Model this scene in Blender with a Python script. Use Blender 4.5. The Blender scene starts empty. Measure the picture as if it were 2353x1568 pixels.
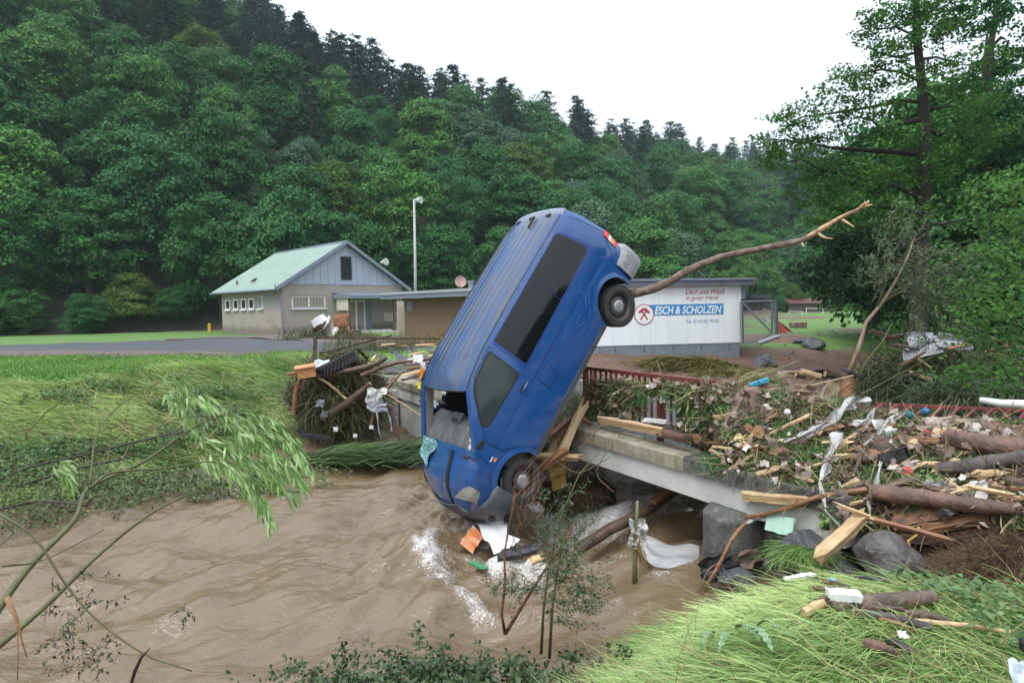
import bpy, math, random
import numpy as np
from mathutils import Vector, Matrix, noise
random.seed(11)
RNG = np.random.default_rng(7)
sc = bpy.context.scene
COL = sc.collection
PI = math.pi

# ------------------------------------------------------------------ camera, world, sun, exposure
F = 1450.0                       # focal length in pixels of a 2352 px wide picture
CAM = Vector((0, 0, 3.3))        # water level is z = 0
_up = Vector((-.0178, -1, -.0531)).normalized()
_fw = (Vector((0, 0, 1)) - _up * _up.z).normalized()
_rt = _fw.cross(_up)
RCW = Matrix((_rt, _fw, _up))    # camera (right, down, forward) axes -> world
cam_data = bpy.data.cameras.new('camera')
cam = bpy.data.objects.new('camera', cam_data)
COL.objects.link(cam)
cam_data.sensor_width = 36
cam_data.lens = 36 * F / 2352
cam_data.clip_end = 5000
cam_data.clip_start = .05
cam.matrix_world = Matrix.Translation(CAM) @ (RCW @ Matrix(((1, 0, 0), (0, -1, 0), (0, 0, -1)))).to_4x4()
sc.camera = cam

SUN_EL, SUN_AZ = math.radians(58), math.radians(-150)
world = bpy.data.worlds.new('World')
sc.world = world
world.use_nodes = True
wn, wl = world.node_tree.nodes, world.node_tree.links
bg = wn['Background']
sky = wn.new('ShaderNodeTexSky')
sky.sky_type = 'NISHITA'
sky.sun_disc = False
sky.sun_elevation = SUN_EL
sky.sun_rotation = SUN_AZ
sky.dust_density = 4
sky.air_density = 1.2
mixw = wn.new('ShaderNodeMix')
mixw.data_type = 'RGBA'
mixw.inputs['Factor'].default_value = .86      # closed white cloud cover over the sky
mixw.inputs['B'].default_value = (7.0, 7.6, 8.4, 1)
wl.new(sky.outputs[0], mixw.inputs['A'])
# overcast: the cloud deck is brighter overhead than at the horizon
wtc = wn.new('ShaderNodeTexCoord'); wsx = wn.new('ShaderNodeSeparateXYZ'); wmr = wn.new('ShaderNodeMapRange'); wvm = wn.new('ShaderNodeVectorMath')
wmr.inputs['To Min'].default_value, wmr.inputs['To Max'].default_value = 1.0, 2.8
wvm.operation = 'SCALE'
wl.new(wtc.outputs['Generated'], wsx.inputs[0]); wl.new(wsx.outputs['Z'], wmr.inputs['Value'])
wl.new(mixw.outputs['Result'], wvm.inputs[0]); wl.new(wmr.outputs[0], wvm.inputs['Scale'])
wl.new(wvm.outputs[0], bg.inputs[0])
bg.inputs[1].default_value = .09
sun_data = bpy.data.lights.new('sun', 'SUN')
sun_data.energy = 1.4
sun_data.angle = math.radians(25)
sun_data.color = (1, .985, .96)
sun = bpy.data.objects.new('sun', sun_data)
COL.objects.link(sun)
_sd = Vector((math.sin(SUN_AZ) * math.cos(SUN_EL), math.cos(SUN_AZ) * math.cos(SUN_EL), math.sin(SUN_EL)))
sun.rotation_euler = (-_sd).to_track_quat('-Z', 'Y').to_euler()
sun.location = _sd * 50
sc.view_settings.view_transform = 'Standard'
sc.view_settings.look = 'None'
sc.view_settings.exposure = .40
sc.view_settings.gamma = 1
sc.view_settings.use_curve_mapping = False
sc.render.engine = 'CYCLES'
sc.cycles.use_denoising = True
sc.cycles.max_bounces = 6
sc.cycles.diffuse_bounces = 3
sc.cycles.glossy_bounces = 3
sc.cycles.transmission_bounces = 4
sc.cycles.volume_bounces = 1
sc.cycles.transparent_max_bounces = 8
sc.cycles.volume_step_rate = 4

# ------------------------------------------------------------------ helpers
def ray(u, v):
    return RCW @ Vector(((u - 1176) / F, (v - 784) / F, 1))
def at_z(u, v, z=0.0):
    d = ray(u, v)
    k = (z - CAM.z) / d.z
    return CAM + d * k
def at_y(u, v, y):
    d = ray(u, v)
    return CAM + d * (y / d.y)
def lerp(a, b, t): return a + (b - a) * t
def interp(x, pts):
    if x <= pts[0][0]: return pts[0][1]
    for (a, b), (c, d) in zip(pts, pts[1:]):
        if x <= c: return lerp(b, d, (x - a) / (c - a) if c > a else 0)
    return pts[-1][1]
def crs(pts, k=4):
    """Catmull-Rom curve through points"""
    P = [Vector(p) for p in pts]
    if len(P) < 3: return P
    E = [P[0] * 2 - P[1]] + P + [P[-1] * 2 - P[-2]]
    out = []
    for i in range(len(P) - 1):
        a, b, c, d = E[i:i + 4]
        for j in range(k):
            t = j / k
            out.append(.5 * ((2 * b) + (c - a) * t + (2 * a - 5 * b + 4 * c - d) * t * t + (3 * b - a - 3 * c + d) * t ** 3))
    return out + [P[-1]]
def crr(r, k=4): return [lerp(a, b, j / k) for a, b in zip(r, r[1:]) for j in range(k)] + [r[-1]] if len(r) > 2 else r
def sstep(a, b, x):
    t = np.clip((x - a) / (b - a), 0, 1)
    return t * t * (3 - 2 * t)
def tag(o, label=None, cat=None, group=None, kind=None):
    for k, v in (('label', label), ('category', cat), ('group', group), ('kind', kind)):
        if v: o[k] = v
    return o
def empty(name, loc=(0, 0, 0), rot=(0, 0, 0), label=None, cat=None, group=None, kind=None):
    o = bpy.data.objects.new(name, None)
    COL.objects.link(o)
    o.location = loc
    o.rotation_euler = rot
    o.empty_display_size = .1
    return tag(o, label, cat, group, kind)
def mesh_obj(name, me, mats=None, parent=None, smooth=False):
    o = bpy.data.objects.new(name, me)
    COL.objects.link(o)
    if mats is not None and not me.materials:
        for m in (mats if isinstance(mats, (list, tuple)) else [mats]): me.materials.append(m)
    if smooth:
        me.polygons.foreach_set('use_smooth', [True] * len(me.polygons))
    if parent: o.parent = parent
    return o
class MB:
    """collects simple shapes; obj() links them as one mesh"""
    def __init__(s): s.v, s.f, s.m = [], [], []
    def add(s, vs, fs, m=0):
        n = len(s.v)
        s.v += [tuple(p) for p in vs]
        s.f += [tuple(i + n for i in f) for f in fs]
        s.m += [m] * len(fs)
        return s
    def box(s, c, d, M=None, m=0, jit=0):
        x, y, z = d[0] / 2, d[1] / 2, d[2] / 2
        vs = [Vector((a * x, b * y, e * z)) for e in (-1, 1) for b in (-1, 1) for a in (-1, 1)]
        if jit: vs = [p + Vector((random.uniform(-jit, jit), random.uniform(-jit, jit), random.uniform(-jit, jit))) for p in vs]
        if M is not None: vs = [M @ p for p in vs]
        vs = [p + Vector(c) for p in vs]
        return s.add(vs, [(0, 2, 3, 1), (4, 5, 7, 6), (0, 1, 5, 4), (2, 6, 7, 3), (0, 4, 6, 2), (1, 3, 7, 5)], m)
    def span(s, a, b, m=0):
        return s.box([(p + q) / 2 for p, q in zip(a, b)], [abs(q - p) for p, q in zip(a, b)], m=m)
    def tube(s, pts, rad, n=8, m=0, cap=True, jit=0, flat=1.0):
        pts = [Vector(p) for p in pts]
        if not isinstance(rad, (list, tuple)): rad = [rad] * len(pts)
        rings, ref = [], None
        for i, p in enumerate(pts):
            t = (pts[min(i + 1, len(pts) - 1)] - pts[max(i - 1, 0)])
            t = t.normalized() if t.length > 1e-9 else Vector((0, 0, 1))
            if ref is None: ref = Vector((0, 0, 1)) if abs(t.z) < .9 else Vector((1, 0, 0))
            a = (ref - t * ref.dot(t)).normalized()
            ref = a
            b = t.cross(a)
            ph = random.random() * .2
            rings.append([p + (a * math.cos(2 * PI * k / n + ph) * flat + b * math.sin(2 * PI * k / n + ph)) * rad[i] * (1 + random.uniform(-jit, jit)) for k in range(n)])
        vs = [q for r in rings for q in r]
        fs = [(i * n + k, i * n + (k + 1) % n, (i + 1) * n + (k + 1) % n, (i + 1) * n + k) for i in range(len(rings) - 1) for k in range(n)]
        if cap: fs += [tuple(range(n))[::-1], tuple((len(rings) - 1) * n + k for k in range(n))]
        return s.add(vs, fs, m)
    def lathe(s, prof, n=32, M=None, m=0, close=False):
        """profile of (radius, height) turned round the local z axis"""
        vs = [Vector((r * math.cos(2 * PI * k / n), r * math.sin(2 * PI * k / n), h)) for r, h in prof for k in range(n)]
        if M is not None: vs = [M @ p for p in vs]
        L = len(prof)
        fs = [(i * n + k, i * n + (k + 1) % n, ((i + 1) % L) * n + (k + 1) % n, ((i + 1) % L) * n + k) for i in range(L if close else L - 1) for k in range(n)]
        return s.add(vs, fs, m)
    def grid(s, P, m=0, flip=False):
        """P: list of rows of points"""
        R, C = len(P), len(P[0])
        fs = [(i * C + j, i * C + j + 1, (i + 1) * C + j + 1, (i + 1) * C + j) for i in range(R - 1) for j in range(C - 1)]
        if flip: fs = [f[::-1] for f in fs]
        return s.add([p for r in P for p in r], fs, m)
    def prism(s, poly, h, M=None, m=0):
        """polygon (x, y) pushed up by h"""
        n = len(poly)
        vs = [Vector((x, y, 0)) for x, y in poly] + [Vector((x, y, h)) for x, y in poly]
        if M is not None: vs = [M @ p for p in vs]
        return s.add(vs, [tuple(range(n))[::-1], tuple(range(n, 2 * n))] + [(i, (i + 1) % n, n + (i + 1) % n, n + i) for i in range(n)], m)
    def obj(s, name, mats, parent=None, smooth=False, bevel=0, angle=None):
        me = bpy.data.meshes.new(name)
        me.from_pydata(s.v, [], s.f)
        for mm in (mats if isinstance(mats, (list, tuple)) else [mats]): me.materials.append(mm)
        me.polygons.foreach_set('material_index', s.m)
        me.update()
        o = mesh_obj(name, me, None, parent, smooth)
        if smooth and angle:
            me.set_sharp_from_angle(angle=math.radians(angle))
        if bevel:
            b = o.modifiers.new('bevel', 'BEVEL')
            b.width = bevel
            b.segments = 2
            b.limit_method = 'ANGLE'
        return o
def np_mesh(name, verts, quads, mats, attr=None, parent=None, smooth=False, nside=4):
    """fast mesh from numpy arrays; attr: per-vertex float called tint"""
    me = bpy.data.meshes.new(name)
    nv, nf = len(verts), len(quads)
    me.vertices.add(nv)
    me.vertices.foreach_set('co', np.asarray(verts, np.float32).ravel())
    me.loops.add(nf * nside)
    me.polygons.add(nf)
    me.loops.foreach_set('vertex_index', np.asarray(quads, np.int32).ravel())
    me.polygons.foreach_set('loop_start', np.arange(0, nf * nside, nside, dtype=np.int32))
    me.polygons.foreach_set('loop_total', np.full(nf, nside, np.int32))
    me.update(calc_edges=True)
    if attr is not None:
        a = me.attributes.new('tint', 'FLOAT', 'POINT')
        a.data.foreach_set('value', np.asarray(attr, np.float32))
    for m in (mats if isinstance(mats, (list, tuple)) else [mats]): me.materials.append(m)
    if name is None: return me
    return me
def dup(o, parent=None):
    c = o.copy()
    COL.objects.link(c)
    c.parent = parent
    for ch in list(o.children): dup(ch, c)
    return c

# ------------------------------------------------------------------ materials
MATS = {}
def material(name, col, rough=.6, var=None, scale=3, bump=0, bscale=None, metal=0, spec=.5, tint=None, stretch=None,
             coat=0, trans=0, contrast=(.35, .65), detail=6, obrand=None, alpha=1, dist=.02, thin=False, extra=None):
    """procedural Principled material: noise between col and var; tint: second colour by the mesh's tint attribute; obrand: third colour by object"""
    if name in MATS: return MATS[name]
    m = bpy.data.materials.new(name)
    MATS[name] = m
    m.use_nodes = True
    nt = m.node_tree
    N, L = nt.nodes, nt.links
    b = N['Principled BSDF']
    b.inputs['Roughness'].default_value = rough
    b.inputs['Metallic'].default_value = metal
    b.inputs['Specular IOR Level'].default_value = spec
    b.inputs['Coat Weight'].default_value = coat
    b.inputs['Coat Roughness'].default_value = .04
    b.inputs['Alpha'].default_value = alpha
    tc = N.new('ShaderNodeTexCoord')
    src = tc.outputs['Object']
    if stretch:
        mp = N.new('ShaderNodeMapping')
        mp.inputs['Scale'].default_value = stretch
        L.new(src, mp.inputs[0])
        src = mp.outputs[0]
    def rgb(c): return (c[0], c[1], c[2], 1)
    cur = None
    def mix(a, bb, fac, fv=None):
        x = N.new('ShaderNodeMix')
        x.data_type = 'RGBA'
        if fac is not None: L.new(fac, x.inputs['Factor'])
        else: x.inputs['Factor'].default_value = fv
        for s_, v_ in (('A', a), ('B', bb)):
            if isinstance(v_, tuple): x.inputs[s_].default_value = rgb(v_)
            else: L.new(v_, x.inputs[s_])
        return x.outputs['Result']
    cur = tuple(col)
    if var is not None:
        nz = N.new('ShaderNodeTexNoise')
        nz.inputs['Scale'].default_value = scale
        nz.inputs['Detail'].default_value = detail
        nz.inputs['Roughness'].default_value = .62
        L.new(src, nz.inputs['Vector'])
        rp = N.new('ShaderNodeMapRange')
        rp.inputs['From Min'].default_value, rp.inputs['From Max'].default_value = contrast
        L.new(nz.outputs['Fac'], rp.inputs['Value'])
        cur = mix(cur, tuple(var), rp.outputs[0])
    if tint is not None:
        at = N.new('ShaderNodeAttribute')
        at.attribute_name = 'tint'
        cur = mix(cur, tuple(tint), at.outputs['Fac'])
    if obrand is not None:
        oi = N.new('ShaderNodeObjectInfo')
        cur = mix(cur, tuple(obrand), oi.outputs['Random'])
    if extra:
        cur = extra(N, L, src, cur, mix, b)
    if isinstance(cur, tuple): b.inputs['Base Color'].default_value = rgb(cur)
    else: L.new(cur, b.inputs['Base Color'])
    if bump:
        n2 = N.new('ShaderNodeTexNoise')
        n2.inputs['Scale'].default_value = bscale or scale * 4
        n2.inputs['Detail'].default_value = 8
        L.new(src, n2.inputs['Vector'])
        bp = N.new('ShaderNodeBump')
        bp.inputs['Strength'].default_value = bump
        bp.inputs['Distance'].default_value = dist
        L.new(n2.outputs['Fac'], bp.inputs['Height'])
        L.new(bp.outputs[0], b.inputs['Normal'])
    if trans:
        tr = N.new('ShaderNodeBsdfTranslucent')
        ms = N.new('ShaderNodeMixShader')
        ms.inputs[0].default_value = trans
        if isinstance(cur, tuple): tr.inputs[0].default_value = rgb(cur)
        else: L.new(cur, tr.inputs[0])
        L.new(b.outputs[0], ms.inputs[1])
        L.new(tr.outputs[0], ms.inputs[2])
        L.new(ms.outputs[0], N['Material Output'].inputs['Surface'])
    return m
M = material
def glass_dark(name, col=(.012, .014, .016), rough=.03):
    return M(name, col, rough=rough, spec=.9, coat=.6)
# ------------------------------------------------------------------ the blue van, nose down over the edge of the bridge
VR = Matrix(((-0.4820795, 0.52773653, -0.6993522), (0.82930968, 0.01741892, -0.55851772), (-0.28256824, -0.84922949, -0.44605432)))
VT = Vector((-.1059, 2.1911, 10.1008))
VAN_M = Matrix.Translation(CAM + RCW @ VT) @ (RCW @ VR).to_4x4()

def dirt(N, L, src, cur, mix, b):
    nz = N.new('ShaderNodeTexNoise'); nz.inputs['Scale'].default_value = 2.2; nz.inputs['Detail'].default_value = 9; nz.inputs['Roughness'].default_value = .7
    L.new(src, nz.inputs['Vector'])
    r = N.new('ShaderNodeMapRange'); r.inputs['From Min'].default_value = .5; r.inputs['From Max'].default_value = .78; r.inputs['To Max'].default_value = .17
    L.new(nz.outputs['Fac'], r.inputs['Value'])
    c = mix(cur, (.20, .21, .22), r.outputs[0])
    n5 = N.new('ShaderNodeTexNoise'); n5.inputs['Scale'].default_value = 4.5; n5.inputs['Detail'].default_value = 10; n5.inputs['Roughness'].default_value = .75; n5.inputs['Distortion'].default_value = .8
    L.new(src, n5.inputs['Vector'])
    r5 = N.new('ShaderNodeMapRange'); r5.inputs['From Min'].default_value = .56; r5.inputs['From Max'].default_value = .72; r5.inputs['To Max'].default_value = .24
    L.new(n5.outputs['Fac'], r5.inputs['Value'])
    c = mix(c, (.075, .07, .065), r5.outputs[0])
    n3 = N.new('ShaderNodeTexNoise'); n3.inputs['Scale'].default_value = 60; n3.inputs['Detail'].default_value = 3
    L.new(src, n3.inputs['Vector'])
    r3 = N.new('ShaderNodeMapRange'); r3.inputs['From Min'].default_value = .70; r3.inputs['From Max'].default_value = .78; r3.inputs['To Max'].default_value = .5
    L.new(n3.outputs['Fac'], r3.inputs['Value'])
    c = mix(c, (.25, .28, .33), r3.outputs[0])
    rr = N.new('ShaderNodeMapRange'); rr.inputs['To Min'].default_value = .08; rr.inputs['To Max'].default_value = .42
    L.new(nz.outputs['Fac'], rr.inputs['Value'])
    L.new(rr.outputs[0], b.inputs['Roughness'])
    return c
def roof_dirt(N, L, src, cur, mix, b):
    c = dirt(N, L, src, cur, mix, b)
    mp = N.new('ShaderNodeMapping'); mp.inputs['Scale'].default_value = (.7, 5, 1)
    L.new(src, mp.inputs[0])
    nz = N.new('ShaderNodeTexNoise'); nz.inputs['Scale'].default_value = 1.3; nz.inputs['Detail'].default_value = 8
    L.new(mp.outputs[0], nz.inputs['Vector'])
    r = N.new('ShaderNodeMapRange'); r.inputs['From Min'].default_value = .38; r.inputs['From Max'].default_value = .66; r.inputs['To Max'].default_value = .78
    L.new(nz.outputs['Fac'], r.inputs['Value'])
    return mix(c, (.085, .09, .09), r.outputs[0])
BLUE = (.006, .062, .225)
m_blue = M('blue car paint with dirt film', BLUE, rough=.3, var=(.008, .072, .25), scale=1.2, coat=.8, spec=.5, extra=dirt)
m_roof = M('blue roof paint grimed grey', (.010, .062, .20), rough=.45, var=(.03, .075, .18), scale=1.5, coat=.12, extra=roof_dirt)
m_under = M('dark underbody', (.018, .018, .02), rough=.8, var=(.03, .028, .024), scale=6)
m_grey = M('scuffed grey bumper plastic', (.055, .062, .072), rough=.55, var=(.09, .095, .105), scale=5, bump=.15, bscale=60)
m_lgrey = M('pale scuffed rear bumper', (.30, .31, .32), rough=.55, var=(.17, .175, .18), scale=7, bump=.1, bscale=40)
m_glass = M('dark tinted glass', (.006, .007, .008), rough=.02, spec=.5)
m_glass2 = M('door window glass', (.02, .035, .035), rough=.06, var=(.035, .045, .04), scale=4, spec=.5)
m_rub = M('black rubber seal', (.012, .012, .013), rough=.6)
m_tyre = M('tyre rubber', (.022, .022, .023), rough=.75, var=(.04, .037, .033), scale=9, bump=.2, bscale=50)
m_rim = M('painted steel rim', (.085, .085, .09), rough=.45, metal=.3, var=(.08, .065, .05), scale=12)
m_cap = M('silver hub cap', (.42, .43, .45), rough=.4, metal=.4, var=(.3, .3, .3), scale=10)
m_dash = M('dashboard plastic with grime', (.045, .048, .052), rough=.6, var=(.15, .15, .15), scale=6, stretch=(1, 3, 1), bump=.2)
m_trim = M('pale grey cabin trim', (.36, .37, .38), rough=.7)
m_lamp = M('clouded headlight lens', (.34, .34, .31), rough=.18, var=(.2, .19, .16), scale=14, spec=.7)
m_red = M('red lamp lens', (.55, .02, .02), rough=.2, spec=.7)
m_amber = M('amber lamp lens', (.8, .22, .01), rough=.2, spec=.7)
m_white = M('white plastic', (.75, .75, .75), rough=.35, var=(.6, .6, .58), scale=8)
m_crackle = None

van = empty('van', label='blue panel van standing on its nose over the river against the broken bridge', cat='van')
van.matrix_world = VAN_M

XR = [(.3, -3.94), (.85, -3.97), (1.15, -4.0), (1.6, -3.93), (1.9, -3.84)]
TOPS = [(-4.0, 1.87), (-3.6, 1.885), (-2.0, 1.885), (-1.2, 1.86), (-.75, 1.80), (-.65, 1.765), (.02, 1.25), (.2, 1.17), (.4, 1.08), (.55, .99), (.66, .89), (.74, .78), (.79, .66), (.81, .56)]
HALF = [(-4.0, .885), (-3.9, .925), (-3.7, .95), (-.3, .95), (.1, .94), (.3, .915), (.45, .87), (.58, .80), (.68, .70), (.75, .57), (.79, .42), (.81, .25)]
BOT = [(-4.0, .34), (-3.8, .30), (.35, .30), (.6, .34), (.81, .44)]
PROF = [(.25, .955), (.4, .985), (.55, 1.0), (.90, 1.0), (.985, .985), (1.02, .99), (1.15, .98), (1.27, .965), (1.5, .925), (1.72, .875), (1.84, .835), (1.89, .80)]
ARCHES = ((0, .41), (-3.17, .41))
def zbot(x):
    z = interp(x, BOT)
    for c, r in ARCHES:
        d = abs(x - c)
        if d < r: z = max(z, .36 + math.sqrt(r * r - d * d))
    return z
def side_y(x, z, off=0):
    """half width of the body at length x, height z"""
    y = interp(x, HALF) * interp(z, PROF)
    top = interp(x, TOPS)
    if x > .1:                                  # bonnet edge rounds over
        k = max(0, (z - (top - .14)) / .14)
        y *= 1 - .16 * min(k, 1) ** 2
    for c, r in ARCHES:                         # wheel arch lip
        d = math.hypot(x - c, z - .36)
        if d < r + .07: y += .016 * (1 - max(d - r, 0) / .07) ** .7
    return y + off
def shear(x, z):
    if x < -3.0:
        t = (-3.0 - x) / 1.0
        return lerp(x, -3.0 + (interp(z, XR) + 3.0) * t, 1)
    return x
def vp(x, z, sgn=1, off=0): return Vector((shear(x, z), sgn * side_y(x, z, off), z))
xs = sorted(set([round(v, 4) for v in np.concatenate([np.linspace(-4.0, -3.7, 7), np.linspace(-3.62, -2.72, 37), np.linspace(-2.6, -.5, 22), np.linspace(-.44, .44, 37), np.linspace(.48, .81, 18)])]))
NR = 30
body = MB()
for sgn in (1, -1):
    P = []
    for x in xs:
        zb, zt = zbot(x), interp(x, TOPS)
        P.append([vp(x, lerp(zb, zt, j / NR), sgn) for j in range(NR + 1)])
    if sgn < 0:                                  # the far door window is open: leave its faces out
        n0 = len(body.f); body.grid(P, flip=True); keep = [k for k in range(n0, len(body.f)) if not (-1.2 < sum(body.v[i][0] for i in body.f[k]) / 4 < -.45 and 1.27 < sum(body.v[i][2] for i in body.f[k]) / 4 < 1.72)]
        body.f = body.f[:n0] + [body.f[k] for k in keep]; body.m = body.m[:len(body.f)]
    else: body.grid(P)
    # lip turned in around the lower edge
    body.grid([[p[0], p[0] - Vector((0, sgn * .05, -.0))] for p in P], flip=sgn > 0)
# bonnet, over the nose
def bonnet_row(x, off=0):
    zt = interp(x, TOPS); yg = side_y(x, zt)
    crown = .10 * min(1, max(0, (.81 - x) / .3))
    return [Vector((x + .03 * (1 - t * t), yg * t, zt + crown * (1 - t * t) + off)) for t in np.linspace(1, -1, 25)]
body.grid([bonnet_row(x) for x in xs if x >= .02], flip=True)
xe = .81                                       # close the tip of the nose
zb, zt = zbot(xe), interp(xe, TOPS)
body.grid([[Vector((xe + .03 * (1 - t * t), side_y(xe, z) * t, z)) for t in np.linspace(1, -1, 9)] for z in np.linspace(zb, zt, 5)])
# belly
body.grid([[Vector((x, side_y(x, zbot(x)) * t * .93, .36 if zbot(x) < .5 else .5)) for t in (-1, 1)] for x in xs], m=1)
# rear face
rows = []
for z in np.linspace(.34, 1.87, 16):
    y0 = side_y(-4.0, z)
    x0 = shear(-4.0, z)
    rows.append([Vector((x0 - .05 * (1 - t ** 4), y0 * t, z)) for t in np.linspace(1, -1, 13)])
body.grid(rows)
body_o = body.obj('body_shell', [m_blue, m_under], van, smooth=True, angle=50)
# ribbed roof
def roof_pt(x, t):
    zt = interp(x, TOPS); yg = side_y(x, zt)
    y = yg * t
    z = zt + .085 * (1 - abs(t) ** 2.6)
    if abs(t) < .86:
        amp = .013 * float(sstep(-.95, -1.25, x)) * (1 - float(sstep(-3.62, -3.72, x)))
        ph = (t / .86 + 1) / 2 * 8
        z -= amp * (1 - min(1, abs((ph % 1) - .5) * 5)) 
    if abs(t) > .9: z -= .016 * math.sin((abs(t) - .9) / .1 * PI)
    xx = shear(x, zt + .08)
    if x < -3.9: z -= .03 * ((-3.9 - x) / .1)
    if x > -.72: z -= .01
    return Vector((xx, y, z))
rx = [x for x in xs if x <= -.65] + [-.65]
rx = sorted(set(rx + [-3.68, -3.64, -.9, -1.0, -1.05, -1.15]))
# windscreen header bows forward in the middle
def roof_row(x):
    r = [roof_pt(x, t) for t in np.linspace(1, -1, 121)]
    if x > -1.3:
        k = (x + 1.3) / .65
        r = [Vector((p.x + .10 * k * (1 - t * t), p.y, p.z - .012 * k)) for p, t in zip(r, np.linspace(1, -1, 121))]
    return r
roof = MB()
roof.grid([roof_row(x) for x in rx], flip=True)
roof.obj('roof', m_roof, van, smooth=True, angle=60)
# roof gutter strips and the rear roof lip
for sgn in (1, -1):
    g = MB()
    g.tube([Vector((shear(x, 1.88), sgn * (side_y(x, interp(x, TOPS)) - .035), interp(x, TOPS) + .022)) for x in rx if x > -3.9], .008, n=5)
    g.obj('gutter_strip', m_rub, van)
l = MB()
l.grid([[roof_pt(-3.97, t) + Vector((dx, 0, dz)) for t in np.linspace(.96, -.96, 25)] for dx, dz in ((.06, .012), (.0, .022), (-.07, .012), (-.085, -.03))], flip=False)
l.obj('roof_lip', M('faded roof edge', (.16, .19, .26), rough=.5, var=(.22, .25, .30), scale=6), van, smooth=True)
l = MB()
for t0 in (-.55, .0, .6):
    l = MB(); l.box(roof_pt(-3.9, t0) + Vector((.03, 0, .012)), (.05, .10, .02)); l.obj('door_hinge', m_rub, van, bevel=.004)
l = MB(); l.box(roof_pt(-3.72, .18) + Vector((0, 0, .03)), (.22, .03, .03)); l.obj('aerial_stub', m_rub, van, bevel=.004)

# dents in the crushed nose
for v in body_o.data.vertices:
    c = v.co
    if c.x > .05:
        k = min(1, (c.x - .05) / .3); d = .020 * noise.noise(c * 3.1 + Vector((4, 1, 2))) + .009 * noise.noise(c * 8)
        c += Vector((-.8, 0, -.6)) * (k * d)
# --- panels that follow the skin of the side
def rounded(poly, r, n=5):
    out = []
    k = len(poly)
    for i in range(k):
        p0, p1, p2 = (Vector(poly[(i + j - 1) % k]) for j in range(3))
        ri = r[i] if isinstance(r, (list, tuple)) else r
        a = p1 + (p0 - p1).normalized() * min(ri, (p0 - p1).length * .45)
        c = p1 + (p2 - p1).normalized() * min(ri, (p2 - p1).length * .45)
        for q in range(n + 1):
            t = q / n
            out.append(a * (1 - t) ** 2 + p1 * 2 * t * (1 - t) + c * t * t)
    return out
def patch(name, poly, r, mat, off=.004, sgn=1, nr=8, parent=None, depth=.02, smooth=True):
    """outline in (x, z), convex in z, laid on the skin with an edge turned inwards"""
    pl = rounded(poly, r)
    x0, x1 = min(p.x for p in pl), max(p.x for p in pl)
    xx = sorted(set([round(p.x, 4) for p in pl] + [round(v, 4) for v in np.linspace(x0, x1, max(4, int((x1 - x0) / .07)))]))
    xx = [xx[0] + 1e-4] + xx[1:-1] + [xx[-1] - 1e-4]
    P = []
    for x in xx:
        zs = []
        for a, b in zip(pl, pl[1:] + pl[:1]):
            if (a.x - x) * (b.x - x) <= 0 and abs(a.x - b.x) > 1e-9:
                zs.append(lerp(a.y, b.y, (x - a.x) / (b.x - a.x)))
        lo, hi = min(zs), max(zs)
        P.append([vp(x, lerp(lo, hi, j / nr), sgn, off) for j in range(nr + 1)])
    mb = MB()
    mb.grid(P, flip=sgn < 0)
    rim = [p[0] for p in P] + P[-1][1:] + [p[-1] for p in P[::-1]][1:] + P[0][::-1][1:]
    mb.grid([rim, [q - Vector((0, sgn * depth, 0)) for q in rim]], flip=sgn > 0)
    return mb.obj(name, mat, parent or van, smooth=smooth, angle=50)
def ribbon(name, pts, w, mat, off=.0015, sgn=1, parent=None):
    """thin line on the skin through (x, z) points"""
    dense = []
    for a, b in zip(pts, pts[1:]):
        n = max(2, int(math.dist(a, b) / .05))
        dense += [(lerp(a[0], b[0], i / n), lerp(a[1], b[1], i / n)) for i in range(n)]
    dense.append(pts[-1])
    A, B = [], []
    for i, p in enumerate(dense):
        q0, q1 = dense[max(i - 1, 0)], dense[min(i + 1, len(dense) - 1)]
        d = Vector((q1[0] - q0[0], q1[1] - q0[1])).normalized()
        n = Vector((-d.y, d.x)) * w / 2
        A.append(vp(p[0] + n.x, p[1] + n.y, sgn, off)); B.append(vp(p[0] - n.x, p[1] - n.y, sgn, off))
    mb = MB(); mb.grid([A, B])
    return mb.obj(name, mat, parent or van)
m_gap = M('panel gap', (.006, .008, .014), rough=.9)
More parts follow.
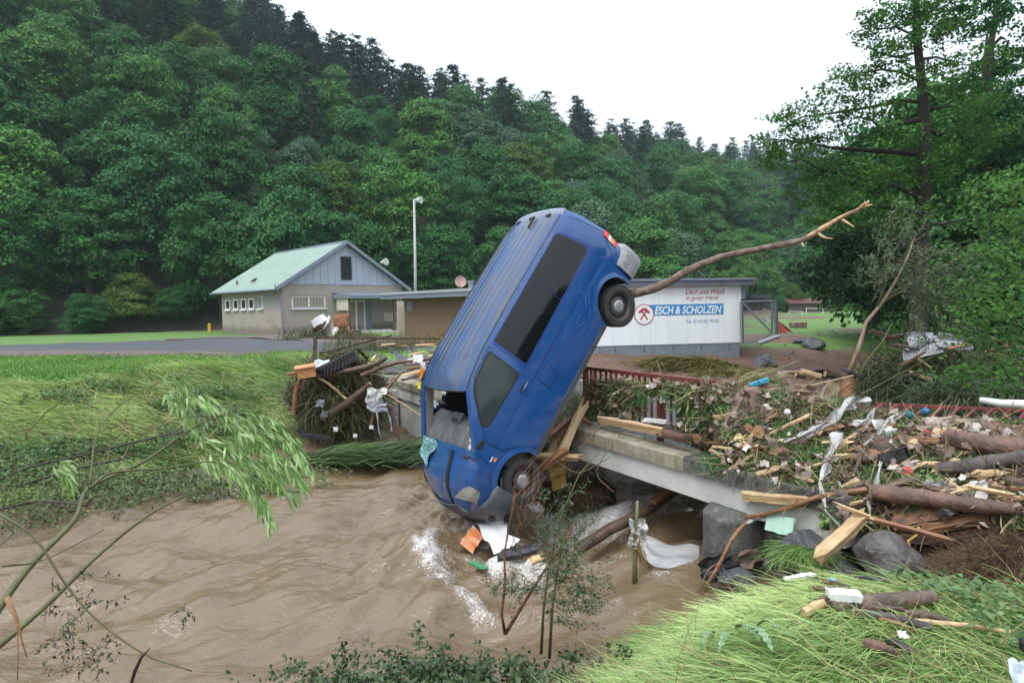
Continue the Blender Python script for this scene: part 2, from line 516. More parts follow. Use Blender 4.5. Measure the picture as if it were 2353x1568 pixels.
for sgn in (1, -1):
    door = patch('front_door', [(-1.27, .34), (-.50, .34), (-.43, .62), (-.20, .90), (-.17, 1.20), (-.70, 1.70), (-.86, 1.79), (-1.33, 1.84)] if sgn > 0 else [(-1.27, .34), (-.50, .34), (-.43, .62), (-.20, .90), (-.17, 1.20), (-1.27, 1.24)], [.05, .05, .1, .1, .03, .1, .1, .05] if sgn > 0 else .04, m_blue, off=.005, sgn=sgn, nr=24)
    ribbon('panel_gap', [(-1.275, .34), (-1.275, 1.0), (-1.335, 1.845), (-.86, 1.80), (-.69, 1.71), (-.165, 1.205), (-.19, .90), (-.43, .61), (-.49, .335), (-1.275, .335)], .007, m_gap, sgn=sgn, off=.003, parent=van)
    if sgn > 0: patch('window_seal', [(-1.26, 1.245), (-.36, 1.26), (-.30, 1.36), (-.66, 1.71), (-.80, 1.775), (-1.29, 1.82)], [.05, .06, .06, .08, .08, .05], m_rub, off=.0075, sgn=sgn, parent=door, nr=6)
    if sgn > 0: patch('window_pane', [(-1.235, 1.27), (-.40, 1.28), (-.335, 1.36), (-.67, 1.68), (-.80, 1.75), (-1.265, 1.79)], [.05, .06, .06, .08, .08, .05], m_glass2, off=.010, sgn=sgn, parent=door, nr=6)
    patch('window_frame_recess', [(-3.62, 1.235), (-1.38, 1.215), (-1.40, 1.83), (-3.52, 1.85)], [.14, .04, .03, .12], M('blue paint of the window surround', (.009, .038, .22), rough=.3, coat=.3), off=.0035, sgn=sgn, nr=6)
    patch('side_window', [(-3.55, 1.285), (-2.565, 1.265), (-2.585, 1.835), (-3.47, 1.845)], [.10, .01, .01, .09], m_glass, off=.008, sgn=sgn, nr=6)
    patch('side_window', [(-2.555, 1.265), (-1.43, 1.245), (-1.445, 1.82), (-2.575, 1.835)], [.01, .04, .03, .01], m_glass, off=.008, sgn=sgn, nr=6)
    patch('fuel_flap' if sgn > 0 else 'side_moulding', [(-1.62, .70), (-1.36, .70), (-1.36, .95), (-1.62, .95)], .025, m_blue, off=.006, sgn=sgn, nr=3)
    if sgn > 0: ribbon('flap_gap', [(-1.63, .69), (-1.35, .69), (-1.35, .96), (-1.63, .96), (-1.63, .69)], .006, m_gap, off=.004)
    patch('sill_trim', [(-2.72, .30), (-.47, .30), (-.47, .385), (-2.72, .385)], .02, m_grey, off=.018, sgn=sgn, nr=3, depth=.05)
    ribbon('crease_shade', [(-2.74, 1.03), (-.2, 1.01)], .012, M('crease shade line', (.006, .03, .19), rough=.4), off=.004, sgn=sgn)  # darker blue ribbon paints the shade along the body crease
    ribbon('panel_gap', [(-3.88, 1.80), (-3.93, 1.2), (-3.85, 1.06), (-3.72, .80)], .008, m_gap, sgn=sgn, off=.003)
    ribbon('panel_gap', [(.02, 1.235), (.08, .92), (.30, .78)], .008, m_gap, sgn=sgn, off=.003)
    patch('side_marker', [(-.06, .905), (.0, .905), (.0, .935), (-.06, .935)], .012, m_amber, off=.008, sgn=sgn, nr=2)
    if sgn > 0: patch('badge', [(-.05, .965), (.03, .965), (.03, .98), (-.05, .98)], .003, m_white, off=.006, sgn=sgn, nr=2)
    # door handle
    h = MB()
    h.tube([vp(-1.22, 1.10, sgn, .01), vp(-1.20, 1.10, sgn, .045), vp(-1.07, 1.10, sgn, .05), vp(-1.04, 1.10, sgn, .01)], [.012, .016, .016, .012], n=8)
    h.obj('door_handle', m_blue, door, smooth=True)
    h = MB(); h.box(vp(-1.13, 1.10, sgn, .008), (.16, .004, .045)); h.obj('handle_recess', m_under, door, bevel=.001)
    # lamps: rear
    for nm, z0, z1, mt in (('tail_lamp', 1.06, 1.17, m_red), ('tail_lamp', 1.00, 1.06, m_white), ('tail_lamp', .93, 1.0, m_amber), ('tail_lamp', .85, .93, m_red)):
        patch(nm, [(-4.0, z0), (-3.895 + (z0 - 1) * .05, z0), (-3.895 + (z1 - 1) * .05, z1), (-4.0, z1)], .002, mt, off=.012, sgn=sgn, nr=3)
    # mirror stub, torn off
    q = MB(); q.box(vp(-.10, 1.24, sgn, .015), (.13, .03, .07), jit=.01); q.obj('mirror_bracket', m_under, door, bevel=.008)
# bumpers
def plan_front(a, inset=0):
    """front bumper line in plan, a = -1..1"""
    s = abs(a)
    th = s * 1.65
    x = .30 + (.545 - inset) * math.cos(min(th, PI / 2)) ** .8 if th < PI / 2 else .30 - (th - PI / 2) * .6
    y = (.97 - inset) * math.sin(min(th, PI / 2)) ** .85
    return x, math.copysign(y, a)
bp = MB()
A = np.linspace(-1, 1, 61)
PR = [(.26, .10), (.27, .035), (.34, .005), (.46, 0), (.56, .002), (.62, .012), (.66, .03), (.67, .07)]
P = []
for a in A:
    low = .30 + .04 * (1 - abs(a))
    row = []
    for z, ins in PR:
        x, y = plan_front(a, ins)
        if abs(a) > .86 and z > .5: z = z + .02
        row.append(Vector((x, y, z)))
    P.append(row)
bp.grid(P)
bo = bp.obj('front_bumper', m_grey, van, smooth=True, angle=60)
for s in (1, -1):
    q = MB()
    x, y = plan_front(.55 * s)
    q.lathe([(.0, 0), (.045, 0), (.05, .01), (.052, .018)], n=16, M=Matrix.Translation((x + .0, y, .40)) @ Matrix.Rotation(math.radians(35 * s), 4, 'Z') @ Matrix.Rotation(PI / 2, 4, 'Y'))
    q.obj('fog_lamp', m_glass, bo, smooth=True)
q = MB()
q.grid([[Vector((plan_front(a, -.006)[0], plan_front(a, -.006)[1], z)) for a in np.linspace(-.42, .42, 20)] for z in (.35, .45)], flip=True)
q.obj('air_intake', m_under, bo)
q = MB()
for z in (.70, .745, .79):
    q = MB(); q.tube([Vector((.845 - (z - .66) * .25 - .10 * (a / .5) ** 2, a, z)) for a in np.linspace(-.46, .46, 13)], .013, n=6)
    q.obj('grille_bar', m_grey, van, smooth=True)
# headlights: lens wrapped on the nose skin
from mathutils.bvhtree import BVHTree
_bt = BVHTree.FromPolygons([v.co for v in body_o.data.vertices], [tuple(p.vertices) for p in body_o.data.polygons])
_inv = VAN_M.inverted(); _eye = _inv @ CAM
def skin(u, v, off=.01):
    d = (_inv.to_3x3() @ ray(u, v)).normalized(); hit = _bt.ray_cast(_eye, d)
    return None if hit[0] is None else hit[0] - d * off
def wrap(name, quad, mat, off=.012, n=10, bulge=0, both=True):
    a, b, c, d = [Vector(p) for p in quad]; P = []
    for i in range(n + 1):
        row = []
        for j in range(n + 1):
            p = a.lerp(b, i / n).lerp(d.lerp(c, i / n), j / n)
            p = p + Vector((0, bulge * math.sin(PI * i / n) * (j / n - .5) * 2))
            row.append(skin(p.x, p.y, off))
        P.append(row)
    ok = [x for r_ in P for x in r_ if x is not None]
    P = [[x if x is not None else ok[0] for x in r_] for r_ in P]
    for s in ((1, -1) if both else (1,)):
        q = MB(); q.grid([[Vector((p.x, p.y * s, p.z)) for p in r_] for r_ in P], flip=s < 0); q.obj(name, mat, van, smooth=True)
wrap('headlight', [(1044, 1141), (1078, 1116), (1103, 1128), (1094, 1156)], m_lamp, off=.014, bulge=5)
# rear bumper: deep pale plastic wrapped round the tail
rb = MB(); P = []
for a in np.linspace(-1, 1, 41):
    s = abs(a); th = s * 2.1
    c, sn = math.cos(min(th, PI / 2)), math.sin(min(th, PI / 2))
    def pt(ins, z):
        x = -3.86 - (.31 - ins) * c ** .5 if th < PI / 2 else -3.86 + (th - PI / 2) * .40
        return Vector((x, math.copysign((.985 - ins) * sn ** .7, a), z))
    P.append([pt(.10, .31), pt(.02, .32), pt(0, .40), pt(0, .62), pt(.012, .70), pt(.06, .73), pt(.09, .76), pt(.12, .80)])
rb.grid(P, flip=True)
rb.obj('rear_bumper', m_lgrey, van, smooth=True, angle=60)
# wipers' black cowl and the two black strips lying on the bonnet
for y0, y1 in ((.40, .33), (-.62, -.50)):
    q = MB()
    P = [[], [], []]
    for x in np.linspace(.10, .76, 14):
        t0 = lerp(y0, y1, (x - .1) / .66)
        zt = interp(x, TOPS); yg = side_y(x, zt)
        crown = .10 * min(1, max(0, (.81 - x) / .3))
        for k, dy in enumerate((-.035, 0, .035)):
            t = (t0 + dy) / yg
            P[k].append(Vector((x + .03 * (1 - t * t), t0 + dy, zt + crown * (1 - t * t) + .020 + (.006 if k == 1 else 0))))
    q.grid(P, flip=True); q.obj('bonnet_strip', m_rub, van)
# A pillars, windscreen surround
for s in (1, -1):
    q = MB()
    P = []
    for i in range(11):
        t = i / 10
        x = lerp(-.65, .03, t); z = interp(x, TOPS)
        y = side_y(x, z)
        P.append([Vector((x, s * y, z)), Vector((x + .03, s * (y - .03), z + .012)), Vector((x + .03, s * (y - .075), z + .005)), Vector((x + .0, s * (y - .09), z - .035))])
    q.grid(P, flip=s > 0)
    po = q.obj('windscreen_pillar', m_blue, van, smooth=True)
    q = MB()
    q.grid([[Vector((x - .02, s * (side_y(x, interp(x, TOPS)) - .09), interp(x, TOPS) - .03)), Vector((x - .14, s * (side_y(x, interp(x, TOPS)) - .06), interp(x, TOPS) - .13))] for x in np.linspace(-.65, .03, 9)])
    q.obj('pillar_trim', m_trim, po)
q = MB()
q.tube([r for r in [Vector((p.x + .004, p.y, p.z - .008)) for p in roof_row(-.65)][8:-8:4]], .012, n=6)
q.obj('windscreen_seal', m_rub, van)
# cabin seen through the missing windscreen
q = MB()
P = []
for x, z in ((.10, 1.20), (-.04, 1.235), (-.20, 1.26), (-.36, 1.265), (-.48, 1.22), (-.53, 1.08), (-.48, .75)):
    P.append([Vector((x + .10 * (1 - (t) ** 2) * (1 if x > -.2 else .3), .82 * t, z + (.02 * math.exp(-((t - .5) / .22) ** 2) if x < -.1 else 0))) for t in np.linspace(1, -1, 25)])
q.grid(P, flip=True)
da = q.obj('dashboard', m_dash, van, smooth=True)
q = MB(); q.box((-.38, -.02, 1.285), (.16, .30, .03)); q.box((-.33, -.02, 1.302), (.05, .24, .006), m=1)
q.obj('air_vent', [m_dash, m_under], da, bevel=.006)
q = MB(); q.tube([Vector((.12 + .09 * (1 - t * t), .80 * t, 1.223)) for t in np.linspace(1, -1, 20)], .012, n=5)
q.obj('defroster_slot', m_under, da)
q = MB()
q.lathe([(.19 + .014 * math.cos(a), .014 * math.sin(a)) for a in np.linspace(0, 2 * PI, 9)[:-1]], n=28, M=Matrix.Translation((-.56, .42, 1.13)) @ Matrix.Rotation(math.radians(-62), 4, 'Y'), close=True)
q.tube([(-.56, .24, 1.13), (-.50, .42, 1.10), (-.56, .60, 1.13)], .02, n=6)
q.obj('steering_wheel', m_under, van, smooth=True)
for y0 in (.42, -.42):
    q = MB(); q.box((-1.15, y0, .98), (.16, .46, .68), M=Matrix.Rotation(math.radians(12), 3, 'Y')); q.box((-.9, y0, .66), (.5, .46, .16)); q.box((-1.24, y0, 1.44), (.1, .26, .18))
    q.obj('front_seat', M('dark seat cloth', (.02, .022, .028), rough=.9), van, bevel=.03)
q = MB()
q.box((-1.45, 0, 1.0), (.02, 1.6, 1.3)); q.box((-.9, 0, .48), (1.3, 1.66, .02))
q.obj('cabin_bulkhead', m_under, van)
for s in (1, -1):
    q = MB(); q.grid([[Vector((x, s * (side_y(x, z) - .04), z)) for x in np.linspace(-1.3, -.05, 8)] for z in np.linspace(.5, 1.22, 5)])
    q.obj('inner_door_panel', m_under, van)
q = MB(); q.box((-.42, .02, 1.66), (.04, .22, .07)); q.obj('inside_mirror', m_under, van, bevel=.01)
# shattered windscreen remnant folded over the bonnet
def crackle(N, L, src, cur, mix, b):
    v = N.new('ShaderNodeTexVoronoi'); v.feature = 'DISTANCE_TO_EDGE'; v.inputs['Scale'].default_value = 26
    L.new(src, v.inputs['Vector'])
    r = N.new('ShaderNodeMapRange'); r.inputs['From Max'].default_value = .07; r.inputs['To Min'].default_value = 1; r.inputs['To Max'].default_value = 0
    L.new(v.outputs['Distance'], r.inputs['Value'])
    return mix(cur, (.62, .74, .74), r.outputs[0])
m_crackle = M('crazed safety glass', (.035, .16, .19), rough=.12, var=(.06, .22, .24), scale=7, spec=.8, extra=crackle)
q = MB(); P = []
for i, x in enumerate(np.linspace(.04, .46, 9)):
    half = .24 * math.sin(PI * min(1, (.42 + i / 8 * .60))) + .02 * (i % 2)
    P.append([Vector((x + .03, -.36 + half * t + .04 * math.sin(i), interp(x, TOPS) + .112 + .02 * random.random() + .015 * math.sin(3 * t + i))) for t in np.linspace(1, -1, 9)])
q.grid(P, flip=True); q.obj('shattered_windscreen', m_crackle, van)
# white rag caught on the pillar
q = MB(); q.tube([Vector((-.12 + .03 * math.sin(i * 1.7) + i * .025, .80 + .02 * math.sin(i), 1.36 - .018 * i)) for i in range(9)], [.014, .03, .02, .03, .024, .032, .018, .028, .012], n=6, jit=.3, flat=.5)
rag = q.obj('torn_rag', m_white, None, smooth=True); rag.matrix_world = VAN_M
tag(rag, 'thin torn white rag caught on the windscreen pillar of the blue van', 'rag')
# scratches: pale lines where paint is gone
m_scr = M('scratch down to the primer', (.13, .24, .46), rough=.5)
for a, b in (((-2.55, .72), (-2.38, .80)), ((-2.6, .86), (-2.42, .84)), ((-2.48, .66), (-2.30, .70)), ((-2.95, .90), (-2.80, .80)), ((-2.87, .93), (-2.74, .82)), ((-2.78, .74), (-2.66, .70)), ((-2.2, .92), (-2.08, .90)), ((.14, .70), (.24, .60))):
    ribbon('scratch', [a, b], .007, m_scr, off=.003)
# wheels
def wheel(x, y, z, sgn):
    w = empty('wheel', (x, y, z)); w.parent = van
    Mx = Matrix.Rotation(-PI / 2 * sgn, 4, 'X')      # local z points outwards
    R, Wd = .335, .205
    t = MB()
    prof = [(.215, -.075), (.235, -.095), (.29, -.1), (.32, -.093), (.334, -.07), (.336, -.045), (.328, -.04), (.328, -.035), (.337, -.03), (.338, -.004), (.329, -.002), (.329, .002), (.338, .004), (.337, .03), (.328, .035), (.328, .04), (.336, .045), (.334, .07), (.32, .093), (.29, .1), (.235, .095), (.215, .075)]
    t.lathe(prof, n=72, M=Mx, close=True)
    for k in range(64):
        a = 2 * PI * k / 64
        for s in (-1, 1):
            t.box(Mx @ Vector((.331 * math.cos(a), .331 * math.sin(a), s * .082)), (.014, .012, .03), M=(Mx @ Matrix.Rotation(a, 4, 'Z')).to_3x3())
    t.obj('tyre', m_tyre, w, smooth=True, angle=35)
    r = MB()
    r.lathe([(.215, .078), (.222, .086), (.212, .082), (.200, .055), (.190, .02), (.165, .025), (.150, .05), (.115, .062), (.09, .055), (.0, .055)], n=48, M=Mx)
    r.lathe([(.215, .078), (.20, -.06), (.215, -.08)], n=48, M=Mx)
    rim = r.obj('rim', m_rim, w, smooth=True, angle=40)
    for k in range(18):
        h = MB(); a = 2 * PI * k / 18
        h.lathe([(0, .006), (.0165, .006), (.0185, -.004)], n=10, M=Mx @ Matrix.Translation((.160 * math.cos(a), .160 * math.sin(a), .040)))
        h.obj('rim_hole', m_gap, rim)
    c = MB(); c.lathe([(.098, .055), (.100, .066), (.088, .076), (.045, .08), (.042, .073), (.03, .073), (.028, .082), (0, .083)], n=32, M=Mx)
    for k in range(5):
        a = 2 * PI * k / 5 + .3
        c.lathe([(0, .088), (.009, .087), (.011, .07)], n=8, M=Mx @ Matrix.Translation((.064 * math.cos(a), .064 * math.sin(a), 0)))
    c.obj('hub_cap', m_cap, w, smooth=True, angle=40)
    return w
w1 = wheel(.0, .845, .31, 1); w1.rotation_euler = (0, .4, math.radians(4))
w2 = wheel(-3.16, .845, .27, 1); w2.rotation_euler = (0, 1.1, 0)
w3 = wheel(.0, -.845, .31, -1)
w4 = wheel(-3.16, -.845, .27, -1)
for xc in (0, -3.17):
    for s in (1, -1):
        q = MB()
        q.grid([[Vector((xc + .425 * math.cos(a), s * y, .36 + .425 * math.sin(a))) for a in np.linspace(-.15, PI + .15, 20)] for y in (.60, .935)])
        q.add([Vector((xc + .43 * math.cos(a), s * .60, .36 + .43 * math.sin(a))) for a in np.linspace(-.15, PI + .15, 20)], [tuple(range(20))])
        q.obj('wheel_housing', m_under, van)
q = MB()
q.tube([(-3.16, -.8, .30), (-3.16, .8, .30)], .05, n=8); q.tube([(0, -.8, .28), (0, .8, .28)], .045, n=8)
q.box((-1.7, 0, .31), (1.4, 1.0, .1)); q.tube([(-1, .3, .25), (-2.3, .35, .25), (-3.6, .5, .28)], .035, n=8)
q.obj('underbody_gear', m_under, van, bevel=.01)
# ------------------------------------------------------------------ terrain
NEAR_EDGE = [(-40, -9), (-9, 1.2), (-3.2, 3.2), (-.9, 4.1), (.2, 4.85), (.7, 5.45), (1.25, 5.95), (2.05, 6.75), (2.65, 7.8), (5.0, 11.2), (12.2, 19.4), (25, 25.5), (70, 33)]
FAR_EDGE = [(-60, 6), (-20, 9.6), (-10, 10.4), (-7.6, 11.2), (-6.6, 13.2), (-4.9, 15.8), (-3.9, 17.4), (-1.6, 19.8), (3.0, 22.0), (11.6, 25.2), (25, 31), (70, 40)]
FOOT = [(-160, 38), (-60, 52), (-36, 60), (-15, 70), (6, 80), (34, 104), (60, 125), (110, 150), (240, 175)]
def seg_dist(X, Y, pts):
    """distance to a polyline and which side (positive = left of its direction)"""
    best = np.full(X.shape, 1e9); side = np.zeros(X.shape)
    for (x0, y0), (x1, y1) in zip(pts, pts[1:]):
        dx, dy = x1 - x0, y1 - y0
        t = np.clip(((X - x0) * dx + (Y - y0) * dy) / (dx * dx + dy * dy), 0, 1)
        d = np.hypot(X - x0 - t * dx, Y - y0 - t * dy)
        sd = np.sign(dx * (Y - y0) - dy * (X - x0))
        m = d < best
        best = np.where(m, d, best); side = np.where(m, sd, side)
    return best, side
def wob(X, Y, s, seed=0):
    """smooth cheap noise in -1..1"""
    r = np.random.default_rng(seed)
    v = 0
    for k in range(5):
        a = r.uniform(0, 2 * PI); f = s * r.uniform(.6, 1.7); p = r.uniform(0, 6.28)
        v = v + np.sin((X * math.cos(a) + Y * math.sin(a)) * f + p + .8 * np.sin((X * math.sin(a) - Y * math.cos(a)) * f * .7 + p))
    return v / 3.2
def terrain(X, Y):
    X = np.asarray(X, float); Y = np.asarray(Y, float)
    dn, sn = seg_dist(X, Y, NEAR_EDGE)       # right of the line = near bank
    df, sf = seg_dist(X, Y, FAR_EDGE)
    near = np.where(sn < 0, dn, -dn); far = np.where(sf > 0, df, -df)
    dl = np.clip(Y - 17, 0, 50)
    # near bank
    drop = 1 - .66 * sstep(4.35, 5.5, Y + .10 * X) * (1 - sstep(5.5, 8, X)) * sstep(1.5, 2.5, X)
    zn = (1.34 * sstep(-.15, 2.1, near) * drop + .05 * wob(X, Y, 1.5, 1) + .18 * sstep(3, 6, near) - .0 * X)
    zn = zn * (1 - .6 * sstep(5.5, 7.5, X) * sstep(8, 10, Y) * (1 - sstep(16, 22, Y)))
    # far bank: grass slope on the left, low earth bank behind the bridge
    k = sstep(-3, 2, X)
    zl = 1.62 * sstep(-.3, 7.0, far) + .05 * wob(X, Y, 1.2, 2) + .10 * wob(X, Y, .5, 3) * (1 - sstep(5, 8, far))
    zr = .98 * sstep(-.3, 6.8, far) + .16 * sstep(4, 10, far) + (.10 * wob(X, Y, 1.7, 4) + .05 * wob(X, Y, 4.1, 5)) * sstep(0, 1.5, far) * (1 - sstep(8, 14, far)) + .0 * X
    zr = zr + .45 * sstep(12, 40, far)
    zf = zl * (1 - k) + zr * k
    z = np.where(near > -.5, zn, np.where(far > -.5, zf, -.6))
    z = np.where((near <= 0) & (far <= 0), -.6 + .6 * np.maximum(sstep(-1.2, 0, near), sstep(-1.2, 0, far)) - .05, z)
    # the hill
    dh, sh = seg_dist(X, Y, FOOT)
    h = np.where(sh > 0, dh, 0)
    hr = 98 - 36 * sstep(-88, -22, X)
    z = z + hr * (1 - np.exp(-h / 85)) + 2.5 * wob(X, Y, .035, 8) * sstep(5, 60, h)
    # right-hand wooded rise
    z = z + 4.0 * sstep(16, 40, X - .25 * Y) * sstep(8, 24, near) * (Y < 45)
    return z
def tz(x, y): return float(terrain(np.array([x]), np.array([y]))[0])
gx = np.unique(np.round(np.concatenate([np.linspace(-400, -60, 35), np.arange(-60, -24, 1.2), np.arange(-24, 26, .25), np.arange(26, 60, 1.2), np.linspace(60, 420, 40)]), 3))
gy = np.unique(np.round(np.concatenate([np.linspace(-120, -10, 12), np.arange(-10, 1, 1), np.arange(1, 34, .25), np.arange(34, 80, 1.1), np.linspace(80, 600, 60)]), 3))
GX, GY = np.meshgrid(gx, gy)
GZ = terrain(GX, GY)
nx, ny = len(gx), len(gy)
idx = np.arange(nx * ny).reshape(ny, nx)
quads = np.stack([idx[:-1, :-1], idx[:-1, 1:], idx[1:, 1:], idx[1:, :-1]], -1).reshape(-1, 4)
# zones: 0 lawn, 1 earth, via vertex attributes
dn, sn = seg_dist(GX, GY, NEAR_EDGE); df, sf = seg_dist(GX, GY, FAR_EDGE)
nearD = np.where(sn < 0, dn, -dn); farD = np.where(sf > 0, df, -df)
earth = np.where(nearD > -.3, 1.0, 0.0)
soil = sstep(-4.5, 0, GX) * (1 - sstep(31, 37, GY + .15 * wob(GX, GY, .5, 3) * 6 + .1 * GX)) * (GY > 14)
earth = np.maximum(earth, soil)
earth = np.maximum(earth, 1 - sstep(0, 5.2, farD + .8 * wob(GX, GY, 1.1, 14)) if True else 0)
dh, sh = seg_dist(GX, GY, FOOT)
hd = np.where(sh > 0, dh, -dh)
earth = np.maximum(earth, 2 * sstep(-3, 1, hd + 2 * wob(GX, GY, .4, 9)))  # hill floor: dark green brown, the shade under the trees included in its colour
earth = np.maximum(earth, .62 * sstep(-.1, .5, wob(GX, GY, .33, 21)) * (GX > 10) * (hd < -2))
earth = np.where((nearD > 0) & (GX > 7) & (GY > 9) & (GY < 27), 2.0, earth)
def ground_col(N, L, src, cur, mix, b):
    at = N.new('ShaderNodeAttribute'); at.attribute_name = 'tint'
    nz = N.new('ShaderNodeTexNoise'); nz.inputs['Scale'].default_value = 1.1; nz.inputs['Detail'].default_value = 10; nz.inputs['Roughness'].default_value = .7
    L.new(src, nz.inputs['Vector'])
    n2 = N.new('ShaderNodeTexNoise'); n2.inputs['Scale'].default_value = 9; n2.inputs['Detail'].default_value = 8
    L.new(src, n2.inputs['Vector'])
    r1 = N.new('ShaderNodeMapRange'); r1.inputs['From Min'].default_value = .35; r1.inputs['From Max'].default_value = .65
    L.new(nz.outputs['Fac'], r1.inputs['Value'])
    r2 = N.new('ShaderNodeMapRange'); r2.inputs['From Min'].default_value = .4; r2.inputs['From Max'].default_value = .62
    L.new(n2.outputs['Fac'], r2.inputs['Value'])
    soilc = mix(mix((.13, .062, .04), (.085, .052, .036), r1.outputs[0]), (.16, .095, .07), r2.outputs[0])
    ad = N.new('ShaderNodeMath'); ad.operation = 'MULTIPLY_ADD'; ad.inputs[1].default_value = .5; ad.inputs[2].default_value = -.25
    L.new(nz.outputs['Fac'], ad.inputs[0])
    a2 = N.new('ShaderNodeMath'); a2.operation = 'ADD'; L.new(at.outputs['Fac'], a2.inputs[0]); L.new(ad.outputs[0], a2.inputs[1])
    r3 = N.new('ShaderNodeMapRange'); r3.inputs['From Min'].default_value = .38; r3.inputs['From Max'].default_value = .58
    L.new(a2.outputs[0], r3.inputs['Value'])
    grass = mix(mix((.085, .19, .030), (.15, .26, .055), r1.outputs[0]), (.06, .12, .025), r2.outputs[0])
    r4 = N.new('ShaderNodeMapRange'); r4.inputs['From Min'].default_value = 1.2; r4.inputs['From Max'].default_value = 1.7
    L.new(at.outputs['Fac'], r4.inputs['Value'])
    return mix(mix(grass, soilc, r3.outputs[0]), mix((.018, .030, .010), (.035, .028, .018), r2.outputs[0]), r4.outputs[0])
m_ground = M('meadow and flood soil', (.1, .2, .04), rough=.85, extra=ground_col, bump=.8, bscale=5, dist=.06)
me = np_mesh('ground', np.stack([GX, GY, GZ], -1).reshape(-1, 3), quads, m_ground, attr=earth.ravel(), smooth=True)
tag(mesh_obj('ground', me, smooth=True), kind='structure')
GRID = (gx, gy)

# ------------------------------------------------------------------ flood water
wx = np.concatenate([np.arange(-16, -6, .08), np.arange(-6, 5, .05), np.arange(5, 16, .09)]); wy = np.concatenate([np.arange(2.8, 12, .05), np.arange(12, 14, .07), np.arange(14, 27, .12)])
WX, WY = np.meshgrid(wx, wy)
ARC = [(-.70, 9.7), (-.98, 9.4), (-1.22, 8.9), (-1.28, 8.5), (-1.13, 8.15), (-.95, 7.75), (-.72, 7.45), (-.5, 7.2), (-.2, 7.0), (.2, 6.95)]
def water_h(X, Y):
    # current runs from upper right (under the bridge) to lower left; waves stretched across it
    h = 0
    r = np.random.default_rng(5)
    U = X * .80 + Y * .60; V = -X * .60 + Y * .80
    Uw = U + .5 * np.sin(V * .9) + .3 * np.sin(X * 1.3 + 1)
    for k in range(44):
        a = r.normal(PI / 2 + .1, .50); f = 2 ** r.uniform(.6, 5.1); p = r.uniform(0, 6.28)
        amp = .165 / (f + 2.2)
        ph = f * (Uw * math.cos(a) + V * math.sin(a)) + p + 1.2 * np.sin(X * .7 + Y * .4 + k) + .9 * np.sin(U * 1.7 + k * 2.1)
        env = .55 + .45 * np.sin(X * .9 * math.cos(k) + Y * .8 * math.sin(k * 1.7) + k)
        h = h + amp * env * (np.sin(ph) if k % 2 else (1 - 2 * np.abs(np.sin(.5 * ph))))
    dv = np.hypot(X + .45, Y - 9.3)
    rough = 1.0 + 1.6 * np.exp(-((dv - .6) / 1.5) ** 2) + 1.8 * sstep(9.5, 13.5, Y) * sstep(-3.5, 0, X)
    h = h * rough
    # bow wave round the nose of the van
    px, py = X + .35, Y - 8.9
    rr = np.hypot(px, py * 1.25); an = np.arctan2(py, px)
    da, _ = seg_dist(X, Y, ARC)
    h = h + .07 * np.exp(-(da / .16) ** 2) - .04 * np.exp(-(((X + .35) / .6) ** 2 + ((Y - 8.3) / .7) ** 2))
    return h
WZ = water_h(WX, WY)
def foam_w(X, Y):
    px, py = X + .35, Y - 8.9
    rr = np.hypot(px, py * 1.25); an = np.arctan2(py, px)
    n = .5 + .4 * wob(X, Y, 9, 31) + .4 * wob(X, Y, 23, 32)
    da, _ = seg_dist(X, Y, ARC)
    arc = .85 * np.exp(-((da + .06 * wob(X, Y, 8, 33) + .03 * wob(X, Y, 19, 46)) / .22) ** 2) * (1 - .55 * sstep(-.7, .1, X)) + .5 * np.exp(-(((X + .85) / .33) ** 2 + ((Y - 8.3) / .65) ** 2)) * (.6 + .5 * wob(X, Y, 8, 44))
    tail = np.exp(-((Y - 7.35 + .55 * (X - .2)) / .28) ** 2) * sstep(-.4, .2, X) * (1 - sstep(1.0, 2.2, X)) * .4
    core = np.exp(-(((X - .10) / .55) ** 2 + ((Y - 8.2) / .36) ** 2)) * .9 + .6 * np.exp(-(((X + .45) / .25) ** 2 + ((Y - 8.6) / .2) ** 2))
    beyond = sstep(8.7, 10.6, Y + .2 * wob(X, Y, 2.1, 47)) * (1 - sstep(16.0, 19, Y)) * sstep(-1.0, .9, X) * (.9 + .4 * wob(X, Y, 1.6, 34))
    post = np.exp(-(((X - 1.75) / .35) ** 2 + ((Y - 7.5) / .18) ** 2)) * .6
    line = np.exp(-((Y - 8.0 - .15 * X + .1 * wob(X, Y, 3, 40)) / .14) ** 2) * sstep(.6, 1.0, X) * .45
    caps = .32 * sstep(.72, 1.25, wob(X, Y, 1.1, 35) * wob(X, Y, 3.3, 36) * 1.8)
    return np.clip((arc * .85 + core + beyond + post + line + caps + tail) * (.72 + .5 * n), 0, 1)
FO = foam_w(WX, WY)
WZ = WZ + FO * .03 * (wob(WX, WY, 14, 37) + wob(WX, WY, 31, 38))
ny_, nx_ = WX.shape
idx = np.arange(nx_ * ny_).reshape(ny_, nx_)
q_ = np.stack([idx[:-1, :-1], idx[:-1, 1:], idx[1:, 1:], idx[1:, :-1]], -1).reshape(-1, 4)
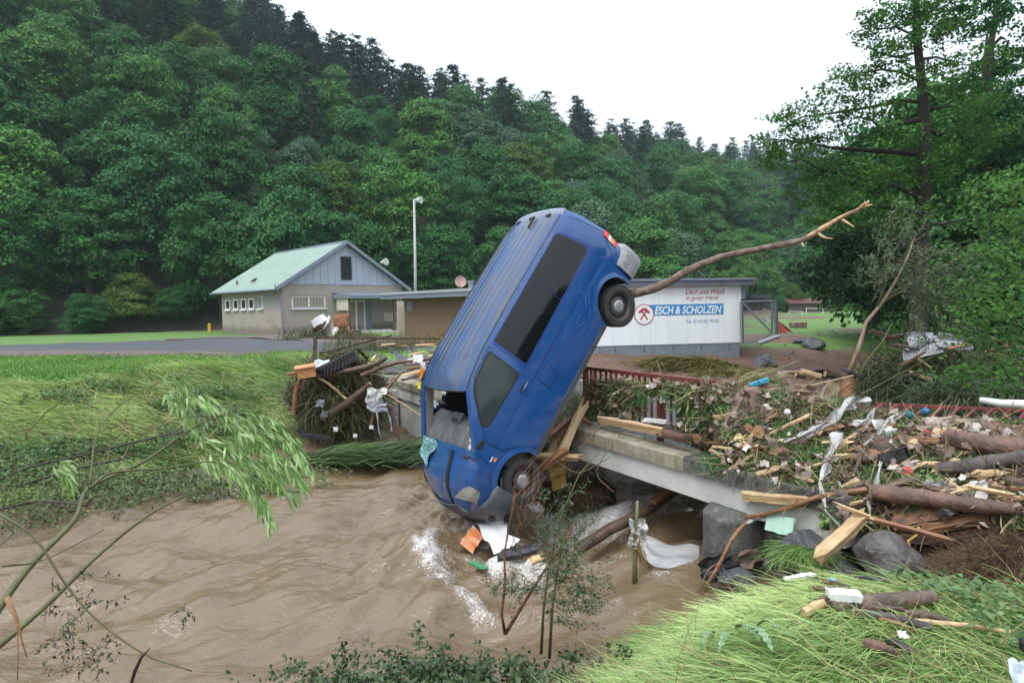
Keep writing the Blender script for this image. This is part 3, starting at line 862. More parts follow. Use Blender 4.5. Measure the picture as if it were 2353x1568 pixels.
def water_mat(name):
    m = bpy.data.materials.new(name); m.use_nodes = True
    N, L = m.node_tree.nodes, m.node_tree.links
    b = N['Principled BSDF']
    tc = N.new('ShaderNodeTexCoord')
    mp = N.new('ShaderNodeMapping'); mp.inputs['Rotation'].default_value = (0, 0, math.radians(-30)); mp.inputs['Scale'].default_value = (.6, 1.3, 1)
    L.new(tc.outputs['Object'], mp.inputs[0])
    nz = N.new('ShaderNodeTexNoise'); nz.inputs['Scale'].default_value = .9; nz.inputs['Detail'].default_value = 7; nz.inputs['Distortion'].default_value = .6
    L.new(mp.outputs[0], nz.inputs['Vector'])
    mx = N.new('ShaderNodeMix'); mx.data_type = 'RGBA'
    mx.inputs['A'].default_value = (.125, .083, .040, 1); mx.inputs['B'].default_value = (.19, .14, .08, 1)
    L.new(nz.outputs['Fac'], mx.inputs['Factor'])
    at = N.new('ShaderNodeAttribute'); at.attribute_name = 'tint'
    n3 = N.new('ShaderNodeTexNoise'); n3.inputs['Scale'].default_value = 34; n3.inputs['Detail'].default_value = 6; n3.inputs['Roughness'].default_value = .75
    L.new(tc.outputs['Object'], n3.inputs['Vector'])
    ma = N.new('ShaderNodeMath'); ma.operation = 'MULTIPLY_ADD'; ma.inputs[1].default_value = 2.4; ma.inputs[2].default_value = -1.35
    L.new(n3.outputs['Fac'], ma.inputs[0])
    ad = N.new('ShaderNodeMath'); ad.operation = 'ADD'; L.new(ma.outputs[0], ad.inputs[0]); L.new(at.outputs['Fac'], ad.inputs[1])
    rp = N.new('ShaderNodeMapRange'); rp.inputs['From Min'].default_value = .30; rp.inputs['From Max'].default_value = 1.0
    L.new(ad.outputs[0], rp.inputs['Value'])
    m2 = N.new('ShaderNodeMix'); m2.data_type = 'RGBA'; m2.inputs['B'].default_value = (.72, .71, .70, 1)
    L.new(mx.outputs['Result'], m2.inputs['A']); L.new(rp.outputs[0], m2.inputs['Factor'])
    L.new(m2.outputs['Result'], b.inputs['Base Color'])
    rr = N.new('ShaderNodeMapRange'); rr.inputs['To Min'].default_value = .03; rr.inputs['To Max'].default_value = .7
    L.new(rp.outputs[0], rr.inputs['Value']); L.new(rr.outputs[0], b.inputs['Roughness'])
    b.inputs['Specular IOR Level'].default_value = .5
    b.inputs['IOR'].default_value = 1.5
    n4 = N.new('ShaderNodeTexNoise'); n4.inputs['Scale'].default_value = 15; n4.inputs['Detail'].default_value = 5; n4.inputs['Roughness'].default_value = .5; n4.inputs['Distortion'].default_value = .6
    L.new(mp.outputs[0], n4.inputs['Vector'])
    bp = N.new('ShaderNodeBump'); bp.inputs['Strength'].default_value = .9; bp.inputs['Distance'].default_value = .022
    L.new(n4.outputs['Fac'], bp.inputs['Height']); L.new(bp.outputs[0], b.inputs['Normal'])
    return m
m_water = water_mat('silty flood water')
me = np_mesh('water', np.stack([WX, WY, WZ], -1).reshape(-1, 3), q_, m_water, attr=FO.ravel())
tag(mesh_obj('river_water', me, smooth=True), kind='structure')
# ------------------------------------------------------------------ bridge
BN = Vector((2.4, 7.9, 0)); BD = Vector((-.495, .869, 0)).normalized(); BP = Vector((.869, .495, 0))   # near edge, along, across
DECK = 1.24
def bpnt(s, w, z): return BN + BD * s + BP * w + Vector((0, 0, z))
def bbox(mb, s0, s1, w0, w1, z0, z1, m=0):
    vs = [bpnt(s, w, z) for z in (z0, z1) for w in (w0, w1) for s in (s0, s1)]
    mb.add(vs, [(0, 2, 3, 1), (4, 5, 7, 6), (0, 1, 5, 4), (2, 6, 7, 3), (0, 4, 6, 2), (1, 3, 7, 5)], m)
def streaks(N, L, src, cur, mix, b):
    mp = N.new('ShaderNodeMapping'); mp.inputs['Scale'].default_value = (5, 5, .7)
    L.new(src, mp.inputs[0])
    nz = N.new('ShaderNodeTexNoise'); nz.inputs['Scale'].default_value = 1.6; nz.inputs['Detail'].default_value = 9; nz.inputs['Roughness'].default_value = .7
    L.new(mp.outputs[0], nz.inputs['Vector'])
    r = N.new('ShaderNodeMapRange'); r.inputs['From Min'].default_value = .5; r.inputs['From Max'].default_value = .66; r.inputs['To Max'].default_value = .8
    L.new(nz.outputs['Fac'], r.inputs['Value'])
    return mix(cur, (.085, .075, .045), r.outputs[0])
m_conc = M('pale cast concrete', (.56, .56, .53), rough=.85, var=(.44, .44, .41), scale=3, bump=.25, bscale=40, dist=.01)
m_kerb = M('mossy stained concrete', (.36, .34, .26), rough=.9, var=(.20, .19, .12), scale=4, bump=.5, bscale=30, extra=streaks)
def streaks2(N, L, src, cur, mix, b):
    nz = N.new('ShaderNodeTexNoise'); nz.inputs['Scale'].default_value = 18; nz.inputs['Detail'].default_value = 9; nz.inputs['Roughness'].default_value = .8
    L.new(src, nz.inputs['Vector'])
    r = N.new('ShaderNodeMapRange'); r.inputs['From Min'].default_value = .56; r.inputs['From Max'].default_value = .64
    L.new(nz.outputs['Fac'], r.inputs['Value'])
    return mix(cur, (.28, .27, .23), r.outputs[0])
m_oldc = M('blackened lichen concrete', (.15, .15, .135), rough=.95, var=(.055, .055, .05), scale=5, bump=.9, bscale=35, extra=streaks2)
m_asph = M('wet asphalt', (.050, .052, .058), rough=.62, var=(.075, .075, .08), scale=1.4, bump=.35, bscale=120, dist=.004)
bridge = empty('bridge', bpnt(4, 2, 0), label='small concrete road bridge over the flooded river buried in driftwood and rubbish', cat='bridge')
bm = Matrix.Translation(-Vector(bridge.location))
def bo_(mb, name, mat, **k):
    mb.v = [tuple(Vector(p) - Vector(bridge.location)) for p in mb.v]
    return mb.obj(name, mat, bridge, **k)
q = MB(); bbox(q, -1.85, 12.4, .30, 4.3, DECK - .40, DECK - .02); bo_(q, 'deck', m_conc)
q = MB(); bbox(q, -1.85, 13.2, .46, 4.2, DECK - .015, DECK); bo_(q, 'road_surface', m_asph)
for s0, s1, mt in ((-1.85, .35, m_oldc), (.36, 12.3, m_kerb)):
    q = MB()
    n = int((s1 - s0) / .15)
    rows = [[bpnt(s, w + random.uniform(-.008, .008), z + random.uniform(-.006, .006)) for w, z in ((.0, DECK - .13), (-.0, DECK + .05), (.02, DECK + .07), (.42, DECK + .07), (.45, DECK - .02))] for s in np.linspace(s0, s1, n)]
    q.grid(rows, flip=True)
    q.add([r[i] for r in (rows[0], rows[-1]) for i in range(5)], [(0, 1, 2, 3, 4), (9, 8, 7, 6, 5)])
    bo_(q, 'kerb', mt, smooth=True, angle=30)
q = MB(); bbox(q, -1.85, 12.2, .05, .30, DECK - .46, DECK - .125); bo_(q, 'edge_beam', m_conc, bevel=.012)
q = MB(); bbox(q, -1.85, 12.2, 4.0, 4.35, DECK - .46, DECK + .08); bo_(q, 'edge_beam', m_conc, bevel=.012)
# pier with a peaked cutwater nose
q = MB()
nose = [(-.02, .30), (-.02, -.04), (-.15, -.16), (-.46, -.22), (-.62, -.12), (-.70, .04), (-.70, .30)]
nb = len(nose)
vs = [bpnt(s, w, -.8) for s, w in nose] + [bpnt(s, w, DECK - .50 - .02) for s, w in nose] + [bpnt(s * .86 - .05, w * .7 + .08, DECK - .42) for s, w in nose]
q.add(vs, [(r * nb + i, r * nb + (i + 1) % nb, (r + 1) * nb + (i + 1) % nb, (r + 1) * nb + i) for r in (0, 1) for i in range(nb)] + [tuple(2 * nb + i for i in range(nb))])
bo_(q, 'pier', m_oldc, bevel=.015)
q = MB(); bbox(q, -1.6, -.72, .25, 4.2, -.8, DECK - .465); bbox(q, -.75, -.05, .29, 4.2, -.8, DECK - .462); bo_(q, 'pier_wall', m_oldc)
q = MB(); bbox(q, 8.6, 12.4, .12, 4.2, -.8, DECK - .465); bo_(q, 'abutment', m_conc)
q = MB(); bbox(q, 11.6, 13.4, -.3, .05, -.8, DECK - .25); bo_(q, 'wing_wall', m_conc)
m_rust = M('red oxide railing paint', (.20, .035, .035), rough=.5, var=(.13, .035, .03), scale=5, bump=.2)
def bar(mb, a, b, w, h=None):
    """square bar from a to b"""
    a, b = Vector(a), Vector(b)
    d = (b - a); L_ = d.length; d.normalize()
    ref = Vector((0, 0, 1)) if abs(d.z) < .9 else BP
    x = d.cross(ref).normalized(); y = x.cross(d)
    Mx = Matrix((d, x, y)).transposed()
    mb.box((a + b) / 2, (L_, w, h or w), M=Mx)
rail = empty('bridge_railing', bpnt(4, .5, DECK), label='red bridge railing with upright bars, matted with flood litter, beside the van', cat='railing')
def part(mb, name, mat, par, **k):
    off = Vector(par.matrix_world.translation) if par.parent else Vector(par.location)
    mb.v = [tuple(Vector(p) - off) for p in mb.v]
    return mb.obj(name, mat, par, **k)
q = MB(); bar(q, bpnt(3.30, .62, DECK + .98), bpnt(.35, .60, DECK + 1.0), .07, .06); part(q, 'top_rail', m_rust, rail, bevel=.006)
q = MB(); bar(q, bpnt(3.30, .62, DECK + .12), bpnt(.35, .60, DECK + .12), .05, .05); part(q, 'bottom_rail', m_rust, rail)
for s in (3.33, 1.45):
    q = MB(); bar(q, bpnt(s, .62, DECK - .02), bpnt(s, .62, DECK + 1.0), .08); part(q, 'post', m_rust, rail, bevel=.006)
for k in range(20):
    s = 3.18 - k * .14
    q = MB(); bar(q, bpnt(s, .62, DECK + .12), bpnt(s + random.uniform(-.01, .01), .62, DECK + .96), .028); part(q, 'bar', m_rust, rail)
# far railing
rail2 = empty('bridge_railing', bpnt(6, 4.0, DECK), label='far side red bridge railing seen low behind the debris right of the van', cat='railing')
for nm, z in (('top_rail', .42), ('bottom_rail', .15)):
    q = MB(); bar(q, bpnt(11.5, 3.95, DECK + z), bpnt(7.4, 3.95, DECK + z), .06); part(q, nm, m_rust, rail2)
for s in (7.5, 9.5, 11.4):
    q = MB(); bar(q, bpnt(s, 3.95, DECK), bpnt(s, 3.95, DECK + .42), .06); part(q, 'post', m_rust, rail2)
# bent railing on the right, pushed over
rail3 = empty('bridge_railing', at_y(2180, 960, 8.2), label='bent red railing with splayed bars above the rubbish at the right end of the bridge', cat='railing')
ra, rb_ = at_y(2010, 928, 8.6), at_y(2380, 944, 7.8)
q = MB(); bar(q, ra, rb_, .05, .04); part(q, 'top_rail', m_rust, rail3)
ra2, rb2 = at_y(1960, 958, 8.0), at_y(2330, 1000, 7.0)
q = MB(); bar(q, ra2, rb2, .04, .04); part(q, 'bottom_rail', m_rust, rail3)
for k in range(10):
    t = .05 + k * .1
    q = MB(); bar(q, ra.lerp(rb_, t), ra2.lerp(rb2, t + .0), .03); part(q, 'bar', m_rust, rail3)
# left railing, brown and snagged with branches
m_brown = M('bark brown steel', (.07, .04, .03), rough=.8, var=(.12, .08, .05), scale=8)
rail4 = empty('bridge_railing', at_z(726, 832, 1.3), label='brown bent railing frame hung with branches at the left end of the bridge', cat='railing')
pa, pb, pc = at_y(722, 838, 18.2), at_y(724, 776, 18.2), at_y(1010, 778, 21.5)
q = MB(); bar(q, pa, pb, .10); part(q, 'post', m_brown, rail4)
q = MB(); bar(q, pb, pc, .07); part(q, 'top_rail', m_brown, rail4)
q = MB(); bar(q, at_y(735, 812, 18.3), at_y(900, 770, 20.3), .05); part(q, 'brace', m_brown, rail4)

# ------------------------------------------------------------------ road and car park on the left meadow
def strip(name, near, far, mat, dz=.02, n=60, kind='structure'):
    """band between two pixel-free ground polylines"""
    P = []
    for i in range(n + 1):
        t = i / n
        a = Vector(poly_at(near, t)); b_ = Vector(poly_at(far, t))
        row = []
        for j in range(7):
            p = a.lerp(b_, j / 6)
            row.append(Vector((p.x, p.y, tz(p.x, p.y) + dz + .03 * math.sin(PI * j / 6))))
        P.append(row)
    q = MB(); q.grid(P, flip=True)
    return tag(q.obj(name, mat, smooth=True), kind=kind)
def poly_at(pts, t):
    t *= len(pts) - 1; i = min(int(t), len(pts) - 2); f = t - i
    return (lerp(pts[i][0], pts[i + 1][0], f), lerp(pts[i][1], pts[i + 1][1], f), 0)
def gp(u, v, z=1.62):
    p = at_z(u, v, z); return (p.x, p.y)
strip('road', [gp(-400, 836), gp(0, 808), gp(300, 811), gp(700, 812), gp(800, 826), gp(960, 850)], [gp(-400, 802), gp(0, 793), gp(300, 785), gp(560, 776), gp(800, 778), gp(1010, 800)], m_asph, dz=.03)
m_gravel = M('muddy gravel verge', (.16, .13, .12), rough=.95, var=(.10, .07, .06), scale=3, bump=1, bscale=40)
strip('gravel_verge', [gp(-400, 846), gp(0, 819), gp(300, 815), gp(590, 812)], [gp(-400, 836), gp(0, 806), gp(300, 807), gp(590, 809)], m_gravel, dz=.045)
strip('paved_path', [gp(380, 781), gp(540, 777), gp(660, 781), gp(900, 800)], [gp(380, 779), gp(540, 773), gp(670, 768), gp(930, 776)], M('brown paving', (.15, .12, .11), rough=.8, var=(.11, .09, .085), scale=2), dz=.07)

# ------------------------------------------------------------------ clubhouse with the green roof
HG = 1.60
HA = Vector((-16.3, 45.0, HG))
house = empty('clubhouse', HA, (0, 0, math.radians(45)), label='low clubhouse with pale green metal roof, grey clad gable and pebbledash walls', cat='building')
HL, HD, HE = 10.3, 11.2, 3.66     # front length, depth, wall height
def floodline(top, k=.35):
    def f(N, L, src, cur, mix, b):
        sx = N.new('ShaderNodeSeparateXYZ'); L.new(src, sx.inputs[0])
        nz = N.new('ShaderNodeTexNoise'); nz.inputs['Scale'].default_value = 1.1; nz.inputs['Detail'].default_value = 9; nz.inputs['Roughness'].default_value = .7; L.new(src, nz.inputs['Vector'])
        m = N.new('ShaderNodeMath'); m.operation = 'MULTIPLY_ADD'; m.inputs[1].default_value = -1.1; L.new(nz.outputs['Fac'], m.inputs[0]); L.new(sx.outputs['Z'], m.inputs[2])
        r = N.new('ShaderNodeMapRange'); r.inputs['From Min'].default_value = top - .75; r.inputs['From Max'].default_value = top - .35; r.inputs['To Min'].default_value = .62; r.inputs['To Max'].default_value = 0
        L.new(m.outputs[0], r.inputs['Value'])
        n2 = N.new('ShaderNodeTexNoise'); n2.inputs['Scale'].default_value = .7; n2.inputs['Detail'].default_value = 7; L.new(src, n2.inputs['Vector'])
        r2 = N.new('ShaderNodeMapRange'); r2.inputs['From Min'].default_value = .5; r2.inputs['From Max'].default_value = .75; r2.inputs['To Max'].default_value = k; L.new(n2.outputs['Fac'], r2.inputs['Value'])
        return mix(mix(cur, (.16, .145, .125), r2.outputs[0]), (.13, .10, .075), r.outputs[0])
    return f
m_pebb = M('brown pebbledash', (.48, .43, .375), rough=.95, var=(.17, .14, .12), scale=38, bump=.6, bscale=60, contrast=(.42, .60), detail=2, dist=.01, extra=floodline(.55))
m_clad = M('grey blue painted cladding', (.36, .40, .48), rough=.5, var=(.31, .35, .43), scale=2, stretch=(1, 1, .3))
m_roofg = M('mint green sheet roof', (.24, .325, .272), rough=.75, var=(.20, .28, .235), scale=.8)
m_zinc = M('grey zinc trim', (.17, .20, .25), rough=.4, var=(.22, .25, .30), scale=5)
m_win = glass_dark('dark window glass', (.03, .035, .04), .05)
m_frame = M('white window frame', (.78, .78, .78), rough=.4)
m_darkf = M('dark brown frame', (.03, .025, .022), rough=.5)
m_curt = M('net curtain', (.50, .52, .60), rough=.9, var=(.36, .38, .46), scale=9, stretch=(6, 1, 1))
m_panel = M('smooth grey wall panel', (.27, .26, .24), rough=.8)
m_wood = M('brown wood post', (.16, .075, .045), rough=.7, var=(.10, .05, .03), scale=6)
q = MB()
q.span((0, 0, 0), (HL, .22, HE)); q.span((0, .221, 0), (.22, HD, HE)); q.span((HL - .22, .221, 0), (HL, HD, HE)); q.span((.221, HD - .22, 0), (HL - .221, HD, HE))
q.obj('wall', m_pebb, house)
AP = 6.9
# gable cladding, board by board
n = 17
for i in range(n):
    x0, x1 = HL * i / n + .012, HL * (i + 1) / n - .012
    def gz(x): return HE + (AP - HE) * (1 - abs(x - HL / 2) / (HL / 2)) - .12
    if i == 8:
        lo = HE + .02
    lo = HE + .02
    mid = (x0 + x1) / 2
    pl = [(x0, lo), (x1, lo), (x1, max(lo + .02, gz(x1)))] + ([(HL / 2, gz(HL / 2))] if x0 < HL / 2 < x1 else []) + [(x0, max(lo + .02, gz(x0)))]
    q = MB(); q.prism(pl, .05, M=Matrix.Translation((0, .02, 0)) @ Matrix.Rotation(PI / 2, 4, 'X'))
    q.obj('cladding_board', m_clad, house)
q = MB(); q.prism([(0, HE), (HL, HE), (HL / 2, AP - .1)], .16, M=Matrix.Translation((0, .2, 0)) @ Matrix.Rotation(PI / 2, 4, 'X')); q.obj('gable_wall', m_zinc, house)
# attic window
def window(par, x0, x1, z0, z1, fr=.07, panes=1, mf=m_frame, y=-.03, mg=m_win, sill=None, axis=0, name='window', inner=None, barz=False):
    """window in the front wall (axis 0) or in the left side wall (axis 1, facing -x)"""
    def S(mb, a, b):
        if axis: a, b = (a[1], a[0], a[2]), (b[1], b[0], b[2])
        mb.span([min(p) for p in zip(a, b)], [max(p) for p in zip(a, b)])
    q = MB()
    S(q, (x0, y, z0), (x1, y + .08, z0 + fr)); S(q, (x0, y, z1 - fr), (x1, y + .08, z1))
    S(q, (x0, y, z0 + fr), (x0 + fr, y + .08, z1 - fr)); S(q, (x1 - fr, y, z0 + fr), (x1, y + .08, z1 - fr))
    for k in range(1, panes):
        xm = lerp(x0, x1, k / panes); S(q, (xm - fr * .7, y, z0 + fr), (xm + fr * .7, y + .08, z1 - fr))
    w = q.obj(name, mf, par)
    for k in range(panes):
        q = MB(); S(q, (lerp(x0, x1, k / panes) + fr * .7, y + .045, z0 + fr * .8), (lerp(x0, x1, (k + 1) / panes) - fr * .7, y + .055, z1 - fr * .8)); q.obj('pane', mg, w)
    if sill: q = MB(); S(q, (x0 - .08, y - .10, z0 - .09), (x1 + .08, y + .08, z0 - .003)); q.obj('sill', sill, w)
    return w
window(house, 4.72, 5.62, HE + .42, HE + 2.18, fr=.10, mf=m_darkf, y=-.10)
q = MB(); q.span((4.62, -.05, HE + .03), (5.72, -.034, HE + .40)); q.span((4.62, -.07, HE + 2.2), (5.72, -.034, HE + 2.34)); q.obj('window_apron', m_clad, house)
q = MB(); q.span((4.95, .02, HE + .50), (5.4, .04, HE + .9)); q.obj('window_ornament', M('reddish things behind glass', (.35, .10, .06), var=(.4, .3, .2), scale=6), house)
w = window(house, .72, 3.35, 1.95, 2.82, fr=.09, panes=2, mg=m_curt, sill=m_frame)
for k in range(10):
    q = MB(); q.span((.86 + k * .25 + (.0), -.09, 2.0), (.875 + k * .25, -.075, 2.78)); q.obj('window_bar', m_darkf, w)
for z in (1.99, 2.84):
    q = MB(); q.span((.62, -.095, z - .015), (3.45, -.07, z + .015)); q.obj('window_bar', m_darkf, w)
# five small windows in the left side wall
for k, y0 in enumerate((9.4, 7.75, 6.2, 4.75)):
    window(house, y0, y0 + .95, 1.95, 2.78, fr=.10, axis=1, y=-.05, sill=m_frame)
    q = MB(); q.span((-.012, y0 - .42, 1.95), (-.002, y0 - .02, 2.78)); q.obj('wall_panel', m_panel, house)
w = window(house, 3.15, 4.05, 1.98, 2.95, fr=.10, axis=1, y=-.05, mg=m_curt, sill=m_frame)
for k in range(7):
    q = MB(); q.span((-.10, 3.2 + k * .13, 1.95), (-.085, 3.215 + k * .13, 3.0)); q.obj('window_bar', m_darkf, w)
q = MB(); q.span((-.014, .5, 1.95), (-.002, 3.05, 3.0)); q.obj('wall_panel', m_panel, house)
# roof: two slopes of ribbed sheet
import itertools
rise = AP - HE
for s in (-1, 1):
    P = []
    x_e = HL / 2 + .55
    nrib = 150
    for i in range(nrib + 1):
        y = lerp(-.35, HD + .95, i / nrib)
        h = .035 if i % 3 == 1 else 0
        P.append([Vector((HL / 2 + s * x_e * t, y, AP + .05 + h - rise / (HL / 2) * x_e * t)) for t in (0, .33, .66, 1)])
    q = MB(); q.grid(P, flip=s > 0)
    P2 = [[p - Vector((0, 0, .06)) for p in r] for r in P[::10]]
    q.grid(P2, flip=s < 0)
    q.obj('roof_slope', m_roofg, house)
    q = MB()
    a, c = Vector((HL / 2, -.40, AP + .03)), Vector((HL / 2 + s * (x_e + .03), -.40, AP + .03 - rise / (HL / 2) * x_e))
    q.box((a + c) / 2, ((c - a).length, .05, .24), M=Matrix.Rotation(-math.atan2(c.z - a.z, c.x - a.x), 3, 'Y')); q.obj('barge_board', m_zinc, house)
    q = MB(); gx_ = HL / 2 + s * (x_e + .06); gz_ = AP + .02 - rise / (HL / 2) * x_e
    q.tube([(gx_, -.38, gz_ - .04), (gx_, HD + .95, gz_ - .04)], .075, n=8); q.obj('gutter', m_zinc, house, smooth=True)
q = MB(); q.tube([(HL / 2, -.38, AP + .09), (HL / 2, HD + .95, AP + .09)], .07, n=8); q.obj('ridge_cap', m_zinc, house, smooth=True)
q = MB(); q.tube([(-.55, -.15, HE + .05), (-.5, -.12, HE - .3), (-.12, -.1, HE - .75), (-.11, -.09, .1), (-.12, -.12, -.4)], .065, n=8); q.obj('downpipe', m_zinc, house, smooth=True)
q = MB(); q.span((8.95, -.24, HE + .78), (9.15, -.05, HE + .92)); q.obj('floodlight', m_darkf, house)
# porch
q = MB()
q.add([(4.0, -.0, 3.05), (10.6, 0, 3.05), (10.6, -2.3, 2.72), (4.0, -2.3, 2.72), (4.0, 0, 3.13), (10.6, 0, 3.13), (10.6, -2.3, 2.80), (4.0, -2.3, 2.80)], [(0, 1, 2, 3), (4, 7, 6, 5), (0, 3, 7, 4), (1, 5, 6, 2), (3, 2, 6, 7), (0, 4, 5, 1)])
po = q.obj('porch_roof', M('grey porch felt', (.19, .22, .26), rough=.5, var=(.15, .17, .2), scale=2), house)
q = MB(); q.span((3.95, -2.42, 2.60), (10.65, -2.31, 2.84)); q.obj('fascia', m_zinc, po)
q = MB(); q.span((3.93, -2.3, 2.62), (3.99, 0, 2.95)); q.obj('fascia', m_zinc, po)
for x in (4.05, 7.95, 10.4):
    q = MB(); q.span((x, -2.2, 0), (x + .13, -2.07, 2.70)); q.obj('porch_post', m_wood, house)
q = MB(); q.span((4.06, -2.15, 1.75), (4.10, -.4, 2.60)); q.obj('porch_screen', M('cream board', (.55, .52, .42), rough=.7), house)
q = MB(); q.span((4.3, -2.4, -.05), (10.6, -.02, .1)); q.obj('porch_slab', m_conc, house)
q = MB(); q.span((5.5, -2.3, .101), (7.6, -1.7, .22)); q.obj('step', m_conc, house)
window(house, 5.15, 6.75, .15, 2.5, fr=.10, panes=2, name='door')
q = MB(); q.span((6.76, -.03, .12), (7.35, -.002, 2.5)); q.obj('wall_panel', m_zinc, house)
q = MB(); q.span((7.7, -1.2, 1.0), (9.9, -1.14, 1.55)); q.span((8.6, -1.15, .1), (9.0, -1.05, 1.0)); q.span((7.7, -1.3, .85), (9.7, -1.1, .98))
tbl = q.obj('serving_counter', M('weathered grey board', (.30, .28, .26), rough=.8), house)
# two birds on the roof edge
for k, (yy, xx) in enumerate(((5.6, .42), (8.6, .3))):
    q = MB()
    q.tube([(0, -.16, .02), (0, -.05, .09), (0, .05, .13), (0, .11, .20), (0, .15, .20)], [.01, .05, .055, .03, .008], n=6)
    q.tube([(0, .02, -.02), (0, .02, .1)], .008, n=4)
    b_ = q.obj('crow', M('black feathers', (.01, .01, .012), rough=.5), smooth=True)
    b_.scale = (1.7, 1.7, 1.7)
    x_ = xx; z_ = AP + .10 - rise / (HL / 2) * (HL / 2 - x_)
    b_.location = house.location + Matrix.Rotation(math.radians(45), 3, 'Z') @ Vector((x_, yy, z_))
    b_.rotation_euler = (0, 0, math.radians(-60 + 80 * k))
    tag(b_, ('black bird with raised tail standing on the green roof edge, the right one' if k == 0 else 'black bird crouched near the left corner of the green roof edge'), 'bird')

# ------------------------------------------------------------------ wooden shed with flat roof
WA = Vector((-6.85, 40.6, 0.9))
shed = empty('wooden_shed', WA, (0, 0, math.radians(-45)), label='long wooden shed with horizontal brown boards and flat grey roof left of the van', cat='shed')
m_board = M('weathered brown boards', (.25, .155, .085), rough=.75, var=(.15, .095, .055), scale=4, stretch=(.35, 1, 5), bump=.3, obrand=(.20, .13, .08))
q = MB(); q.span((0.02, .02, 0), (14, 6, 3.1)); q.obj('shed_core', m_darkf, shed)
for i in range(25):
    q = MB(); z0 = i * .128 - .1
    q.span((0, -.03, z0), (14.0, .018, z0 + .112)); q.obj('board', m_board, shed)
for i in range(25):
    q = MB(); z0 = i * .128 - .1
    q.span((-.03, -.03, z0), (-.002, 6, z0 + .112)); q.obj('board', m_board, shed)
q = MB(); q.span((-1.3, -.9, 3.25), (14.3, 6.3, 3.47)); rf = q.obj('roof', m_zinc, shed)
q = MB(); q.span((-1.36, -.96, 3.36), (14.3, -.905, 3.52)); q.obj('roof_edge', M('pale roof edge', (.35, .36, .36)), rf)
q = MB(); q.span((-1.36, -.90, 3.10), (14.3, -.8, 3.24)); q.obj('roof_batten', m_zinc, rf)
q = MB(); q.span((.35, -.06, 2.35), (.85, -.032, 2.95)); q.obj('notice_board', M('blue grey notice', (.12, .17, .22), var=(.3, .33, .36), scale=9), shed)
q = MB(); q.lathe([(.0, 3.47), (.17, 3.47), (.17, 4.0), (.22, 4.02), (.22, 4.12), (0, 4.12)], n=14, M=Matrix.Translation((4.2, 2.0, 0))); q.obj('chimney', m_zinc, shed, smooth=True, angle=40)
dish = empty('satellite_dish', WA + Matrix.Rotation(math.radians(-45), 3, 'Z') @ Vector((3.2, 2.0, 3.47)), label='round rusty satellite dish on the flat roof of the wooden shed', cat='satellite dish')
q = MB(); q.tube([(0, 0, 0), (0, 0, .5)], .035, n=6); q.obj('mast', m_zinc, dish)
q = MB(); q.lathe([(0, 0), (.15, .015), (.3, .06), (.36, .09), (.36, .105), (.3, .075), (0, .015)], n=24, M=Matrix.Translation((0, -.05, .62)) @ Matrix.Rotation(math.radians(80), 4, 'X') @ Matrix.Rotation(.25, 4, 'Y')); q.obj('reflector', M('faded pink dish', (.42, .26, .23), rough=.5), dish, smooth=True, angle=40)
q = MB(); q.tube([(0, -.1, .38), (-.08, -.5, .55)], .018, n=5); q.obj('receiver_arm', m_zinc, dish)
# cream framed wall between house and shed
q = MB(); q.span((0, 0, 0), (.55, .1, 2.3)); bx_ = q.obj('side_wall', M('cream wall', (.55, .50, .40), rough=.7)); bx_.location = (-7.75, 43.0, 1.6); bx_.rotation_euler = (0, 0, math.radians(25))
tag(bx_, 'narrow cream boarded wall between the porch and the wooden shed', 'wall')

# ------------------------------------------------------------------ white metal hall
hall = empty('white_hall', (2.0, 28.75, 1.0), (0, 0, math.radians(8.0)), label='long white metal hall with grey roof edge and painted company lettering right of the van', cat='building')
hall_x = Vector((math.cos(math.radians(8)), math.sin(math.radians(8)), 0))
HW = 9.02
def hall_pt(u, v, out=0):
    """point of the hall's front wall seen at a pixel, in hall coordinates"""
    o = Vector(hall.location); n = Vector((hall_x.y, -hall_x.x, 0)); d = ray(u, v)
    k = (o + n * out - CAM).dot(n) / d.dot(n)
    p = CAM + d * k - o
    return Vector((p.dot(hall_x), -p.dot(n), p.z))
def grime(N, L, src, cur, mix, b):
    mp = N.new('ShaderNodeMapping'); mp.inputs['Scale'].default_value = (7, 1, .5)
    L.new(src, mp.inputs[0])
    nz = N.new('ShaderNodeTexNoise'); nz.inputs['Scale'].default_value = 1.2; nz.inputs['Detail'].default_value = 8
    L.new(mp.outputs[0], nz.inputs['Vector'])
    r = N.new('ShaderNodeMapRange'); r.inputs['From Min'].default_value = .5; r.inputs['From Max'].default_value = .75; r.inputs['To Max'].default_value = .45
    L.new(nz.outputs['Fac'], r.inputs['Value'])
    return mix(cur, (.60, .64, .64), r.outputs[0])
m_wht = M('white trapezoid sheet', (.80, .84, .85), rough=.45, var=(.73, .77, .78), scale=1.5, stretch=(1.4, 1, .25), extra=grime)
zb0, zb1 = hall_pt(1372, 795).z, hall_pt(1702, 786).z
zt0, zt1 = hall_pt(1450, 662).z, hall_pt(1697, 656).z
HW = hall_pt(1702, 786).x
ZT = max(zt0, zt1); ZB = (zb0 + zb1) / 2
q = MB(); q.span((0, 0, ZB), (HW, 9, ZT + .3)); hw = q.obj('wall', m_wht, hall)
for k in range(10):
    q = MB(); q.span((HW * k / 10 - .008, -.006, ZB), (HW * k / 10 + .008, .004, ZT)); q.obj('sheet_joint', M('sheet joint', (.66, .70, .71), rough=.6), hall)
q = MB(); q.span((-.02, .03, -.6), (HW - .05, 8.9, ZB)); q.obj('plinth', M('grey block plinth', (.20, .23, .25), rough=.8, var=(.15, .17, .19), scale=4), hall)
q = MB()
for k in range(7): q.span((k * 1.4, .018, ZB - .34), (k * 1.4 + .02, .031, ZB))
q.obj('plinth_joint', m_darkf, hall)
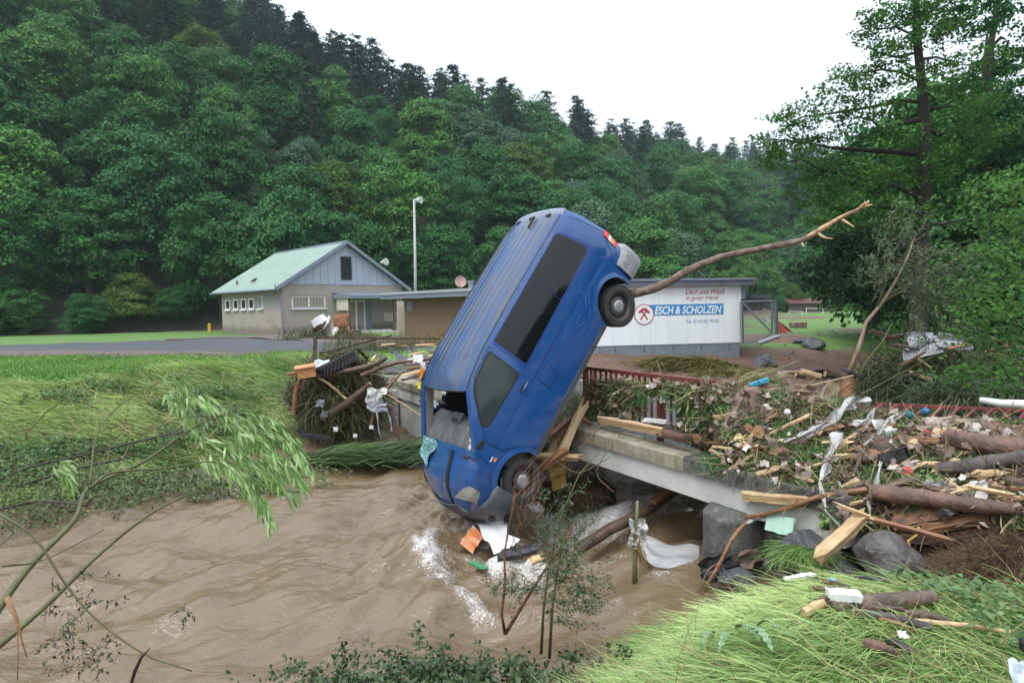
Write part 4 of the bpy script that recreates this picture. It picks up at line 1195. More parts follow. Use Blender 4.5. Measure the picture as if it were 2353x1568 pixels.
q = MB(); q.span((-.5, -.25, ZT + .02), (HW + .55, 9.5, ZT + .28)); rf = q.obj('roof', M('slate grey roof edge', (.10, .12, .15), rough=.45, var=(.13, .15, .18), scale=2), hall)
q = MB(); q.span((-.5, -.30, ZT + .26), (HW + .58, -.252, ZT + .36)); q.obj('roof_edge', m_zinc, rf)
q = MB(); q.span((HW + .003, -.02, ZT - .62), (HW + .22, .3, ZT - .003)); q.obj('corner_trim', m_zinc, hall)
q = MB(); q.span((HW + .25, .6, ZT - .62), (HW + 1.9, 3.6, ZT - .42)); q.obj('canopy', M('dark canopy roof', (.09, .1, .12)), hall)
q = MB(); q.span((HW + .3, .9, ZT - 1.2), (HW + 1.6, 3.4, ZT - .625)); q.obj('canopy_beam', M('reddish canopy timber', (.07, .03, .025)), hall)
m_sblue = M('sign blue', (.03, .22, .52), rough=.5, var=(.045, .26, .56), scale=4)
m_sred = M('sign red', (.38, .04, .05), rough=.55)
m_swht = M('sign white', (.78, .80, .80), rough=.5)
m_sgrey = M('sign telephone blue grey', (.10, .20, .36), rough=.6)
def text(body, u0, u1, v0, v1, mat, name, out, par, shear=0, bold=0):
    """lettering as a flat mesh fitted between pixel bounds on the hall wall"""
    c = bpy.data.curves.new('lettering', 'FONT')
    c.body = body; c.shear = shear; c.offset = bold; c.extrude = .002
    t = bpy.data.objects.new('lettering', c); COL.objects.link(t)
    bpy.context.view_layer.update()
    me = bpy.data.meshes.new_from_object(t)
    bpy.data.objects.remove(t)
    co = np.array([v.co[:] for v in me.vertices])
    lo, hi = co.min(0), co.max(0)
    a, b_ = hall_pt(u0, v1), hall_pt(u1, v0)
    for v in me.vertices:
        fx, fy = (v.co.x - lo[0]) / (hi[0] - lo[0]), (v.co.y - lo[1]) / (hi[1] - lo[1])
        v.co = (lerp(a.x, b_.x, fx), -out - v.co.z, lerp(a.z, b_.z, fy))
    me.materials.clear(); me.materials.append(mat)
    return mesh_obj(name, me, None, par)
a, b_ = hall_pt(1476, 725), hall_pt(1661.5, 697)
q = MB(); q.span((a.x, -.012, a.z), (b_.x, -.003, b_.z)); bl = q.obj('blue_banner', m_sblue, hall)
text('ESCH & SCHOLZEN', 1504, 1657, 701, 722, m_swht, 'banner_lettering', .016, bl, shear=.22, bold=.022)
text('Dach und Wand', 1575, 1664, 663, 676, m_sred, 'slogan_lettering', .006, hall, shear=.25)
text('in guter Hand', 1575, 1650, 678, 692, m_sred, 'slogan_lettering', .006, hall, shear=.25)
text('Tel. (0 24 45) 70 63', 1575, 1650, 733, 744, m_sgrey, 'telephone_lettering', .006, hall)
lc = hall_pt(1479, 722)
Lm = Matrix.Translation((lc.x, -.016, lc.z)) @ Matrix.Rotation(PI / 2, 4, 'X')
q = MB(); q.lathe([(0, .004), (.46, .004), (.46, 0)], n=40, M=Lm); lg = q.obj('logo_disc', m_swht, hall)
q = MB(); q.lathe([(.44, .006), (.48, .006), (.48, 0)], n=40, M=Lm); q.obj('logo_ring', m_sred, lg)
for ang, hammer in ((35, 1), (-35, -1)):
    q = MB(); Mh = Lm @ Matrix.Rotation(math.radians(ang), 4, 'Z')
    q.prism([(-.035, -.30), (.035, -.30), (.03, .2), (-.03, .2)], .004, M=Mh @ Matrix.Translation((0, 0, .008)))
    q.prism([(-.16, .17), (.02, .15), (.14, .19), (.17, .10), (.20, .22), (.1, .28), (-.16, .27)] if hammer > 0 else [(-.15, .15), (.13, .15), (.20, .21), (.13, .28), (-.15, .28)], .004, M=Mh @ Matrix.Translation((0, 0, .0125)))
    q.obj('logo_hammer', m_sred, lg)
# steel mesh gate by the hall
gate = empty('mesh_gate', at_y(1702, 790, 29.7), label='grey steel gate with wire mesh hung beside the white hall', cat='gate')
m_galv = M('galvanised steel', (.25, .28, .31), rough=.4, metal=.4, var=(.2, .22, .25), scale=8)
def gpt(u, v, y=29.7): return at_y(u, v, y)
for nm, a, b_, w in (('gate_post', (1703, 692), (1705, 790), .11), ('gate_post', (1782, 690), (1783, 770), .12), ('frame_bar', (1705, 692), (1780, 690), .10), ('frame_bar', (1775, 692), (1773, 764), .08),
                     ('frame_bar', (1706, 695), (1772, 763), .07), ('frame_bar', (1737, 786), (1775, 764), .07), ('frame_bar', (1706, 787), (1738, 786), .08)):
    q = MB(); bar(q, gpt(*a), gpt(*b_), w); part(q, nm, m_galv, gate)
q = MB()
for k in range(25): bar(q, gpt(1706 + k * 2.8, 693), gpt(1706 + k * 2.8, 786 - max(0, k - 12) * 1.8), .008)
for k in range(30): bar(q, gpt(1706, 695 + k * 3.1), gpt(1774 - max(0, (k - 24)) * 7, 695 + k * 3.1), .008)
o = part(q, 'wire_mesh', m_galv, gate); o['kind'] = 'stuff'
# lamp pole
pole = empty('lamp_pole', at_y(955, 712, 44), label='tall white pole with a siren horn on top behind the wooden shed', cat='pole')
q = MB(); q.tube([at_y(955, 740, 44), at_y(953.5, 600, 44), at_y(951, 458, 44)], [.10, .09, .07], n=10); part(q, 'pole_shaft', M('chalky pole paint', (.50, .50, .48), rough=.6, var=(.4, .4, .38), scale=3), pole, smooth=True)
q = MB(); q.tube([at_y(951, 459, 44), at_y(957, 459, 43.8)], .05, n=6); q.tube([at_y(955, 460, 43.8), at_y(967, 459, 43.6)], [.10, .26], n=12); part(q, 'horn', m_conc, pole)
pole2 = empty('lamp_pole', at_y(876, 680, 60), label='small weathered post with speaker horn at the forest edge behind the clubhouse', cat='pole')
q = MB(); q.tube([at_y(876, 690, 60), at_y(875, 600, 60)], .11, n=8); part(q, 'pole_shaft', m_brown, pole2)
q = MB(); q.tube([at_y(876, 603, 60), at_y(887, 601, 59.6)], [.12, .34], n=10); part(q, 'horn', m_conc, pole2)
# yellow marker post by the wood edge
q = MB(); q.box((0, 0, .30), (.26, .2, .8)); q.box((0, 0, .74), (.2, .15, .1)); yp = q.obj('marker_post', M('yellow marker paint', (.55, .30, .02), rough=.6), bevel=.02)
yp.location = at_y(481, 748, 58); yp.location.z = tz(yp.location.x, yp.location.y); tag(yp, 'short yellow marker post at the edge of the wood left of the clubhouse', 'post')
# ------------------------------------------------------------------ foliage tools
def unit(a): return a / np.maximum(np.linalg.norm(a, axis=-1, keepdims=True), 1e-9)
def leaf_mesh(name, P, D, Nn, ln, wd, mat, tint, fold=0.0):
    """diamond leaves: base P, direction D, normal Nn"""
    P, D = np.asarray(P), unit(np.asarray(D))
    S = unit(np.cross(D, Nn)); Nn = np.cross(S, D)
    ln = np.asarray(ln).reshape(-1, 1) * np.ones((len(P), 1)); wd = np.asarray(wd).reshape(-1, 1) * np.ones((len(P), 1))
    mid = P + D * ln * .45
    V = np.stack([P, mid + S * wd / 2 + Nn * fold * wd, P + D * ln - Nn * ln * .08, mid - S * wd / 2 + Nn * fold * wd], 1).reshape(-1, 3)
    Q = np.arange(len(P) * 4).reshape(-1, 4)
    return np_mesh(name, V, Q, mat, attr=np.repeat(tint, 4))
def blades_mesh(name, P, D, ln, wd, mat, tint, seg=4, curl=None, droop=.0, taper=True):
    """grass blades: base P, start direction D bending by curl and falling by droop"""
    n = len(P); D = unit(D); ln = np.asarray(ln).reshape(-1, 1) * np.ones((n, 1)); wd = np.asarray(wd).reshape(-1, 1) * np.ones((n, 1))
    side = unit(np.cross(D, RNG.normal(0, .5, (n, 3)) + np.array([0, 0, 1])))
    p = P.copy(); d = D.copy(); rows = []
    for k in range(seg + 1):
        w = wd * (1 - (k / seg) ** 1.5 * (1 if taper else 0)) * .5 + .0006
        rows += [p + side * w, p - side * w]
        p = p + d * ln / seg
        if curl is not None: d = d + curl / seg
        d = d + np.array([0, 0, -droop / seg]); d = unit(d)
    V = np.stack(rows, 1).reshape(-1, 3)
    b = (np.arange(n) * (2 * (seg + 1)))[:, None]
    Q = np.concatenate([b + np.array([[2 * k, 2 * k + 1, 2 * k + 3, 2 * k + 2]]) for k in range(seg)], 0)
    return np_mesh(name, V, Q, mat, attr=np.repeat(tint, 2 * (seg + 1)))
def leafmat(name, a, b, trans=.16, ob=None, spec=.08): 
    return M(name, a, rough=.6, tint=b, trans=trans, obrand=None, spec=spec, extra=(lambda N, L, src, cur, mix, bs: obvar(N, L, cur, mix, ob)) if ob else None)
def obvar(N, L, cur, mix, ob):
    oi = N.new('ShaderNodeObjectInfo')
    r = N.new('ShaderNodeMapRange'); r.inputs['To Max'].default_value = .75
    L.new(oi.outputs['Random'], r.inputs['Value'])
    return mix(cur, ob, r.outputs[0])
m_leafA = leafmat('summer green foliage', (.044, .138, .034), (.125, .29, .055), ob=(.026, .11, .052))
m_leafB = leafmat('deep green foliage', (.021, .086, .030), (.062, .18, .043), ob=(.028, .115, .034))
m_leafY = leafmat('yellow green foliage', (.075, .13, .03), (.15, .21, .05), ob=(.05, .12, .02))
m_leafG = leafmat('grey green foliage', (.06, .125, .075), (.11, .20, .11), ob=(.05, .11, .04))
m_needle = leafmat('dark spruce needles', (.028, .068, .044), (.062, .125, .066), trans=.12, ob=(.04, .085, .056))
m_bark = M('grey brown bark', (.075, .06, .048), rough=.9, var=(.035, .028, .022), scale=5, bump=.8, bscale=20, stretch=(1, 1, .3))
m_barkd = M('dark bark', (.035, .028, .024), rough=.95, var=(.018, .015, .013), scale=5, bump=.8, bscale=16, stretch=(1, 1, .3))

def crown_mesh(name, seed, mat, clumps=120, per=120, rx=1.0, rz=1.0, leaf=.06, clr=(.13, .30), lobes=6, hang=0):
    r = np.random.default_rng(seed)
    # big lobes
    lc = unit(r.normal(0, 1, (lobes, 3))) * np.array([.52 * rx, .52 * rx, .55 * rz]) * r.uniform(.7, 1.1, (lobes, 1))
    lc = np.vstack([lc, [[0, 0, .45 * rz]], [[0, 0, -.1]]])
    lr = r.uniform(.42, .62, len(lc))
    C, cr, ct = [], [], []
    while len(C) < clumps:
        i = r.integers(len(lc)); d = unit(r.normal(0, 1, 3)); d[2] = d[2] * .9 + .15
        p = lc[i] + d * lr[i] * np.array([rx, rx, rz * .9]) * r.uniform(.75, 1.05)
        inside = any(np.linalg.norm((p - c) / np.array([rx, rx, rz])) < q * .72 for c, q in zip(lc, lr))
        if inside and r.random() < .8: continue
        C.append(p); cr.append(r.uniform(*clr)); ct.append(r.normal(.45, .22))
    C, cr, ct = np.array(C), np.array(cr), np.array(ct)
    k = np.repeat(np.arange(len(C)), per); n = len(k)
    d = unit(r.normal(0, 1, (n, 3))); d[:, 2] = np.abs(d[:, 2]) * 1.0 - .45 * r.random(n)
    rad = r.uniform(.5, 1.05, n) ** .6
    P = C[k] + d * (cr[k] * rad)[:, None] * np.array([1.12, 1.12, .85])
    Nn = unit(d * .9 + np.array([0, 0, .6]) + r.normal(0, .42, (n, 3)))
    D = unit(np.cross(Nn, r.normal(0, 1, (n, 3)))); D[:, 2] -= .25 + hang
    t = np.clip(ct[k] + r.normal(0, .22, n), 0, 1)
    s = leaf * r.uniform(.6, 1.35, n)
    return leaf_mesh(name, P, D, Nn, s * 1.25, s * .95, mat, t, fold=.1)
def spruce_mesh(name, seed, mat, levels=26, sparse=0):
    """height 1, base radius about .2"""
    r = np.random.default_rng(seed)
    P, D, Nn, L_, T = [], [], [], [], []
    for i in range(levels):
        h = .10 + .90 * (i / levels) ** .92
        R = (.25 * (1 - h) ** .62 + .006) * r.uniform(.72, 1.15)
        nb = int(r.integers(7, 12))
        for b in range(nb):
            if r.random() < .12 + sparse: continue
            a = 2 * PI * b / nb + r.uniform(-.3, .3) + i
            Rb = R * r.uniform(.6, 1.2); hh = h + r.uniform(-.012, .012)
            ct = r.normal(.4, .25)
            m = max(3, int(16 * Rb / .2) + 2)
            for q in range(m):
                t = (q + r.random()) / m
                sag = -.30 * t * Rb + .22 * t * t * Rb
                p = [math.cos(a) * Rb * t, math.sin(a) * Rb * t, hh + sag]
                for _ in range(3):
                    aa = a + r.normal(0, .8)
                    P.append([p[0] + r.normal(0, .004), p[1] + r.normal(0, .004), p[2] + r.normal(0, .004)])
                    D.append([math.cos(aa), math.sin(aa), r.uniform(-.9, .1)])
                    Nn.append([r.normal(0, .4), r.normal(0, .4), 1]); L_.append(r.uniform(.016, .034)); T.append(np.clip(ct + r.normal(0, .2), 0, 1))
    L_ = np.array(L_)
    return leaf_mesh(name, np.array(P), np.array(D), np.array(Nn), L_, L_ * .5, mat, np.array(T))
def trunk_mesh(name, mat, r0=.03, h=.8):
    mb = MB(); mb.tube([(0, 0, -.08), (.004, .003, .2), (-.006, 0, .5), (0, .004, h)], [r0 * 1.3, r0, r0 * .7, r0 * .2], n=7)
    me = bpy.data.meshes.new(name); me.from_pydata(mb.v, [], mb.f); me.materials.append(mat); return me

TREES = {}
for kind, mt, n0 in (('green', m_leafA, 3), ('deep', m_leafB, 3), ('yellow', m_leafY, 2), ('grey', m_leafG, 2)):
    TREES[kind] = [crown_mesh('crown', 100 + 10 * n0 + hash(kind[0]) % 1 + i + {'green': 0, 'deep': 20, 'yellow': 40, 'grey': 60}[kind], mt, clumps=150, per=155, rz=[1.25, 1.05, 1.4][i % 3], leaf=.044) for i in range(n0)]
TREES['spruce'] = [spruce_mesh('crown', 300 + i, m_needle, levels=[26, 22, 30][i], sparse=[0, .12, .2][i]) for i in range(3)]
TRUNK = trunk_mesh('trunk', m_bark)
_view_up = -_up
def project(p):
    c = RCW.transposed() @ (Vector(p) - CAM)
    return (1176 + F * c.x / c.z, 784 + F * c.y / c.z, c.z) if c.z > .1 else (0, 0, -1)
def place_tree(kind, p, H, R, rot, label, group, idx=0, name='forest_tree', low=.0):
    t = empty(name, p, (0, 0, rot), label, 'tree', group)
    if kind == 'spruce':
        c = mesh_obj('crown', TREES[kind][idx % 3], None, t); c.scale = (H * R, H * R, H)
        c.rotation_euler = (random.uniform(-.03, .03), random.uniform(-.03, .03), 0)
    else:
        me = TREES[kind][idx % len(TREES[kind])]
        c = mesh_obj('crown', me, None, t)
        c.scale = (R, R, H * .44); c.location = (0, 0, H * .52 - low)
    k = mesh_obj('trunk', TRUNK, None, t); k.scale = (H, H, H)
    return t
# --- the wooded hillside
cand = []
rr = random.Random(5)
for row in range(0, 40):
    d = -2.0 + row * 5.6
    for (x0, y0), (x1, y1) in zip(FOOT, FOOT[1:]):
        L_ = math.hypot(x1 - x0, y1 - y0); dx, dy = (x1 - x0) / L_, (y1 - y0) / L_
        s = rr.uniform(0, 3)
        while s < L_:
            x, y = x0 + dx * s - dy * (d + 3.5), y0 + dy * s + dx * (d + 3.5)
            x += rr.uniform(-2.2, 2.2); y += rr.uniform(-2.2, 2.2)
            s += 6.0 + .012 * math.hypot(x, y)
            cand.append((x, y, row))
zs_ = terrain(np.array([c[0] for c in cand]), np.array([c[1] for c in cand]))
dd, ss = seg_dist(np.array([c[0] for c in cand]), np.array([c[1] for c in cand]), FOOT)
occ = {}
picked, rest = [], []
order = sorted(range(len(cand)), key=lambda i: math.hypot(cand[i][0], cand[i][1]))
taken = []
for i in order:
    x, y, row = cand[i]; z = float(zs_[i])
    dist = math.hypot(x, y)
    if ss[i] < 0 and dd[i] > 3: continue
    sp = 4.6 + dist * .012
    if any((x - a) ** 2 + (y - b) ** 2 < sp * sp for a, b in taken[-400:]): continue
    taken.append((x, y))
    u, v, dz = project((x, y, z + 9))
    if dz < 0 or u < -160 or u > 2400 or v < -300: continue
    # hidden by the hill rows in front
    Hm = rr.uniform(10, 15.5) + min(dd[i] * .03, 3)
    ut, vt, _ = project((x, y, z + Hm))
    b = int(ut // 60)
    hid = min([occ.get(k, 1e9) for k in (b - 1, b, b + 1)])
    hid = sorted([occ.get(k, 1e9) for k in (b - 1, b, b + 1)])[1]
    vis = hid - vt
    if vis < 14 * 100 / dist * .35: 
        if vis < -30: continue
    for k in (b - 1, b, b + 1) if dist < 120 else (b,):
        occ[k] = min(occ.get(k, 1e9), vt + (10 if k == b else 25))
    hillpos = dd[i]
    conif = (hillpos > 46 and rr.random() < (.85 if 440 < u < 1100 else .55)) or (hillpos > 30 and u > 440 and rr.random() < .25)
    if u > 1500: conif = (hillpos > 60 and rr.random() < .5) or rr.random() < .06
    q = rr.random()
    kind = 'spruce' if conif else ('green' if q < .42 else 'deep' if q < .74 else 'yellow' if q < .87 else 'grey')
    if u < 500 and not conif: kind = 'deep' if q < .6 else 'green' if q < .93 else 'yellow'
    picked.append((dist, x, y, z, kind, Hm * (1.4 if conif else 1), u, v, hillpos))
print('hill candidates', len(picked))
picked.sort()
WORDS = {'green': 'fresh green tree', 'deep': 'dark green tree', 'yellow': 'yellowish green tree', 'grey': 'grey green tree', 'spruce': 'dark spruce'}
def zone(u, hp):
    a = [w for lim, w in ((130, 'at the left edge'), (330, 'left of the marker post'), (520, 'left of the clubhouse'), (660, 'over the green roof'), (820, 'over the attic window'), (940, 'left of the lamp pole'), (1060, 'right of the lamp pole'), (1210, 'left of the van roof'), (1420, 'over the van'), (1560, 'over the broken trunk'), (1730, 'over the white hall'), (1850, 'over the mesh gate'), (9999, 'beyond the meadow')) if u < lim][0]
    b = 'at the foot of the hill' if hp < 6 else 'low on the hill' if hp < 18 else 'partway up the hill' if hp < 32 else 'halfway up the hill' if hp < 46 else 'high on the hill' if hp < 64 else 'on the skyline'
    return a, b
MAIN = picked[:290]
for i, (dist, x, y, z, kind, Hm, u, v, hp) in enumerate(MAIN):
    a, b = zone(u, hp)
    size = 'tall' if Hm > 14.5 else 'broad' if Hm < 12 else 'middling'
    R = Hm * rr.uniform(.36, .48) if kind != 'spruce' else rr.uniform(1.0, 1.45)
    place_tree(kind, (x, y, z), Hm, R, rr.uniform(0, 6.28), f'{size} {WORDS[kind]} {b} {a}', f'{size} {WORDS[kind]}s {b} {a}', idx=rr.randrange(6), low=(1.0 if hp < 8 else 0),
               name='spruce_tree' if kind == 'spruce' else 'leafy_tree')
REST = picked[290:]
print('rest', len(REST))
# everything farther off reads as one mass: one object, instanced by geometry nodes
def instanced(name, pts, scales, src_meshes, mat_label, cat=None):
    me = bpy.data.meshes.new(name)
    me.from_pydata([tuple(p) for p in pts], [], [])
    for an, arr, ty in (('siz', np.array(scales, np.float32), 'FLOAT_VECTOR'), ('pick', np.array([rr.randrange(len(src_meshes)) for _ in pts], np.int32), 'INT')):
        at = me.attributes.new(an, ty, 'POINT')
        at.data.foreach_set('vector' if ty == 'FLOAT_VECTOR' else 'value', arr.ravel())
    o = mesh_obj(name, me)
    ng = bpy.data.node_groups.new(name, 'GeometryNodeTree')
    ng.interface.new_socket('Geometry', in_out='INPUT', socket_type='NodeSocketGeometry'); ng.interface.new_socket('Geometry', in_out='OUTPUT', socket_type='NodeSocketGeometry')
    N, L = ng.nodes, ng.links
    gi, go = N.new('NodeGroupInput'), N.new('NodeGroupOutput')
    join = N.new('GeometryNodeJoinGeometry')
    for k, sm in enumerate(src_meshes):
        so = bpy.data.objects.new('tree_form', sm)          # not linked to the scene; only a source
        inf = N.new('GeometryNodeObjectInfo'); inf.inputs['Object'].default_value = so; inf.inputs['As Instance'].default_value = True
        iop = N.new('GeometryNodeInstanceOnPoints')
        L.new(gi.outputs[0], iop.inputs['Points']); L.new(inf.outputs['Geometry'], iop.inputs['Instance'])
        na = N.new('GeometryNodeInputNamedAttribute'); na.data_type = 'FLOAT_VECTOR'; na.inputs['Name'].default_value = 'siz'; L.new(na.outputs[0], iop.inputs['Scale'])
        nb = N.new('GeometryNodeInputNamedAttribute'); nb.data_type = 'INT'; nb.inputs['Name'].default_value = 'pick'
        cm = N.new('FunctionNodeCompare'); cm.data_type = 'INT'; cm.operation = 'EQUAL'; L.new(nb.outputs[0], cm.inputs[2]); cm.inputs[3].default_value = k; L.new(cm.outputs[0], iop.inputs['Selection'])
        rv = N.new('FunctionNodeRandomValue'); rv.data_type = 'FLOAT_VECTOR'; rv.inputs[1].default_value = (0, 0, 6.28); rv.inputs[0].default_value = (0, 0, 0); L.new(rv.outputs[0], iop.inputs['Rotation'])
        L.new(iop.outputs[0], join.inputs[0])
    L.new(join.outputs[0], go.inputs[0])
    md = o.modifiers.new('scatter', 'NODES'); md.node_group = ng
    return tag(o, kind='stuff')
lf = [r for r in REST if r[4] != 'spruce']; sf = [r for r in REST if r[4] == 'spruce']
if lf: instanced('distant_wood', [(r[1], r[2], r[3] + r[5] * .5) for r in lf], [(r[5] * .36, r[5] * .36, r[5] * .44) for r in lf], [TREES['green'][0], TREES['deep'][1], TREES['grey'][0], TREES['green'][2], TREES['deep'][0]], '')
if sf: instanced('distant_spruces', [(r[1], r[2], r[3]) for r in sf], [(r[5] * 1.1, r[5] * 1.1, r[5]) for r in sf], TREES['spruce'][:2], '')
# ------------------------------------------------------------------ the big alder on the right bank
def a_pt(x, y, Y):
    """point from the reading grid of the right-hand trees"""
    return at_y(1704 + .572 * x, .572 * y, Y)
def blob_leaves(blobs, Y, leaf, dens, seed, dY=1.6):
    r = np.random.default_rng(seed); P, T = [], []
    for x, y, rx, ry in blobs:
        rx, ry = rx * 1.2, ry * 1.16
        c = np.array(a_pt(x, y, Y + r.uniform(-dY, dY))); k = .572 * Y / F
        area = rx * ry * k * k
        ncl = max(3, int(area * dens))
        for _ in range(ncl):
            th = r.uniform(0, 2 * PI); q = math.sqrt(r.random())
            cc = c + np.array([rx * k * q * math.cos(th), r.normal(0, .6), ry * k * q * math.sin(th)])
            cr = r.uniform(.22, .48); m = int(r.uniform(26, 48)); t0 = r.normal(.4, .25)
            d = unit(r.normal(0, 1, (m, 3))) * r.uniform(.3, 1, (m, 1)) * cr * np.array([1.35, 1.35, .55])
            P.append(cc + d); T.append(np.clip(t0 + r.normal(0, .2, m), 0, 1))
    P = np.vstack(P); T = np.concatenate(T); n = len(P)
    Nn = unit(np.array([0, 0, .8]) + r.normal(0, .6, (n, 3)))
    D = unit(np.cross(Nn, r.normal(0, 1, (n, 3)))) + np.array([0, 0, -.2])
    s = leaf * r.uniform(.7, 1.3, n)
    return P, D, Nn, s, T
def limb(mb, pts, r0, r1, Y, jit=.12, n=8):
    P = [a_pt(p[0], p[1], Y + (p[2] if len(p) > 2 else 0)) for p in pts]
    dense = []
    for a, b in zip(P, P[1:]):
        m = max(1, int((b - a).length / .8))
        for i in range(m): dense.append(a.lerp(b, i / m) + Vector([random.uniform(-jit, jit) * .6 for _ in range(3)]) * (1 if i else 0))
    dense.append(P[-1])
    mb.tube(dense, [lerp(r0, r1, i / (len(dense) - 1)) for i in range(len(dense))], n=n)
AY = 24.0
alder_base = a_pt(712, 1330, AY)
alder = empty('alder_tree', alder_base, label='tall alder with dark straight trunk and open layered crown on the right bank', cat='tree')
def apart(mb, name, mat, par=alder, **k):
    mb.v = [tuple(Vector(p) - Vector(par.location)) for p in mb.v]; return mb.obj(name, mat, par, **k)
q = MB(); limb(q, [(712, 1400), (712, 1100), (722, 900), (728, 760), (735, 520), (722, 330), (705, 180), (700, 20), (705, -60)], .36, .10, AY, .05, 12); apart(q, 'trunk', m_barkd, smooth=True)
for pts, r0 in (([(728, 860), (640, 845), (560, 830), (520, 835)], .16), ([(725, 820), (690, 780), (600, 740), (430, 700), (330, 690)], .13), ([(735, 480), (660, 490), (560, 520), (480, 560), (440, 590)], .10),
                ([(728, 410), (640, 405), (520, 430), (400, 450), (240, 470)], .09), ([(735, 520), (800, 540), (870, 545), (940, 580)], .12), ([(735, 450), (800, 430), (860, 425)], .09),
                ([(722, 330), (640, 290), (560, 280), (440, 300)], .07), ([(715, 240), (780, 230), (850, 250)], .06), ([(710, 210), (620, 230), (560, 215), (500, 190)], .06), ([(705, 150), (620, 110), (540, 120)], .05),
                ([(705, 100), (760, 60), (830, 40)], .05), ([(728, 700), (820, 690), (930, 660)], .09), ([(725, 620), (600, 610), (440, 600), (240, 570), (120, 560)], .11), ([(650, 405), (670, 450), (660, 500)], .05),
                ([(560, 520), (520, 480), (450, 470)], .05), ([(330, 690), (240, 640), (180, 650)], .06), ([(440, 300), (400, 330)], .04), ([(600, 740), (520, 800), (420, 900), (360, 1000)], .08), ([(725, 900), (800, 900), (900, 880)], .09)):
    q = MB(); limb(q, pts, r0, .025, AY, .16, 6); apart(q, 'limb', m_barkd, smooth=True)
ALD = [(110, 590, 55, 60), (170, 500, 60, 45), (215, 450, 60, 40), (250, 560, 70, 45), (130, 640, 50, 45), (290, 640, 90, 50), (340, 560, 60, 35), (370, 700, 100, 50), (310, 760, 90, 60), (360, 830, 80, 50), (290, 690, 60, 40), (420, 330, 65, 45), (480, 280, 80, 32), (380, 390, 60, 35),
       (470, 390, 70, 30), (330, 480, 60, 28), (520, 130, 55, 42), (590, 90, 70, 40), (660, 60, 80, 50), (720, 120, 90, 45), (790, 60, 90, 50), (600, 20, 70, 30), (780, 0, 90, 30), (850, 110, 60, 40), (560, 205, 60, 25), (650, 190, 60, 28), (590, 280, 60, 30), (650, 330, 50, 35), (560, 350, 50, 24), (620, 430, 60, 24),
       (520, 430, 70, 28), (440, 440, 50, 22), (500, 500, 70, 22), (620, 520, 60, 28), (660, 570, 60, 32), (560, 560, 60, 24), (470, 660, 70, 30), (560, 680, 100, 30), (680, 660, 90, 45), (760, 700, 90, 45), (620, 720, 90, 35), (520, 740, 100, 30), (840, 640, 90, 55), (800, 560, 60, 40), (880, 580, 90, 50), (820, 720, 100, 50), (940, 520, 80, 50),
       (780, 260, 45, 28), (800, 310, 40, 25), (850, 270, 60, 30), (930, 240, 70, 34), (880, 330, 50, 28), (900, 420, 80, 40), (960, 380, 60, 40), (830, 480, 50, 24), (680, 760, 60, 25), (600, 790, 70, 26), (430, 870, 90, 45), (520, 900, 90, 45), (400, 790, 60, 40), (600, 870, 70, 40), (690, 860, 70, 40), (480, 800, 60, 28)]
P_, D_, N_, s_, T_ = blob_leaves(ALD, AY, .11, 38, 77, dY=1.2)
P_ -= np.array(alder_base)
m_alder = leafmat('alder leaves', (.036, .105, .024), (.088, .21, .036), trans=.35)
mesh_obj('crown', leaf_mesh('crown', P_, D_, N_, s_, s_ * .85, m_alder, T_, fold=.08), None, alder)
# thin bare upright stems right of the alder
al2 = empty('old_tree', a_pt(985, 1300, 30), label='old tree with bare pale upper stems standing behind the alder at the right edge', cat='tree')
q = MB(); limb(q, [(985, 1300), (990, 900), (985, 560), (990, 330), (1000, 180), (1020, 60), (1050, -40)], .38, .10, 30, .1, 8); limb(q, [(985, 380), (975, 250), (985, 140)], .12, .05, 30); limb(q, [(995, 200), (1040, 150), (1060, 160)], .1, .03, 30); apart(q, 'trunk', m_bark, al2, smooth=True)
OLD = [(1080, 230, 50, 60), (1010, 290, 70, 50), (1090, 330, 60, 60), (960, 300, 40, 50), (1040, 400, 100, 70), (1100, 470, 70, 70), (980, 480, 80, 60), (1040, 560, 110, 80), (900, 80, 90, 50), (1000, 60, 60, 35), (1080, 20, 60, 30), (940, 140, 40, 24), (1100, 180, 40, 40), (1000, 660, 130, 80), (920, 720, 100, 70), (1080, 700, 90, 90), (980, 10, 90, 30), (1120, 600, 60, 90), (1060, 90, 50, 20)]
P_, D_, N_, s_, T_ = blob_leaves(OLD, 30, .16, 24, 78, dY=2.5)
P_ -= np.array(al2.location)
mesh_obj('crown', leaf_mesh('crown', P_, D_, N_, s_, s_ * .85, m_leafB, T_, fold=.08), None, al2)
# low sycamore boughs hanging in front, below the alder
al3 = empty('sycamore_tree', (11.0, 28.5, 1.4), label='dark bushy sycamore with drooping boughs beneath the alder crown', cat='tree')
q = MB(); limb(q, [(540, 1300), (535, 1180), (520, 1000), (500, 900)], .16, .05, 27); apart(q, 'trunk', m_barkd, al3)
SYC = [(380, 950, 70, 60), (460, 980, 90, 60), (420, 1060, 110, 60), (330, 1080, 80, 45), (520, 1060, 100, 70), (380, 1150, 90, 50), (460, 1150, 90, 60), (590, 980, 80, 60), (600, 1100, 80, 70), (560, 1180, 80, 60), (300, 1120, 50, 30), (640, 1180, 60, 60)]
P_, D_, N_, s_, T_ = blob_leaves(SYC, 27, .18, 26, 79, dY=1.2)
P_ -= np.array(al3.location)
mesh_obj('crown', leaf_mesh('crown', P_, D_, N_, s_, s_ * .9, leafmat('dull blue green leaves', (.028, .062, .028), (.05, .095, .045)), T_, fold=.08), None, al3)
